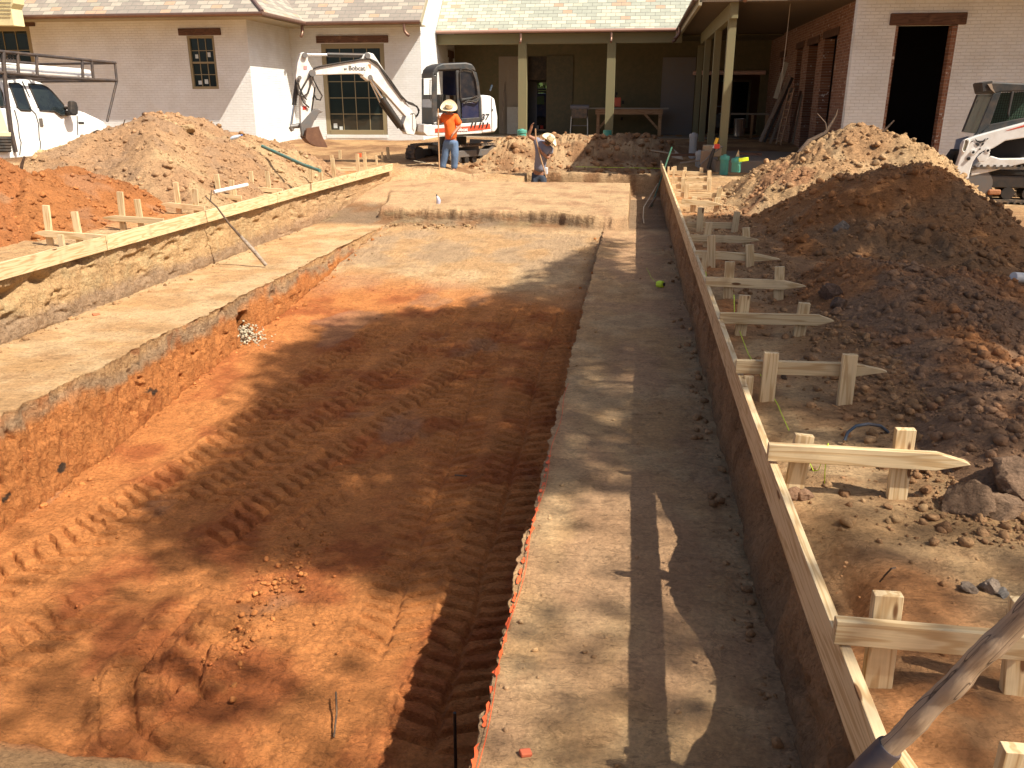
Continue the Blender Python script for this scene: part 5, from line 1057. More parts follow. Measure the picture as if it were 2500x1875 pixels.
tag(MB().box(D(1722, 392, 23.1), (.24, .24, .5)).build('brick_stack', plain('rough_block', (.26, .18, .12), .9, bump=.01), None, bevel=.02), 'rough upright block left of the near porch post', 'block')
MBk = MB(); q = D(1757, 305, 30.5)
bg_ = thing('shop_vacuum', 'dark machine standing behind the near porch post', 'machine', D(1757, 330, 30.5)); MB().bb((q.x - .22, 30.3, q.z - .1), (q.x + .15, 30.7, q.z + .35)).build('machine_body', BLACK, bg_, bevel=.04)
MB().tube([(q.x - .24, 30.2, q.z + .3), (q.x - .24, 30.2, q.z + .6), (q.x + .1, 30.2, q.z + .6)], .02, 8).build('handle', GREYST, bg_)
# white wall lamp at the left house corner, flag-like leaf behind the excavator
# view through the door: parked pickup and garden trees
tk = thing('parked_pickup', 'dark blue pickup with a roof rack seen through the porch door opening', 'pickup truck', (-5.8, 45, .3)); NB = plain('navy_paint', (.03, .045, .10), .3, coat=.4)
V = lambda px, py, y=44.0: atY(px, py, y)
MB().prism([V(1280, 262), V(1281, 240), V(1296, 228), V(1345, 228), V(1352, 262), V(1352, 286), V(1280, 286)], (0, 1.6, 0)).build('body', NB, tk, bevel=.04)
for (a, c) in ((1288, 1303), (1309, 1329)): MB().prism([V(a, 255, 43.98), V(a + 1, 236, 43.98), V(c - 1, 234, 43.98), V(c, 255, 43.98)], (0, -.01, 0)).build('window', plain('greenish_glass', (.10, .16, .07), .2), tk)
MB().tube([V(1285, 218), V(1345, 218)], .04, 8).build('roof_rack', BLACK, tk); MB().tube([V(1285, 224), V(1345, 224)], .04, 8).build('roof_rack', BLACK, tk)
for px in (1292, 1312, 1334): MB().tube([V(px, 218), V(px, 229)], .03, 6).build('rack_post', BLACK, tk)
MB().bb((V(1280, 290).x, 43.9, .3), (V(1352, 290).x, 45.5, V(1280, 286).z)).build('chassis', BLACK, tk)
MB().bb((V(1287, 312).x, 43.8, V(1287, 316).z), (V(1316, 306).x, 43.85, V(1287, 306).z)).build('bumper', plain('bumper_chrome', (.55, .53, .5), .4), tk)
MB().bb((V(1320, 312).x, 43.8, V(1287, 314).z), (V(1327, 306).x, 43.85, V(1287, 306).z)).build('tail_light', REDP, tk)

# ================================================================== machines and people
def planeT(q, n, ox, oy, sc):
    q = Vector(q); n = Vector(n).normalized()
    def T(x, y, off=0.0): return atP(ox + x * sc, oy + y * sc, q + n * off, n)
    return T
DRKG = plain('tinted_glass', (.012, .013, .018), .12, dirt=.12); NAVY = plain('dark_blue_glass', (.02, .024, .06), .15, dirt=.1)
LETT = plain('dark_lettering', (.03, .03, .03), .5, dirt=.05); ORST = plain('red_orange_stripe', (.62, .07, .025), .45, dirt=.2); LWHT = plain('white_lettering', (.8, .8, .78), .5, dirt=.05)
# ---- compact excavator
ph = R(32); eu = Vector((-math.cos(ph), -math.sin(ph), 0)); en = Vector((math.sin(ph), -math.cos(ph), 0))
EQ = atY(1130, 330, 25.7); BT = planeT(EQ, en, 600, 0, .31646); ES = lambda x, y, off=.72: BT(x, y, off)
ex = thing('mini_excavator', 'white compact excavator with charcoal cab, raised boom and grey thumb, facing left', 'excavator', (EQ.x, EQ.y, .1))
def trace(name, pts, T, off, depth, mat, parent, bevel=.012, smooth=None):
    P_ = [T(x, y, off) for x, y in pts]; nn = en if T in (BT, ES) else T.n
    return MB().prism(P_, -nn * depth).build(name, mat, parent, bevel=bevel)
boom = trace('boom', [(515, 530), (650, 502), (890, 462), (912, 420), (945, 403), (985, 415), (1012, 455), (1060, 530), (1200, 730), (1292, 872), (1268, 905), (1235, 900), (1085, 730), (965, 602), (925, 590), (880, 570), (700, 574), (525, 580)], BT, .13, .26, OFFWH, ex, .02)
trace('boom_bracket', [(905, 590), (940, 500), (975, 560), (990, 600), (950, 625)], BT, .17, .34, OFFWH, ex, .01)
arm = trace('dipper_arm', [(425, 408), (445, 402), (470, 408), (482, 470), (515, 530), (520, 600), (535, 640), (525, 700), (490, 945), (425, 955), (420, 740), (398, 640), (386, 590), (400, 480)], BT, .11, .22, OFFWH, ex, .015)
trace('king_post', [(1215, 960), (1240, 890), (1302, 880), (1322, 960), (1302, 1045), (1240, 1035)], BT, .2, .4, OFFWH, ex, .02)
for (x, y, r) in ((447, 428, .07), (928, 432, .075), (948, 597, .065), (407, 600, .05), (1275, 900, .10), (1222, 1000, .06), (505, 565, .09)):
    c = BT(x, y, 0); MB().tube([c + en * .19, c - en * .19], r, 14).build('pin', GREYST, ex, smooth=40)
def cyl(a, b, c, rb, rr, T=BT, off=0): MB().tube([T(*a, off), T(*b, off)], rb, 14).build('cylinder_barrel', STEELB, ex, smooth=40); MB().tube([T(*b, off), T(*c, off)], rr, 12).build('cylinder_rod', CHROME, ex, smooth=40)
cyl((910, 428), (628, 422), (455, 420), .062, .034)
cyl((1210, 990), (1050, 755), (955, 605), .085, .035, off=.05); cyl((1180, 985), (1035, 790), (965, 640), .05, .02, off=-.2)
cyl((398, 615), (372, 812), (350, 965), .06, .03); cyl((525, 670), (500, 860), (480, 960), .05, .025, off=.05)
MB().tube([BT(345, 978), BT(440, 965)], .065, 10).build('bucket_link', GREYST, ex, smooth=40); MB().tube([BT(345, 978), BT(362, 1010)], .06, 10).build('bucket_link', GREYST, ex, smooth=40)
MB().tube([BT(425, 950, .1), BT(440, 1050, .1)], .05, 10).build('bucket_link', GREYST, ex, smooth=40)
trace('thumb', [(430, 1000), (428, 950), (470, 900), (515, 850), (555, 838), (598, 862), (565, 878), (550, 905), (540, 925), (530, 930), (515, 970), (505, 985), (492, 1010), (470, 1040), (445, 1055)], BT, .13, .24, GREYST, ex, .015)
bk_ = MB()
P0 = [BT(*p, .38) for p in [(468, 1005), (568, 990), (595, 1060), (630, 1130), (560, 1125), (500, 1100), (462, 1060)]]; bk_.prism(P0, -en * .03); bk_.prism([p - en * .76 for p in P0], -en * .03)
for a, c in ((0, 6), (6, 5), (5, 4), (4, 3)): 
    d_ = (P0[c] - P0[a]); bk_.prism([P0[a], P0[c], P0[c] - en * .76, P0[a] - en * .76], Vector((0, 0, -.03)))
bk_.prism([P0[0], P0[1], P0[1] - en * .08, P0[0] - en * .08], Vector((0, 0, .05)))
bk_.build('bucket', RUST, ex, bevel=.006)
for pts in ([(505, 560), (470, 620), (430, 690), (425, 740), (445, 790), (490, 830)], [(510, 560), (525, 620), (560, 690), (590, 740), (575, 772), (545, 765), (528, 730)], [(500, 555), (505, 640), (480, 720), (440, 745), (405, 730), (395, 660), (410, 620)], [(400, 620), (415, 680), (440, 730), (470, 770)],
            [(520, 530), (560, 515), (640, 500), (760, 480), (880, 460), (960, 455), (1010, 480), (1060, 545), (1110, 610), (1200, 740), (1260, 800), (1320, 820), (1338, 850), (1325, 890), (1300, 910)], [(1230, 780), (1290, 800), (1325, 830), (1335, 870), (1310, 900)], [(960, 460), (1030, 510), (1100, 620), (1210, 765)]):
    MB().tube([BT(x, y, .16) for x, y in pts], .022, 8).build('hydraulic_hose', BLACK, ex, smooth=60)
text('maker_lettering', 'Bobcat', .165, BT(793, 541, .136), -eu, (0, .0, 1), LETT, ex, .002, bold=.002)
def cathead(T, x, y, s, off, parent):
    """the small black animal-head emblem beside the maker's name"""
    mp = lambda pts: [T(x + a * s, y + b * s, off) for a, b in pts]; nn = en if T is BT else T.n; b = MB()
    b.prism(mp([(-1.0, -.75), (-.55, -.35), (0, -.28), (.55, -.35), (1.05, -.85), (.85, -.2), (.45, .02), (.1, .05), (0, .3), (-.25, .05), (-.6, -.05), (-.9, -.3)]), nn * .003)
    b.prism(mp([(-1.0, .15), (-.6, .1), (-.2, .2), (-.1, .55), (-.45, .8), (-.8, .55)]), nn * .003); b.prism(mp([(.25, .25), (.6, .05), (.75, .2), (.5, .6), (.2, .65)]), nn * .003)
    return b.build('maker_emblem', LETT, parent)
cathead(BT, 770, 532, 12, .136, ex)
for (x, y, w_, h_, mt) in ((460, 522, 26, 28, plain('faded_warning_label', (.55, .25, .25), .6)), (455, 832, 30, 26, REDP), (955, 512, 22, 34, plain('amber_plate', (.42, .20, .07), .6))):
    MB().prism([BT(x - w_ / 2, y - h_ / 2, .118 if x < 600 else .136), BT(x + w_ / 2, y - h_ / 2, .118 if x < 600 else .136), BT(x + w_ / 2, y + h_ / 2, .118 if x < 600 else .136), BT(x - w_ / 2, y + h_ / 2, .118 if x < 600 else .136)], en * .003).build('warning_label', mt, ex)
# upper body
trace('engine_hood', [(1812, 740), (1835, 733), (1890, 740), (1922, 762), (1934, 830), (1945, 900), (1944, 985), (1925, 1018), (1880, 1024), (1822, 1030), (1822, 940)], ES, .74, 1.45, WHITE, ex, .05)
trace('side_skirt', [(1372, 960), (1470, 968), (1822, 942), (1822, 1030), (1480, 1048), (1400, 1050), (1370, 1020)], ES, .73, 1.40, OFFWH, ex, .02)
trace('red_stripe', [(1462, 992), (1560, 985), (1700, 975), (1885, 955), (1890, 995), (1700, 1012), (1462, 1022)], ES, .745, .02, ORST, ex, .002)
for x in (1742, 1768, 1805, 1828, 1860): MB().tube([ES(x - 4, 985, .75), ES(x + 8, 945, .75)], .022, 8).build('vent_slot', BLACK, ex)
text('model_number', '37', .235, ES(1815, 925, .75), -eu, (0, 0, 1), LETT, ex, .002, shear=.2, bold=.006)
text('maker_lettering', 'Bobcat', .135, ES(1618, 1012, .75), -eu, (0, 0, 1), LWHT, ex, .002, bold=.003)
MB().tube([ES(1897, 745, .752), ES(1900, 1018, .752)], .006, 6).build('panel_seam', LETT, ex); MB().box(ES(1902, 848, .755), (.03, .03, .05)).build('latch', BLACK, ex)
# cab
K = -.36   # cab shell thickness into the body is handled piece by piece
trace('cab_roof', [(1440, 575), (1448, 535), (1475, 505), (1520, 487), (1700, 480), (1748, 492), (1772, 525), (1782, 560), (1745, 545), (1650, 540), (1490, 548), (1468, 585)], ES, .72, .98, CHAR, ex, .05)
for nm, off in (('cab_frame', .72), ('cab_frame', -.20)):
    b = MB()
    for pl_ in ([(1440, 575), (1468, 585), (1478, 560), (1476, 940), (1440, 950), (1436, 700)], [(1622, 545), (1645, 545), (1662, 945), (1636, 948)], [(1745, 545), (1782, 560), (1800, 640), (1814, 760), (1822, 940), (1804, 942), (1796, 760), (1770, 620)], [(1476, 900), (1636, 900), (1636, 950), (1476, 965)], [(1655, 762), (1800, 745), (1806, 775), (1660, 792)], [(1660, 915), (1806, 905), (1822, 942), (1660, 950)]):
        b.prism([ES(x, y, off) for x, y in pl_], -en * .06)
    b.build(nm, CHAR, ex, bevel=.012)
trace('door_pane', [(1652, 560), (1680, 548), (1745, 560), (1772, 640), (1795, 742), (1660, 762)], ES, .70, .02, DRKG, ex, .004)
trace('lower_door_pane', [(1668, 800), (1806, 782), (1814, 905), (1668, 918)], ES, .70, .02, NAVY, ex, .004)
MB().tube([ES(x, y, .75) for x, y in [(1652, 560), (1662, 532), (1700, 528), (1748, 545), (1775, 620), (1792, 735), (1740, 760), (1668, 775), (1656, 750), (1652, 560)]], .018, 8).build('door_seal', BLACK, ex, smooth=60)
MB().tube([ES(x, y, .76) for x, y in [(1690, 790), (1720, 775), (1775, 790), (1800, 770)]], .025, 8).build('door_handle', BLACK, ex, smooth=60)
trace('rear_pane', [(1520, 548), (1630, 548), (1636, 735), (1520, 735)], ES, -.18, .02, NAVY, ex, .004)
b = MB(); fr0, fr1 = ES(1440, 575, .72), ES(1440, 575, -.2)
def front(y0, y1, d0, d1, th=.05): 
    a = ES(1440, y0, .72); c = ES(1440, y1, .72); b.prism([a - en * d0, a - en * d1, c - en * d1, c - en * d0], -eu * th)
front(560, 600, 0, .98); front(730, 765, 0, .98); front(830, 960, 0, .98); front(600, 960, .9, .98); front(600, 960, 0, .06); b.build('cab_front_frame', CHAR, ex, bevel=.02)
b = MB(); front(765, 830, .06, .9, .01); b.build('lower_front_pane', plain('smoky_glass', (.20, .21, .27), .15), ex)
b = MB(); c = ES(1440, 960, .72); b.prism([c + Vector((0, 0, -.0)), c - en * .98, c - en * .98 + Vector((0, 0, -.22)) - eu * .05, c + Vector((0, 0, -.22)) - eu * .05], eu * .10); b.build('front_skirt', OFFWH, ex, bevel=.03)
b = MB(); sc_ = ES(1590, 860, .25); b.box(sc_, (.5, .5, .12)); b.box(sc_ + Vector((.22, .1, .35)), (.12, .48, .6)); b.build('seat', BLACK, ex, bevel=.04)
b = MB(); b.box(ES(1510, 800, .2), (.12, .7, .5)); b.tube([ES(1510, 800, .5), ES(1520, 730, .5)], .02, 8); b.build('control_console', BLACK, ex, bevel=.02)
MB().tube([ES(x, y, .76) for x, y in [(1440, 620), (1422, 615), (1420, 760), (1430, 780)]], .012, 6).build('grab_rail', BLACK, ex, smooth=60)
MB().tube([ES(1885, 700, .2), ES(1900, 655, .2)], .03, 6).build('mirror', plain('mirror_back', (.03, .06, .09), .3), ex)
# undercarriage
v = Vector((-math.sin(R(30)), -math.cos(R(30)), 0)); wv = Vector((math.cos(R(30)), -math.sin(R(30)), 0)); ec = Vector((-5.5, 26.15, -.02))
def track(parent, c, fwd, side, Lg, Hh, W_, mat, drop=0, lugs=44, low=.0):
    r = Hh / 2; pts = []; hl = Lg / 2 - r; n_ = 10
    for k in range(n_ + 1): a = -math.pi / 2 + math.pi * k / n_; pts.append((hl + r * math.cos(a), r + r * math.sin(a)))
    for k in range(n_ + 1): a = math.pi / 2 + math.pi * k / n_; pts.append((-hl + r * math.cos(a), r + r * math.sin(a)))
    P3 = lambda s, z, o: c + fwd * s + Vector((0, 0, z)) + side * o
    b = MB(); nP = len(pts); base = []
    for o in (-W_ / 2, W_ / 2):
        for k in (1.0, .86):
            for (s, z) in pts:
                cs = max(-hl, min(hl, s)); base.append(P3(cs + (s - cs) * k, r + (z - r) * k, o))
    fs = []
    for i in range(nP):
        j = (i + 1) % nP; A0, A1, B0, B1 = 0, nP, 2 * nP, 3 * nP
        fs += [(A0 + i, A0 + j, B0 + j, B0 + i), (A1 + j, A1 + i, B1 + i, B1 + j), (A0 + j, A0 + i, A1 + i, A1 + j), (B0 + i, B0 + j, B1 + j, B1 + i)]
    b.add(base, fs)
    per = [0]; cp = pts + [pts[0]]
    for p, q in zip(cp[:-1], cp[1:]): per.append(per[-1] + math.hypot(q[0] - p[0], q[1] - p[1]))
    for k in range(lugs):
        t = per[-1] * k / lugs; i = max(j for j in range(len(per) - 1) if per[j] <= t + 1e-9); p, q = cp[i], cp[i + 1]; f = (t - per[i]) / (per[i + 1] - per[i] + 1e-9)
        s, z = p[0] + (q[0] - p[0]) * f, p[1] + (q[1] - p[1]) * f; tx, tz = (q[0] - p[0]), (q[1] - p[1]); l_ = math.hypot(tx, tz); tx /= l_; tz /= l_; nx, nz = tz, -tx
        b.prism([P3(s + tx * .022, z + tz * .022, -W_ / 2), P3(s + tx * .015 + nx * .03, z + tz * .015 + nz * .03, -W_ / 2), P3(s - tx * .015 + nx * .03, z - tz * .015 + nz * .03, -W_ / 2), P3(s - tx * .022, z - tz * .022, -W_ / 2)], side * W_)
    tr = b.build('track', mat, parent, smooth=35)
    for s, rr in ((hl, r * .78), (-hl, r * .78)): MB().tube([P3(s, r, -W_ * .42), P3(s, r, W_ * .42)], rr, 20).build('drive_wheel', GREYST, tr, smooth=40)
    for k in range(5): s = -hl + (k + .5) * 2 * hl / 5; MB().tube([P3(s, r * .5, -W_ * .4), P3(s, r * .5, W_ * .4)], r * .36, 14).build('road_wheel', STEELB, tr, smooth=40)
    MB().box(c + Vector((0, 0, r * 1.1)), (1, 1, 1)) and MB().beam(P3(-hl * .8, r * 1.15, 0), P3(hl * .8, r * 1.15, 0), W_ * .8, r * .7).build('track_frame', STEELB if low else GREYST, tr, bevel=.02)
    return tr
TRK = plain('dusty_track_rubber', (.06, .05, .042), .85, dirt=.9, dcol=(.30, .20, .12), scale=9, bump=.006)
track(ex, ec + wv * .72, v, wv, 2.3, .56, .36, TRK); track(ex, ec - wv * .72, v, wv, 2.3, .56, .36, TRK)
MB().box(ec + Vector((0, 0, .42)), (1.2, 1.4, .3), Matrix.Rotation(R(30), 3, 'Z')).build('undercarriage', STEELB, ex, bevel=.03); MB().tube([ec + Vector((0, 0, .5)), ec + Vector((0, 0, .78))], .42, 24).build('turntable', STEELB, ex, smooth=40)
rb0 = ec - v * 1.1; bl = MB(); bl.prism([rb0 - v * .75 + wv * 1.0 + Vector((0, 0, .12)), rb0 - v * .75 - wv * 1.0 + Vector((0, 0, .12)), rb0 - v * .85 - wv * 1.0 + Vector((0, 0, .62)), rb0 - v * .85 + wv * 1.0 + Vector((0, 0, .62))], -v * .05)
bl.beam(rb0 + wv * .45 + Vector((0, 0, .35)), rb0 - v * .8 + wv * .45 + Vector((0, 0, .35)), .12, .16); bl.beam(rb0 - wv * .45 + Vector((0, 0, .35)), rb0 - v * .8 - wv * .45 + Vector((0, 0, .35)), .12, .16); bl.build('dozer_blade', STEELB, ex, bevel=.01)

# ---- compact track loader at the right
lu = Vector((-math.cos(R(5)), math.sin(R(5)), 0)); ln = Vector((-math.sin(R(5)), -math.cos(R(5)), 0)); LQ = atz(2400, 494, .05)
LT = planeT(LQ, ln, 2250, 180, .1929)
class PlaneT:
    def __init__(s, f, n): s.f = f; s.n = n
    def __call__(s, *a): return s.f(*a)
LT = PlaneT(LT, ln); tl = thing('track_loader', 'white compact track loader with black cab entering at the right edge', 'loader', (LQ.x + .8, LQ.y + .7, .05))
trace('lift_arm', [(600, 822), (700, 785), (1296, 622), (1700, 500), (1700, 700), (1296, 812), (1060, 850), (980, 900), (905, 945), (850, 965), (790, 980), (735, 1010), (690, 1060), (650, 1130), (620, 1220), (595, 1330), (545, 1345), (470, 1350), (400, 1378), (398, 1330), (440, 1190), (500, 1010), (512, 905), (540, 850)], LT, .02, .16, WHITE, tl, .018)
trace('red_stripe', [(1060, 722), (1296, 650), (1700, 540), (1700, 560), (1296, 672), (1120, 715)], LT, .024, .006, ORST, tl, .001)
trace('pivot_plate', [(700, 1060), (780, 990), (850, 985), (868, 1010), (850, 1050), (800, 1110), (730, 1120)], LT, .04, .03, OFFWH, tl, .01)
for (x, y, r, mt) in ((655, 993, .042, OFFWH), (840, 972, .04, OFFWH), (480, 1400, .075, OFFWH), (597, 1076, .03, DARKC), (645, 855, .01, LETT), (838, 823, .01, LETT), (740, 953, .014, LETT)):
    c = LT(x, y, .05); MB().tube([c, c - ln * .1], r, 16).build('pin_boss', mt, tl, smooth=40)
    if mt is OFFWH: MB().tube([c + ln * .003, c - ln * .05], r * .55, 14).build('pin', DARKC, tl, smooth=40)
trace('head_light', [(540, 850), (580, 838), (592, 860), (560, 970), (530, 985), (522, 965)], LT, .035, .03, plain('lamp_lens', (.22, .20, .15), .2), tl, .01)
MB().tube([LT(x, y, .04) for x, y in [(545, 838), (590, 826), (605, 850), (560, 985), (525, 990), (510, 960), (545, 838)]], .012, 8).build('light_surround', WHITE, tl, smooth=60)
cathead(LT, 742, 868, 66, .026, tl)
trace('lower_body', [(640, 1180), (760, 1110), (880, 1040), (1000, 1075), (1296, 1072), (1700, 1060), (1700, 1130), (1296, 1140), (880, 1240), (620, 1300)], LT, -.02, 1.5, OFFWH, tl, .02)
trace('dark_gap_fill', [(850, 965), (1040, 860), (1296, 800), (1700, 700), (1700, 1080), (1000, 1080), (900, 1050)], LT, -.25, 1.1, DARKC, tl, .01)  # near-black block stands in for the shaded gap under the arm
# cab: frame with glass, mesh guard inside
trace('cab_roof', [(870, 110), (930, 104), (1320, 122), (1700, 130), (1700, 215), (1010, 235), (905, 262)], LT, -.12, 1.15, CHAR, tl, .03)
b = MB()
for pl_ in ([(905, 255), (1010, 230), (985, 300), (860, 660), (700, 780), (640, 812), (700, 740)], [(1140, 225), (1175, 222), (1120, 480), (1110, 560), (1090, 500)], [(870, 640), (1700, 480), (1700, 620), (700, 800)]):
    b.prism([LT(x, y, -.12) for x, y in pl_], -ln * .06)
b.build('cab_frame', CHAR, tl, bevel=.01)
b = MB()
for pl_ in ([(905, 255), (1010, 230), (985, 300), (860, 660), (700, 780), (640, 812), (700, 740)], [(870, 640), (1700, 480), (1700, 620), (700, 800)]): b.prism([LT(x, y, -1.2) for x, y in pl_], -ln * .06)
b.build('cab_frame', CHAR, tl, bevel=.01)
gm = MB()
for k in range(26): x = 880 + k * 30; gm.prism([LT(x + 60, 225, -.2), LT(x + 66, 225, -.2), LT(x - 50, 700, -.2), LT(x - 56, 700, -.2)], -ln * .008)
for k in range(14): y = 250 + k * 32; gm.prism([LT(860, y, -.205), LT(1700, y - 30, -.205), LT(1700, y - 26, -.205), LT(860, y + 5, -.205)], -ln * .008)
gm.build('window_guard', BLACK, tl)
trace('side_pane', [(1000, 240), (1700, 215), (1700, 560), (860, 700), (860, 650)], LT, -.14, .008, CLEAR, tl, 0)
trace('far_pane', [(1000, 240), (1700, 215), (1700, 600), (860, 700), (860, 650)], LT, -1.1, .008, plain('green_tinted_glass', (.10, .16, .12), .2), tl, 0)
cf = [LT(905, 258, -.14), LT(700, 760, -.14)]; b = MB()
for o0, o1 in ((0, .05), (.9, 1.05), (.42, .46)): b.prism([cf[0] - ln * o0, cf[0] - ln * o1, cf[1] - ln * o1, cf[1] - ln * o0], -lu * .05)
b.prism([cf[0], cf[0] - ln * 1.05, cf[0] - ln * 1.05 + (cf[1] - cf[0]) * .08, cf[0] + (cf[1] - cf[0]) * .08], -lu * .05); b.build('front_door_frame', BLACK, tl, bevel=.008)
MB().prism([cf[0] - ln * .05, cf[0] - ln * .9, cf[1] - ln * .9, cf[1] - ln * .05], -lu * .006).build('front_glass', plain('greenish_windscreen', (.13, .17, .11), .1), tl)
c = LT(880, 135, -.1); MB().prism([c + Vector((.02, 0, .06)), c + Vector((.02, 0, -.10)), c + Vector((-.12, 0, -.13)), c + Vector((-.16, 0, .03))], -ln * .5).build('work_light', BLACK, tl, bevel=.01)
MB().prism([LT(835, 130, -.08), LT(890, 125, -.08), LT(905, 190, -.08), LT(935, 245, -.08), (LT(880, 200, -.08))], -ln * .02).build('light_bracket', plain('tan_bracket', (.38, .30, .22), .5), tl)
MB().tube([LT(x, y, -.95) for x, y in [(790, 300), (735, 300), (705, 350), (640, 600), (625, 690), (660, 705), (665, 640)]], .014, 8).build('grab_rail', BLACK, tl, smooth=60)
MB().prism([LT(x, y, -1.15) for x, y in [(440, 830), (600, 790), (590, 900), (560, 1000), (480, 1180), (420, 1380), (330, 1300), (390, 1050)]], -ln * .05).build('quick_attach_plate', BLUEG, tl, bevel=.01)
MB().tube([LT(x, y, -.7) for x, y in [(310, 1230), (350, 1060), (400, 990), (445, 990), (460, 1060), (430, 1200), (390, 1340)]], .075, 12).build('bucket_tilt_hose', BLACK, tl, smooth=60)
b = MB(); b.prism([LT(x, y, .0) for x, y in [(215, 1230), (280, 1215), (315, 1250), (318, 1330), (260, 1350), (215, 1290)]], -ln * 1.7); b.build('bucket', plain('dusty_dark_bucket', (.12, .09, .07), .7, .2, dirt=.7), tl, bevel=.02)
lc = LT(1296, 1645, 0); lc = Vector((lc.x, lc.y, .05)) + ln * -.2
r0 = LT(480, 1440, 0); r1 = LT(1296, 1640, 0); Lx = (Vector((r1.x - r0.x, r1.y - r0.y, 0))).length
tc_ = Vector((r0.x, r0.y, .06)) - lu * 1.17 - ln * .2
TRK2 = plain('loader_track_rubber', (.05, .045, .04), .8, dirt=.9, dcol=(.28, .19, .11), scale=9, bump=.006)
track(tl, tc_, lu, ln, 2.35, .62, .40, TRK2, lugs=50, low=1); track(tl, tc_ - ln * 1.35, lu, ln, 2.35, .62, .40, TRK2, lugs=50, low=1)
MB().box(LT(920, 1500, -.02), (.22, .06, .10)).build('mud_cake', plain('orange_mud', (.34, .14, .06), .9, bump=.01), tl, bevel=.03)

# ---- white pickup with a pipe rack
TQ = atY(135, 300, 15.7); th_ = R(8.7); tu = Vector((math.sin(th_), math.cos(th_), 0)); tn = Vector((math.cos(th_), -math.sin(th_), 0))
TT = PlaneT(planeT(TQ, tn, 0, 100, .1808), tn)
pt = thing('pickup_truck', 'white extended cab pickup with black pipe rack parked behind the heaps', 'pickup truck', (TQ.x - 1, TQ.y, .1))
TW = plain('truck_white_paint', (.80, .79, .76), .25, dirt=.12, coat=.6)
trace('body', [(-400, 1610), (150, 1592), (540, 1562), (1190, 1490), (1205, 1330), (1245, 1245), (1320, 1212), (1395, 1240), (1432, 1310), (1440, 1360), (1468, 1350), (1455, 1240), (1442, 1145), (1400, 1088), (1330, 1050), (1250, 1012), (1150, 965), (1050, 935), (900, 905), (540, 905), (90, 905), (-400, 900)], TT, 0, 1.95, TW, pt, .05)
n2 = (tn * .962 + Vector((0, 0, .272))).normalized(); bq = TT(540, 930, -.01); GT = PlaneT(lambda x, y, off=0: atP(x * .1808, 100 + y * .1808, bq + n2 * off, n2), n2)
near = [GT(x, y) for x, y in [(-400, 900), (-400, 560), (60, 535), (300, 515), (430, 522), (560, 560), (690, 660), (880, 860), (930, 920)]]
far_ = []
for p in near:
    o_ = (p - TQ).dot(tn); far_.append(p - tn * (1.95 + 2 * o_))
b = MB(); nn_ = len(near); b.add(near + far_, [tuple(range(nn_)), tuple(range(2 * nn_ - 1, nn_ - 1, -1))] + [(i + 1 if i + 1 < nn_ else 0, i, nn_ + i, nn_ + (i + 1 if i + 1 < nn_ else 0)) for i in range(nn_)]); b.build('cab_roof', TW, pt, bevel=.04)
TG = plain('cab_window_glass', (.012, .016, .018), .06, dirt=.22, dcol=(.10, .13, .10), scale=2.2)
for nm, pl_ in (('front_window', [(385, 578), (560, 590), (640, 630), (700, 680), (860, 862), (905, 1000), (830, 1008), (790, 985), (730, 950), (540, 940), (400, 620)]), ('rear_window', [(120, 570), (250, 572), (298, 610), (420, 925), (412, 942), (280, 936), (245, 915), (150, 650)]), ('crew_window', [(-200, 600), (-20, 590), (30, 700), (58, 880), (30, 890), (-200, 890)])):
    wn_ = MB().prism([GT(x, y, .012) for x, y in pl_], -n2 * .006).build(nm, TG, pt); MB().tube([GT(x, y, .012) for x, y in pl_ + [pl_[0]]], .014, 6).build('window_seal', BLACK, wn_, smooth=60)
for pl_ in ([(300, 545), (345, 640), (400, 760)], [(400, 905), (480, 985), (520, 1120), (530, 1320), (548, 1370), (540, 1480), (515, 1540)], [(195, 930), (240, 1100), (262, 1300), (285, 1370), (265, 1540)], [(1040, 1010), (1050, 1270)]):
    MB().tube([(GT if pl_[0][1] < 600 else TT)(x, y, .012 if pl_[0][1] < 600 else .004) for x, y in pl_], .010, 6).build('door_seam', LETT, pt, smooth=60)
MB().prism([TT(x, y, .02) for x, y in [(530, 1045), (575, 1042), (594, 1155), (550, 1155)]], -tn * .02).build('door_handle', plain('grey_handle', (.10, .09, .08), .5), pt, bevel=.008)
MB().prism([TT(x, y, .01) for x, y in [(1058, 1090), (1135, 1092), (1140, 1120), (1065, 1120)]], -tn * .012).build('fender_badge', LETT, pt, bevel=.004)
MB().prism([TT(x, y, .26) for x, y in [(965, 815), (1000, 805), (1040, 830), (1062, 900), (1060, 985), (1030, 1008), (980, 1005), (958, 960)]], -tn * .10).build('mirror', BLACK, pt, bevel=.02)
MB().tube([TT(880, 900, 0), TT(950, 915, .2)], .03, 8).build('mirror_arm', BLACK, pt, smooth=40); MB().tube([TT(900, 980, 0), TT(960, 960, .2)], .05, 8).build('mirror_arm', BLACK, pt, smooth=40)
for s in (1330, -700):
    c = TT(s, 1450, -.02); wl = MB().tube([c, c - tn * .26], .40, 28).build('wheel', BLACK, pt, smooth=40); MB().tube([c + tn * .005, c - tn * .1], .22, 20).build('rim', GREYST, wl, smooth=40)
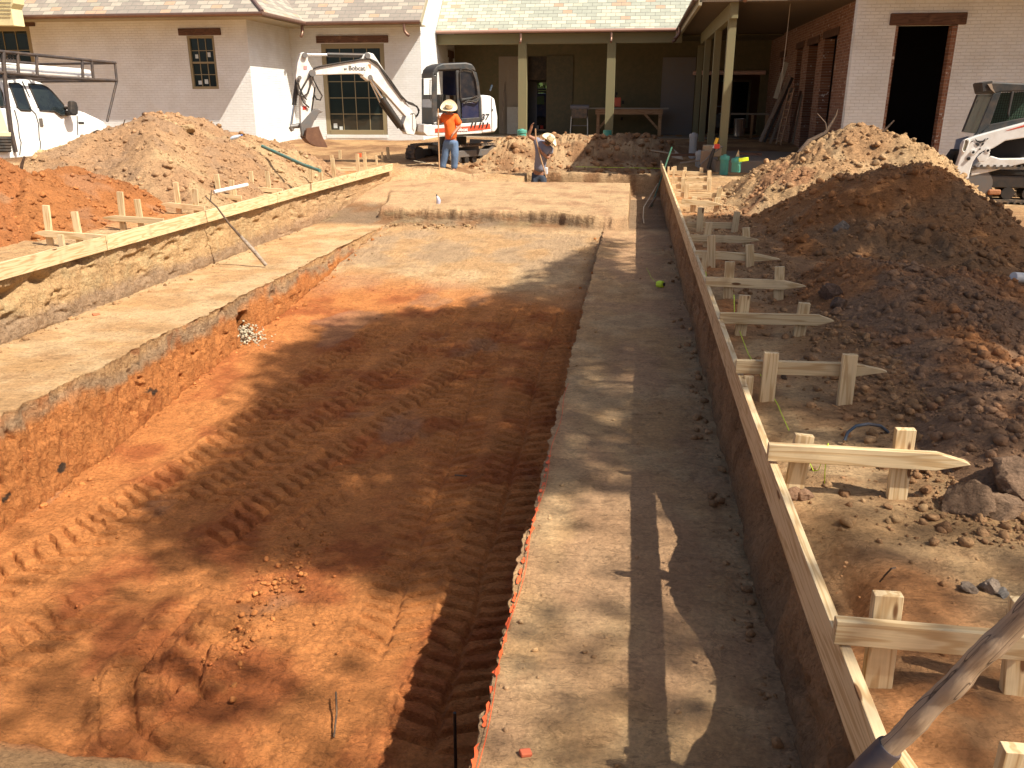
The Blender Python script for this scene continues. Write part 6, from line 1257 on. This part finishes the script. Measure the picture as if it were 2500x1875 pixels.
# bed side with boards and a spare tyre stack behind the cab
MB().prism([TT(x, y, .04) for x, y in [(-300, 830), (-20, 830), (60, 1060), (118, 1240), (60, 1240), (-300, 1240)]], -tn * .04).build('cream_side_board', plain('cream_plywood', (.72, .60, .38), .6), pt, bevel=.006)
MB().prism([TT(x, y, .06) for x, y in [(-300, 1235), (150, 1235), (150, 1290), (-300, 1290)]], -tn * .06).build('bed_rail', plain('cream_rail', (.60, .50, .32), .6), pt, bevel=.006)
b = MB()
for k in range(5): b.tube([TT(-200, 1320 + k * 40, .06), TT(140, 1320 + k * 40, .06)], .03, 8)
b.build('step_bars', BLACK, pt, smooth=50)
RK = plain('brown_black_rack', (.055, .045, .042), .55, .3, dirt=.3)
def rack(off):
    b = MB(); D_ = lambda x, y: TT(x, y, 0) + tn * off
    b.tube([D_(-500, 95), D_(600, 205), D_(1540, 298)], .030, 8); b.tube([D_(-500, 395), D_(10, 430), D_(700, 495), D_(1555, 537)], .028, 8)
    b.tube([D_(1530, 296), D_(1556, 540), D_(1425, 1088)], .026, 8); b.tube([D_(22, 150), D_(25, 300), D_(50, 600), D_(125, 1200), D_(190, 1500)], .038, 8)
    for x0, y0, x1, y1 in ((1085, 252, 1098, 510), (1215, 265, 1240, 520), (215, 170, 225, 450), (470, 195, 480, 480)): b.tube([D_(x0, y0), D_(x1, y1)], .028, 8)
    return b.build('rack_side', RK, pt, smooth=50)
rack(.04); rack(-1.95)
b = MB()
for x, y in ((1540, 298), (1556, 540), (22, 150), (480, 480), (1098, 510)): p = TT(x, y, 0); b.tube([p + tn * .04, p - tn * 1.95], .026, 8)
b.build('rack_crossbars', RK, pt, smooth=50)
b = MB()
for k in range(14): b.tube([TT(-300 + k * 36, 150, 0), TT(-340 + k * 36 + 60, 290, 0)], .008, 5)
for k in range(5): b.tube([TT(-400, 150 + k * 34, 0), TT(220, 190 + k * 34, 0)], .008, 5)
b.build('rack_mesh', RK, pt)
for i, (x, y, r, off, e) in enumerate([(1085, 410, .055, -.25, 0), (1200, 425, .052, -.45, 0), (1215, 478, .050, -.2, 0), (1090, 470, .05, -.55, 0), (1180, 440, .05, -.7, 0)]):
    p1 = TT(x, y, off); p0 = TT(-500, y - 120, off); tag(MB().tube([p0, p1], r, 14).build('plastic_pipe', PVC, None, smooth=40), ['top white pipe of the bundle on the truck rack, ending short', 'long white pipe on the truck rack just below the top one', 'lowest white pipe on the truck rack', 'white pipe hidden behind the lowest one on the truck rack', 'farthest white pipe on the truck rack'][i], 'pipe', 'white pipes on the truck rack')

# ------------------------------------------------------------------ people
def skin_mesh(name, verts, edges, radii, root, mat, parent, sub=2):
    me = bpy.data.meshes.new(name); off = ploc(parent); me.from_pydata([tuple(Vector(v) - off) for v in verts], edges, []); o = bpy.data.objects.new(name, me); link(o)
    sk = o.modifiers.new('skin', 'SKIN'); sk.use_smooth_shade = True; sb = o.modifiers.new('sub', 'SUBSURF'); sb.levels = sub; sb.render_levels = sub
    if not me.skin_vertices: 
        bpy.context.view_layer.objects.active = o; bpy.ops.mesh.customdata_skin_add()
    for i, sv in enumerate(me.skin_vertices[0].data): r = radii[i]; sv.radius = (r, r) if not isinstance(r, tuple) else r; sv.use_root = (i == root)
    bpy.context.view_layer.update(); dg = bpy.context.evaluated_depsgraph_get(); m2 = bpy.data.meshes.new_from_object(o.evaluated_get(dg)); bpy.data.objects.remove(o)
    m2.materials.clear(); m2.materials.append(mat); m2.polygons.foreach_set('use_smooth', [True] * len(m2.polygons)); o = bpy.data.objects.new(name, m2); link(o); o.parent = parent; return o
SKIN = plain('tanned_skin', (.32, .15, .085), .55, dirt=.1)
def hat(parent, c, tilt, r=.205):
    M = tilt; prof = [(.0, .150), (.03, .145), (.055, .15), (.075, .135), (.088, .03), (.092, .0), (.12, -.004), (.16, .002), (r, .022), (r + .004, .026), (r, .016), (.15, -.010), (.09, -.012)]
    b = MB(); n = 30; vs = []
    for rr_, z in prof:
        for k in range(n):
            a = 2 * math.pi * k / n; curl = .040 * (max(0, rr_ - .10) / .1) * math.cos(2 * a) * -1; dent = -.03 * math.exp(-(math.sin(a) * rr_ / .03) ** 2) if z > .12 and rr_ < .06 else 0
            vs.append(Vector(c) + M @ Vector((rr_ * math.cos(a) * 1.08, rr_ * math.sin(a) * .96, z + curl + dent)))
    fs = [(i * n + k, i * n + (k + 1) % n, (i + 1) * n + (k + 1) % n, (i + 1) * n + k) for i in range(len(prof) - 1) for k in range(n)]
    b.add(vs, fs + [tuple(range(n))]); h_ = b.build('straw_hat', plain('straw', (.70, .58, .38), .75, dirt=.15, scale=20, bump=.004), parent, smooth=50)
    bd = MB(); bd.v = []; ring = [Vector(c) + M @ Vector((.093 * 1.08 * math.cos(t), .093 * .96 * math.sin(t), .012)) for t in np.linspace(0, 2 * math.pi, 25)]; bd.tube(ring, .011, 6, cap=False); bd.build('hat_band', plain('hat_band', (.16, .10, .05), .7), h_, smooth=50)
def hand(verts, edges, radii, wrist_i, dirv, side, upv, curl):
    """palm with four unequal bent fingers and a thumb, grown from the wrist"""
    w0 = Vector(verts[wrist_i]); d = Vector(dirv).normalized(); s = Vector(side).normalized(); u = Vector(upv).normalized()
    k = len(verts); verts.append(w0 + d * .045); edges.append((wrist_i, k)); radii.append((.034, .020)); verts.append(w0 + d * .085); edges.append((k, k + 1)); radii.append((.036, .017)); palm = k + 1
    for j, (o_, l) in enumerate(((-.030, .070), (-.010, .082), (.010, .076), (.029, .060))):
        b0 = w0 + d * .095 + s * o_; p = [b0]; dd = d.copy()
        for f in (.45, .32, .23): dd = (dd * math.cos(curl) + u * math.sin(curl)).normalized(); p.append(p[-1] + dd * l * f)
        i0 = len(verts); verts += p; radii += [.0095, .009, .008, .0065]; edges += [(palm, i0), (i0, i0 + 1), (i0 + 1, i0 + 2), (i0 + 2, i0 + 3)]
    t0 = w0 + d * .03 - s * .036; i0 = len(verts); verts += [t0, t0 + (d * .7 - s * .5 + u * .3) * .035, t0 + (d * .9 - s * .3 + u * .7) * .06]; radii += [.012, .0105, .008]; edges += [(k, i0), (i0, i0 + 1), (i0 + 1, i0 + 2)]
def head(verts, edges, radii, neck_i, c, face, upv, sc=1.0):
    c = Vector(c); f = Vector(face).normalized(); u = Vector(upv).normalized(); s = f.cross(u).normalized(); i0 = len(verts)
    verts += [c - u * .06 * sc + f * .01, c + u * .03 * sc - f * .01, c + u * .085 * sc - f * .01]; radii += [.070 * sc, .088 * sc, .060 * sc]; edges += [(neck_i, i0), (i0, i0 + 1), (i0 + 1, i0 + 2)]
    verts += [c - u * .085 * sc + f * .055]; radii += [.035 * sc]; edges += [(i0, i0 + 3)]; return f, u, s
def face_parts(parent, c, f, u, s, hairmat):
    c = Vector(c); b = MB(); b.tube([c + f * .080 + u * .02, c + f * .106 - u * .018, c + f * .085 - u * .026], [.007, .014, .012], 8); b.build('nose', SKIN, parent, smooth=60)
    for q in (-1, 1): MB().tube([c + f * .078 + s * q * .031 + u * .018, c + f * .086 + s * q * .031 + u * .018], [.014, .008], 8).build('eye', plain('eye_dark', (.05, .035, .03), .3), parent, smooth=60); MB().tube([c + s * q * .082 - f * .0 + u * .01, c + s * q * .096 - f * .008 + u * .012], [.028, .020], 8).build('ear', SKIN, parent, smooth=60)
    MB().tube([c + f * .080 - u * .055 - s * .024, c + f * .086 - u * .056, c + f * .080 - u * .055 + s * .024], .006, 6).build('mouth', plain('lips', (.22, .08, .06), .5), parent, smooth=60)
    MB().lathe([(.094, -.04), (.098, .02), (.085, .07), (.04, .095), (0, .10)], 18, c - f * .014 + u * .0, Matrix((s, f, u)).transposed()).build('hair', hairmat, parent, smooth=60)
HAIR = plain('black_hair', (.02, .015, .012), .6)
def crease(o, sc_, amt, seed):
    me = o.data; n = len(me.vertices); co = np.empty(n * 3, np.float32); no = np.empty(n * 3, np.float32); me.vertices.foreach_get('co', co); me.vertices.foreach_get('normal', no); co = co.reshape(-1, 3); no = no.reshape(-1, 3)
    k = ridge(co[:, 0] * sc_ + co[:, 1] * sc_ + seed, co[:, 2] * sc_ * .7 + co[:, 0] * sc_ * .8, 3, seed); co += no * (k * amt)[:, None]; me.vertices.foreach_set('co', co.ravel()); me.update(); return o
def cloth(name, col, parent, V_, E_s, R_, root, seed, sub=3, amt=.007):
    R_ = [(r[0] * 1.28, r[1] * 1.28) if isinstance(r, tuple) else r * 1.25 for r in R_]
    m = plain(name + '_fabric', col, .85, dirt=.25, dcol=tuple(.6 * c for c in col), scale=9, bump=.004); return crease(skin_mesh(name, V_, E_s, R_, root, m, parent, sub), 9, amt, seed)

# man in orange: stands facing the viewer, looking down, right hand on a long shaft
Yp = 24.0; J = lambda x, y, dy=0: atY(600 + x * .31646, y * .31646, Yp + dy)
m1 = thing('person', 'man in straw hat, orange t-shirt and jeans standing with one hand on a long shaft', 'person', (J(1575, 1320).x, Yp, J(1575, 1320).z))
pel = J(1580, 1085); v_ = [pel, J(1578, 1020), J(1574, 950), J(1572, 905, -.0), J(1568, 872, -.05), J(1567, 852, -.09),                       # spine, neck
     J(1525, 905), J(1497, 950, .02), J(1484, 925, -.30),                       # his right arm up to the shaft (left in picture): shoulder, elbow, wrist
     J(1620, 905), J(1648, 975, .0), J(1598, 1035, -.26),                        # left arm resting in front
     J(1552, 1100), J(1540, 1190, -.02), J(1520, 1298), J(1610, 1100), J(1612, 1195, -.04), J(1608, 1305)]
e_ = [(0, 1), (1, 2), (2, 3), (3, 4), (4, 5), (3, 6), (6, 7), (7, 8), (3, 9), (9, 10), (10, 11), (0, 12), (12, 13), (13, 14), (0, 15), (15, 16), (16, 17)]
r_s = [(.15, .11), (.145, .10), (.16, .11), (.12, .09), .058, .056, .062, .045, .032, .062, .045, .032, .088, .062, .045, .088, .062, .045]
f, u, s = head(v_, e_, r_s, 5, J(1568, 842, -.12), (0.05, -.85, -.5), (0.0, -.5, .85))
hand(v_, e_, r_s, 8, (.25, -.2, .35), (0, -.3, -1), (-.5, -.8, 0), .75); hand(v_, e_, r_s, 11, (-.45, -.25, -.8), (.5, -.85, 0), (-.2, .5, -.2), .35)
# feet
for k_, an in ((14, J(1513, 1318, -.16)), (17, J(1600, 1325, -.18))):
    i = len(v_); v_.append(an); e_.append((k_, i)); r_s.append((.045, .03))
r_s = [(r[0] * 1.08, r[1] * 1.08) if isinstance(r, tuple) else r * 1.12 for r in r_s]
skin_mesh('body', v_, e_, r_s, 0, SKIN, m1, 2); face_parts(m1, J(1568, 842, -.12), f, u, s, HAIR)
cloth('t_shirt', (.78, .13, .012), m1, [J(1585, 1092), J(1582, 1010), J(1575, 945), J(1572, 905), J(1570, 886, -.02), J(1528, 903), J(1503, 938, .01), J(1618, 905), J(1650, 968, 0)], [(0, 1), (1, 2), (2, 3), (3, 4), (3, 5), (5, 6), (3, 7), (7, 8)], [(.205, .145), (.195, .14), (.20, .135), (.15, .11), (.085, .075), .090, .075, .090, .080], 0, 2)
cloth('jeans', (.10, .16, .27), m1, [J(1582, 1066), J(1580, 1105), J(1550, 1125), J(1541, 1190, -.02), J(1522, 1270), J(1518, 1302), J(1612, 1125), J(1614, 1195, -.04), J(1610, 1270), J(1606, 1308)], [(0, 1), (1, 2), (2, 3), (3, 4), (4, 5), (1, 6), (6, 7), (7, 8), (8, 9)], [(.175, .125), (.16, .125), .110, .088, .075, .080, .110, .088, .076, .082], 0, 4, amt=.008)
bootm = plain('tan_boot', (.34, .22, .13), .8, dirt=.6)
for a_, c_ in ((J(1520, 1308), J(1510, 1318, -.2)), (J(1607, 1315), J(1594, 1325, -.22))): MB().tube([a_ + Vector((0, .06, -.0)), a_ + Vector((0, 0, .0)), a_.lerp(c_, .6), c_], [.045, .055, .052, .035], 12).build('boot', bootm, m1, smooth=60)
tl1 = Matrix.Rotation(R(46), 3, 'X') @ Matrix.Rotation(R(6), 3, 'Y'); hat(m1, J(1567, 826, -.16), tl1, .215)
tag(MB().tube([J(1483, 838, -.34), J(1488, 1100, -.36), J(1496, 1380, -.38)], .019, 10).build('tool_shaft', plain('tool_wood', (.42, .25, .13), .6), None, smooth=60), 'long brown wooden shaft held upright by the man in orange', 'tool shaft')

# man in the far trench, bent over a pole
Yp2 = 24.05; K2 = lambda x, y, dy=0: atY(1160 + x * .13562, 250 + y * .13562, Yp2 + dy)
m2 = thing('person', 'man in straw hat and grey t-shirt bending over a pole in the far trench', 'person', (K2(1140, 1400).x, Yp2, -.74))
hp_ = K2(1150, 1290, .05); vv = [hp_, K2(1165, 1150), K2(1195, 960, -.05), K2(1230, 790, -.10), K2(1270, 745, -.18), K2(1300, 730, -.24),
      K2(1110, 690, -.05), K2(955, 600, -.05), K2(1015, 455, -.12),             # raised arm
      K2(1350, 880, -.12), K2(1320, 1010, -.2), K2(1180, 880, -.34),            # lower arm to the pole
      K2(1085, 1370, .02), Vector((K2(1075, 1400).x - .02, Yp2 - .05, -.45)), Vector((K2(1075, 1400).x - .03, Yp2 + .03, -.70)),
      K2(1215, 1370, .02), Vector((K2(1200, 1400).x + .04, Yp2 - .05, -.45)), Vector((K2(1200, 1400).x + .05, Yp2 + .03, -.70))]
ee = list(e_[:17]); rs = [(.14, .11), (.145, .10), (.16, .11), (.13, .10), .058, .056, .062, .046, .033, .062, .045, .033, .088, .062, .045, .088, .062, .045]
f, u, s = head(vv, ee, rs, 5, K2(1318, 712, -.27), (.45, -.6, -.75), (.45, -.35, .75))
hand(vv, ee, rs, 8, (.15, -.2, .6), (.3, -.9, 0), (.6, -.4, .1), .8); hand(vv, ee, rs, 11, (-.3, -.1, .75), (.4, -.9, 0), (-.4, -.5, .0), .8)
rs = [(r[0] * 1.08, r[1] * 1.08) if isinstance(r, tuple) else r * 1.12 for r in rs]
skin_mesh('body', vv, ee, rs, 0, SKIN, m2, 2); face_parts(m2, K2(1318, 712, -.27), f, u, s, HAIR)
cloth('t_shirt', (.20, .20, .25), m2, [K2(1155, 1265), K2(1168, 1120), K2(1200, 950, -.05), K2(1232, 800, -.10), K2(1258, 750, -.15), K2(1120, 700, -.05), K2(1068, 660, -.05), K2(1340, 860, -.12), K2(1345, 950, -.15)], [(0, 1), (1, 2), (2, 3), (3, 4), (3, 5), (5, 6), (3, 7), (7, 8)], [(.185, .14), (.175, .135), (.195, .14), (.17, .13), (.09, .08), .095, .085, .10, .088], 0, 5)
cloth('jeans', (.035, .045, .065), m2, [K2(1152, 1225, .02), K2(1150, 1310, .03), K2(1085, 1360, .02), vv[13], vv[14], K2(1215, 1360, .02), vv[16], vv[17]], [(0, 1), (1, 2), (2, 3), (3, 4), (1, 5), (5, 6), (6, 7)], [(.165, .125), (.15, .125), .105, .085, .07, .105, .085, .07], 0, 6)
for q in (14, 17): MB().tube([vv[q] + Vector((0, .05, -.02)), vv[q] + Vector((0, -.02, -.02)), vv[q] + Vector((0, -.2, -.03))], [.045, .052, .035], 12).build('boot', bootm, m2, smooth=60)
MB().box(K2(1270, 1235, .0), (.12, .16, .2)).build('hanging_shirt_tail', plain('pale_cloth', (.50, .50, .52), .8), m2, bevel=.03)
tl2 = Matrix.Rotation(R(24), 3, 'X') @ Matrix.Rotation(R(38), 3, 'Y'); hat(m2, K2(1345, 672, -.30), tl2, .215)
tag(MB().tube([K2(1085, 470, -.36), K2(1090, 640, -.36), K2(1180, 1000, -.38), K2(1285, 1360, -.40)], .019, 10).build('tool_shaft', plain('tool_wood', (.42, .25, .13), .6), None, smooth=60), 'pale wooden pole held by the man in the trench', 'tool shaft')

# ================================================================== trees beside and behind the viewer, whose crowns shade the dig
KX, KY = SUN.x / SUN.z, SUN.y / SUN.z
def sp_poly(pts, z):          # ground pixels -> where the sun's ray through them meets z = 0
    out = []
    for px, py in pts:
        p = atz(px, py, z); out.append((p.x - z * KX, p.y - z * KY))
    return out
def inpoly(x, y, poly):
    c = False; n = len(poly)
    for i in range(n):
        x1, y1 = poly[i]; x2, y2 = poly[(i + 1) % n]
        if (y1 > y) != (y2 > y) and x < (x2 - x1) * (y - y1) / (y2 - y1) + x1: c = not c
    return c
ff = 1.1302
D_ = lambda pts: [(x * ff, y * ff) for x, y in pts]
MASK = [
 (sp_poly(D_([(1260, 590), (1180, 622), (1100, 650), (1000, 690), (830, 702), (740, 722), (640, 760), (580, 795), (560, 860), (530, 930), (460, 1000), (350, 1060), (370, 1130), (500, 1170), (640, 1160), (720, 1140), (860, 1215), (950, 1225), (1020, 1190), (1100, 1200), (1160, 1000), (1230, 800)]), -1.45), 1.0),
 (sp_poly(D_([(-150, 1190), (60, 1185), (170, 1190), (260, 1240), (120, 1290), (-150, 1290)]), -1.66), .15),
 (sp_poly(D_([(-250, 1345), (200, 1290), (340, 1300), (430, 1350), (480, 1420), (520, 1490), (600, 1560), (520, 1700), (-250, 1700)]), -1.68), .2),
 (sp_poly(D_([(600, 1470), (720, 1440), (760, 1560), (700, 1690), (560, 1700)]), -1.68), .06),
 (sp_poly([(1480, 672), (1640, 672), (1715, 880), (1420, 890)], ZS), .95),
 (sp_poly([(1400, 900), (1720, 890), (1790, 1100), (1370, 1100)], ZS), .22),
 (sp_poly([(1370, 1100), (1790, 1100), (1840, 1230), (1335, 1230)], ZS), .42),
 (sp_poly([(1320, 1260), (1850, 1260), (1960, 1690), (1220, 1690)], ZS), .01),
 (sp_poly([(1215, 1690), (1960, 1690), (2020, 1900), (1150, 1900)], ZS), .35),
 ([(.55, 12.2), (.9, 14.3), (1.7, 14.0), (2.3, 13.3), (4.2, 13.05), (6.5, 13.1), (8.5, 12.4), (8.5, 7.0)] + sp_poly([(2330, 860), (2310, 960), (2420, 1120), (2300, 1150), (2200, 1060), (1850, 1040), (1700, 800)], 0.0), 1.0),
 (sp_poly([(2420, 870), (2700, 850), (2700, 1180), (2480, 1120)], 0.0), .45),
 (sp_poly([(2230, 1180), (2700, 1200), (2700, 1420), (2180, 1400)], .1), .45),
 (sp_poly([(1930, 1390), (2240, 1340), (2600, 1380), (2700, 1640), (2200, 1660), (2060, 1640)], 0.0), .5),
 (sp_poly([(2100, 1650), (2700, 1640), (2700, 1900), (2250, 1900)], 0.0), .2),
 ([(1.6, 22.35), (14, 22.35), (14, 24.3), (1.6, 24.3)], .95),  # shade outline for the tree added by the east front
]
leafm, nt, b_, L = newmat('leaf'); at = N(nt, 'ObjectInfo'); g = N(nt, 'NewGeometry'); n = N(nt, 'TexNoise', Scale=2.0, Detail=3); L(g.outputs['Position'], n.inputs['Vector'])
r_ = ramp(nt, [(.3, (.035, .07, .018)), (.7, (.085, .14, .035))]); L(n.outputs[0], r_.inputs[0]); L(r_.outputs[0], b_.inputs['Base Color']); b_.inputs['Roughness'].default_value = .55; b_.inputs['Subsurface Weight'].default_value = 0
barkm = plain('tree_bark', (.13, .09, .065), .9, dirt=.4, scale=12, bump=.02)
TREES = [('tree', 'broad leafy tree beside the viewer, right of the dig, shading its foreground', (12.5, -1.5)), ('tree', 'leafy tree at the right of the windrow, shading the dark heap', (18.5, 6.0)), ('tree', 'tall leafy tree behind the viewer at the left', (4.5, -6.5)), ('tree', 'unseen leafy tree added beyond the compact loader to shade the east house front', (20, 16.0))]  # the last tree is added, out of view, to shade the east front
rg = random.Random(11); clumps = [[] for _ in TREES]
bx = [min(p[0] for m, d in MASK for p in m), max(p[0] for m, d in MASK for p in m), min(p[1] for m, d in MASK for p in m), max(p[1] for m, d in MASK for p in m)]
boxes = [(min(p[0] for p in m), max(p[0] for p in m), min(p[1] for p in m), max(p[1] for p in m)) for m, d in MASK]
for (poly, dens), (x0, x1, y0, y1) in zip(MASK, boxes):
    n_ = int((x1 - x0) * (y1 - y0) * (75 if dens > .99 else 48))
    for _ in range(n_):
        x = rg.uniform(x0, x1); y = rg.uniform(y0, y1)
        if not inpoly(x + rg.gauss(0, .03), y + rg.gauss(0, .03), poly): continue
        if rg.random() > dens: continue
        h = rg.uniform(8.5, 14.0) if y < 22 else rg.uniform(6, 9); q = (x + h * KX, y + h * KY, h); k = 3 if y > 22 else min(range(3), key=lambda i: math.hypot(q[0] - TREES[i][2][0], q[1] - TREES[i][2][1])); clumps[k].append(q + (.16 if dens > .65 else .42,))
# the parts of the crowns that shade nothing in view
for k, (nm, lab, (tx, ty)) in enumerate(TREES):
    for _ in range(420):
        a = rg.uniform(0, 6.28); r = 3.2 * math.sqrt(rg.random()); h = rg.uniform(9, 14.5); q = (tx + r * math.cos(a), ty + r * math.sin(a), h); sx, sy = q[0] - h * KX, q[1] - h * KY
        if (-6 < sx < 5 and 2 < sy < 16) or (sy > 11 and sx < 9) : continue
        clumps[k].append(q + (.2,))
rs_ = np.random.RandomState(8)
for k, (nm, lab, (tx, ty)) in enumerate(TREES):
    root = thing(nm, lab, 'tree', (tx, ty, 0), 'trees around the viewer')
    C4 = np.array(clumps[k]); C_ = C4[:, :3]; nl = 9
    ctr = np.repeat(C_, nl, 0) + rs_.randn(len(C_) * nl, 3) * np.repeat(C4[:, 3:], nl, 0); n_ = len(ctr); a = rs_.randn(n_, 3); a /= np.linalg.norm(a, axis=1)[:, None]; b3 = np.cross(a, rs_.randn(n_, 3)); b3 /= np.linalg.norm(b3, axis=1)[:, None]
    s = rs_.uniform(.05, .095, n_)[:, None]; V = np.stack([ctr - a * s * 1.4, ctr + b3 * s * .7, ctr + a * s * 1.4, ctr - b3 * s * .7], 1).reshape(-1, 3) - np.array([tx, ty, 0])
    me = bpy.data.meshes.new('crown'); me.vertices.add(len(V)); me.vertices.foreach_set('co', V.astype(np.float32).ravel()); me.loops.add(len(V)); me.loops.foreach_set('vertex_index', np.arange(len(V), dtype=np.int32)); me.polygons.add(n_); me.polygons.foreach_set('loop_start', np.arange(0, len(V), 4, dtype=np.int32)); me.update(calc_edges=True)
    me.materials.append(leafm); o = link(bpy.data.objects.new('crown', me)); o.parent = root
    tb_ = MB(); tb_.tube([(tx, ty, -.3), (tx + .05, ty, .3), (tx, ty + .08, 2.2), (tx + .1, ty, 5.6), (tx, ty, 9.0)], [.36, .29, .24, .19, .10], 14); tr_ = tb_.build('trunk', barkm, root, smooth=60)
    lb_ = MB()
    for i in range(0, len(C_), max(1, len(C_) // 16)):
        q = Vector(C_[i]); st_ = Vector((tx, ty + .04, rg.uniform(4.5, 8.0))); m0 = st_.lerp(q, .5) + Vector((0, 0, .7))
        cross = 0
        for t in range(21):
            c_ = st_.lerp(m0, t / 10) if t <= 10 else m0.lerp(q, (t - 10) / 10); sx, sy = c_.x - c_.z * KX, c_.y - c_.z * KY
            if -6 < sx < 5 and 2 < sy < 16 and not any(inpoly(sx, sy, m) for m, d_ in MASK if d_ > .75): cross = 1
        if cross: continue
        lb_.tube([st_, m0, q], [.085, .05, .015], 8, cap=False)
    lb_.build('limbs', barkm, root, smooth=60)
# garden trees glimpsed through the porch's door opening
gt_ = thing('tree', 'sunlit green tree glimpsed through the porch doorway above the blue pickup', 'tree', (-6.2, 52, 0)); n_ = 2600; ctr = rs_.randn(n_, 3) * np.array([1.8, 1.2, 1.0]) + np.array([-6.4, 52, 2.9]); a = rs_.randn(n_, 3); a /= np.linalg.norm(a, axis=1)[:, None]; b3 = np.cross(a, rs_.randn(n_, 3)); b3 /= np.linalg.norm(b3, axis=1)[:, None]; s = .14
V = np.stack([ctr - a * s, ctr + b3 * s, ctr + a * s, ctr - b3 * s], 1).reshape(-1, 3) - np.array([-6.2, 52, 0]); me = bpy.data.meshes.new('crown'); me.from_pydata(V.tolist(), [], np.arange(len(V)).reshape(-1, 4).tolist()); me.materials.append(leafm); o = link(bpy.data.objects.new('crown', me)); o.parent = gt_
MB().tube([(-6.2, 52, -.2), (-6.2, 52, 2.2)], [.2, .14], 10).build('trunk', barkm, gt_, smooth=60)
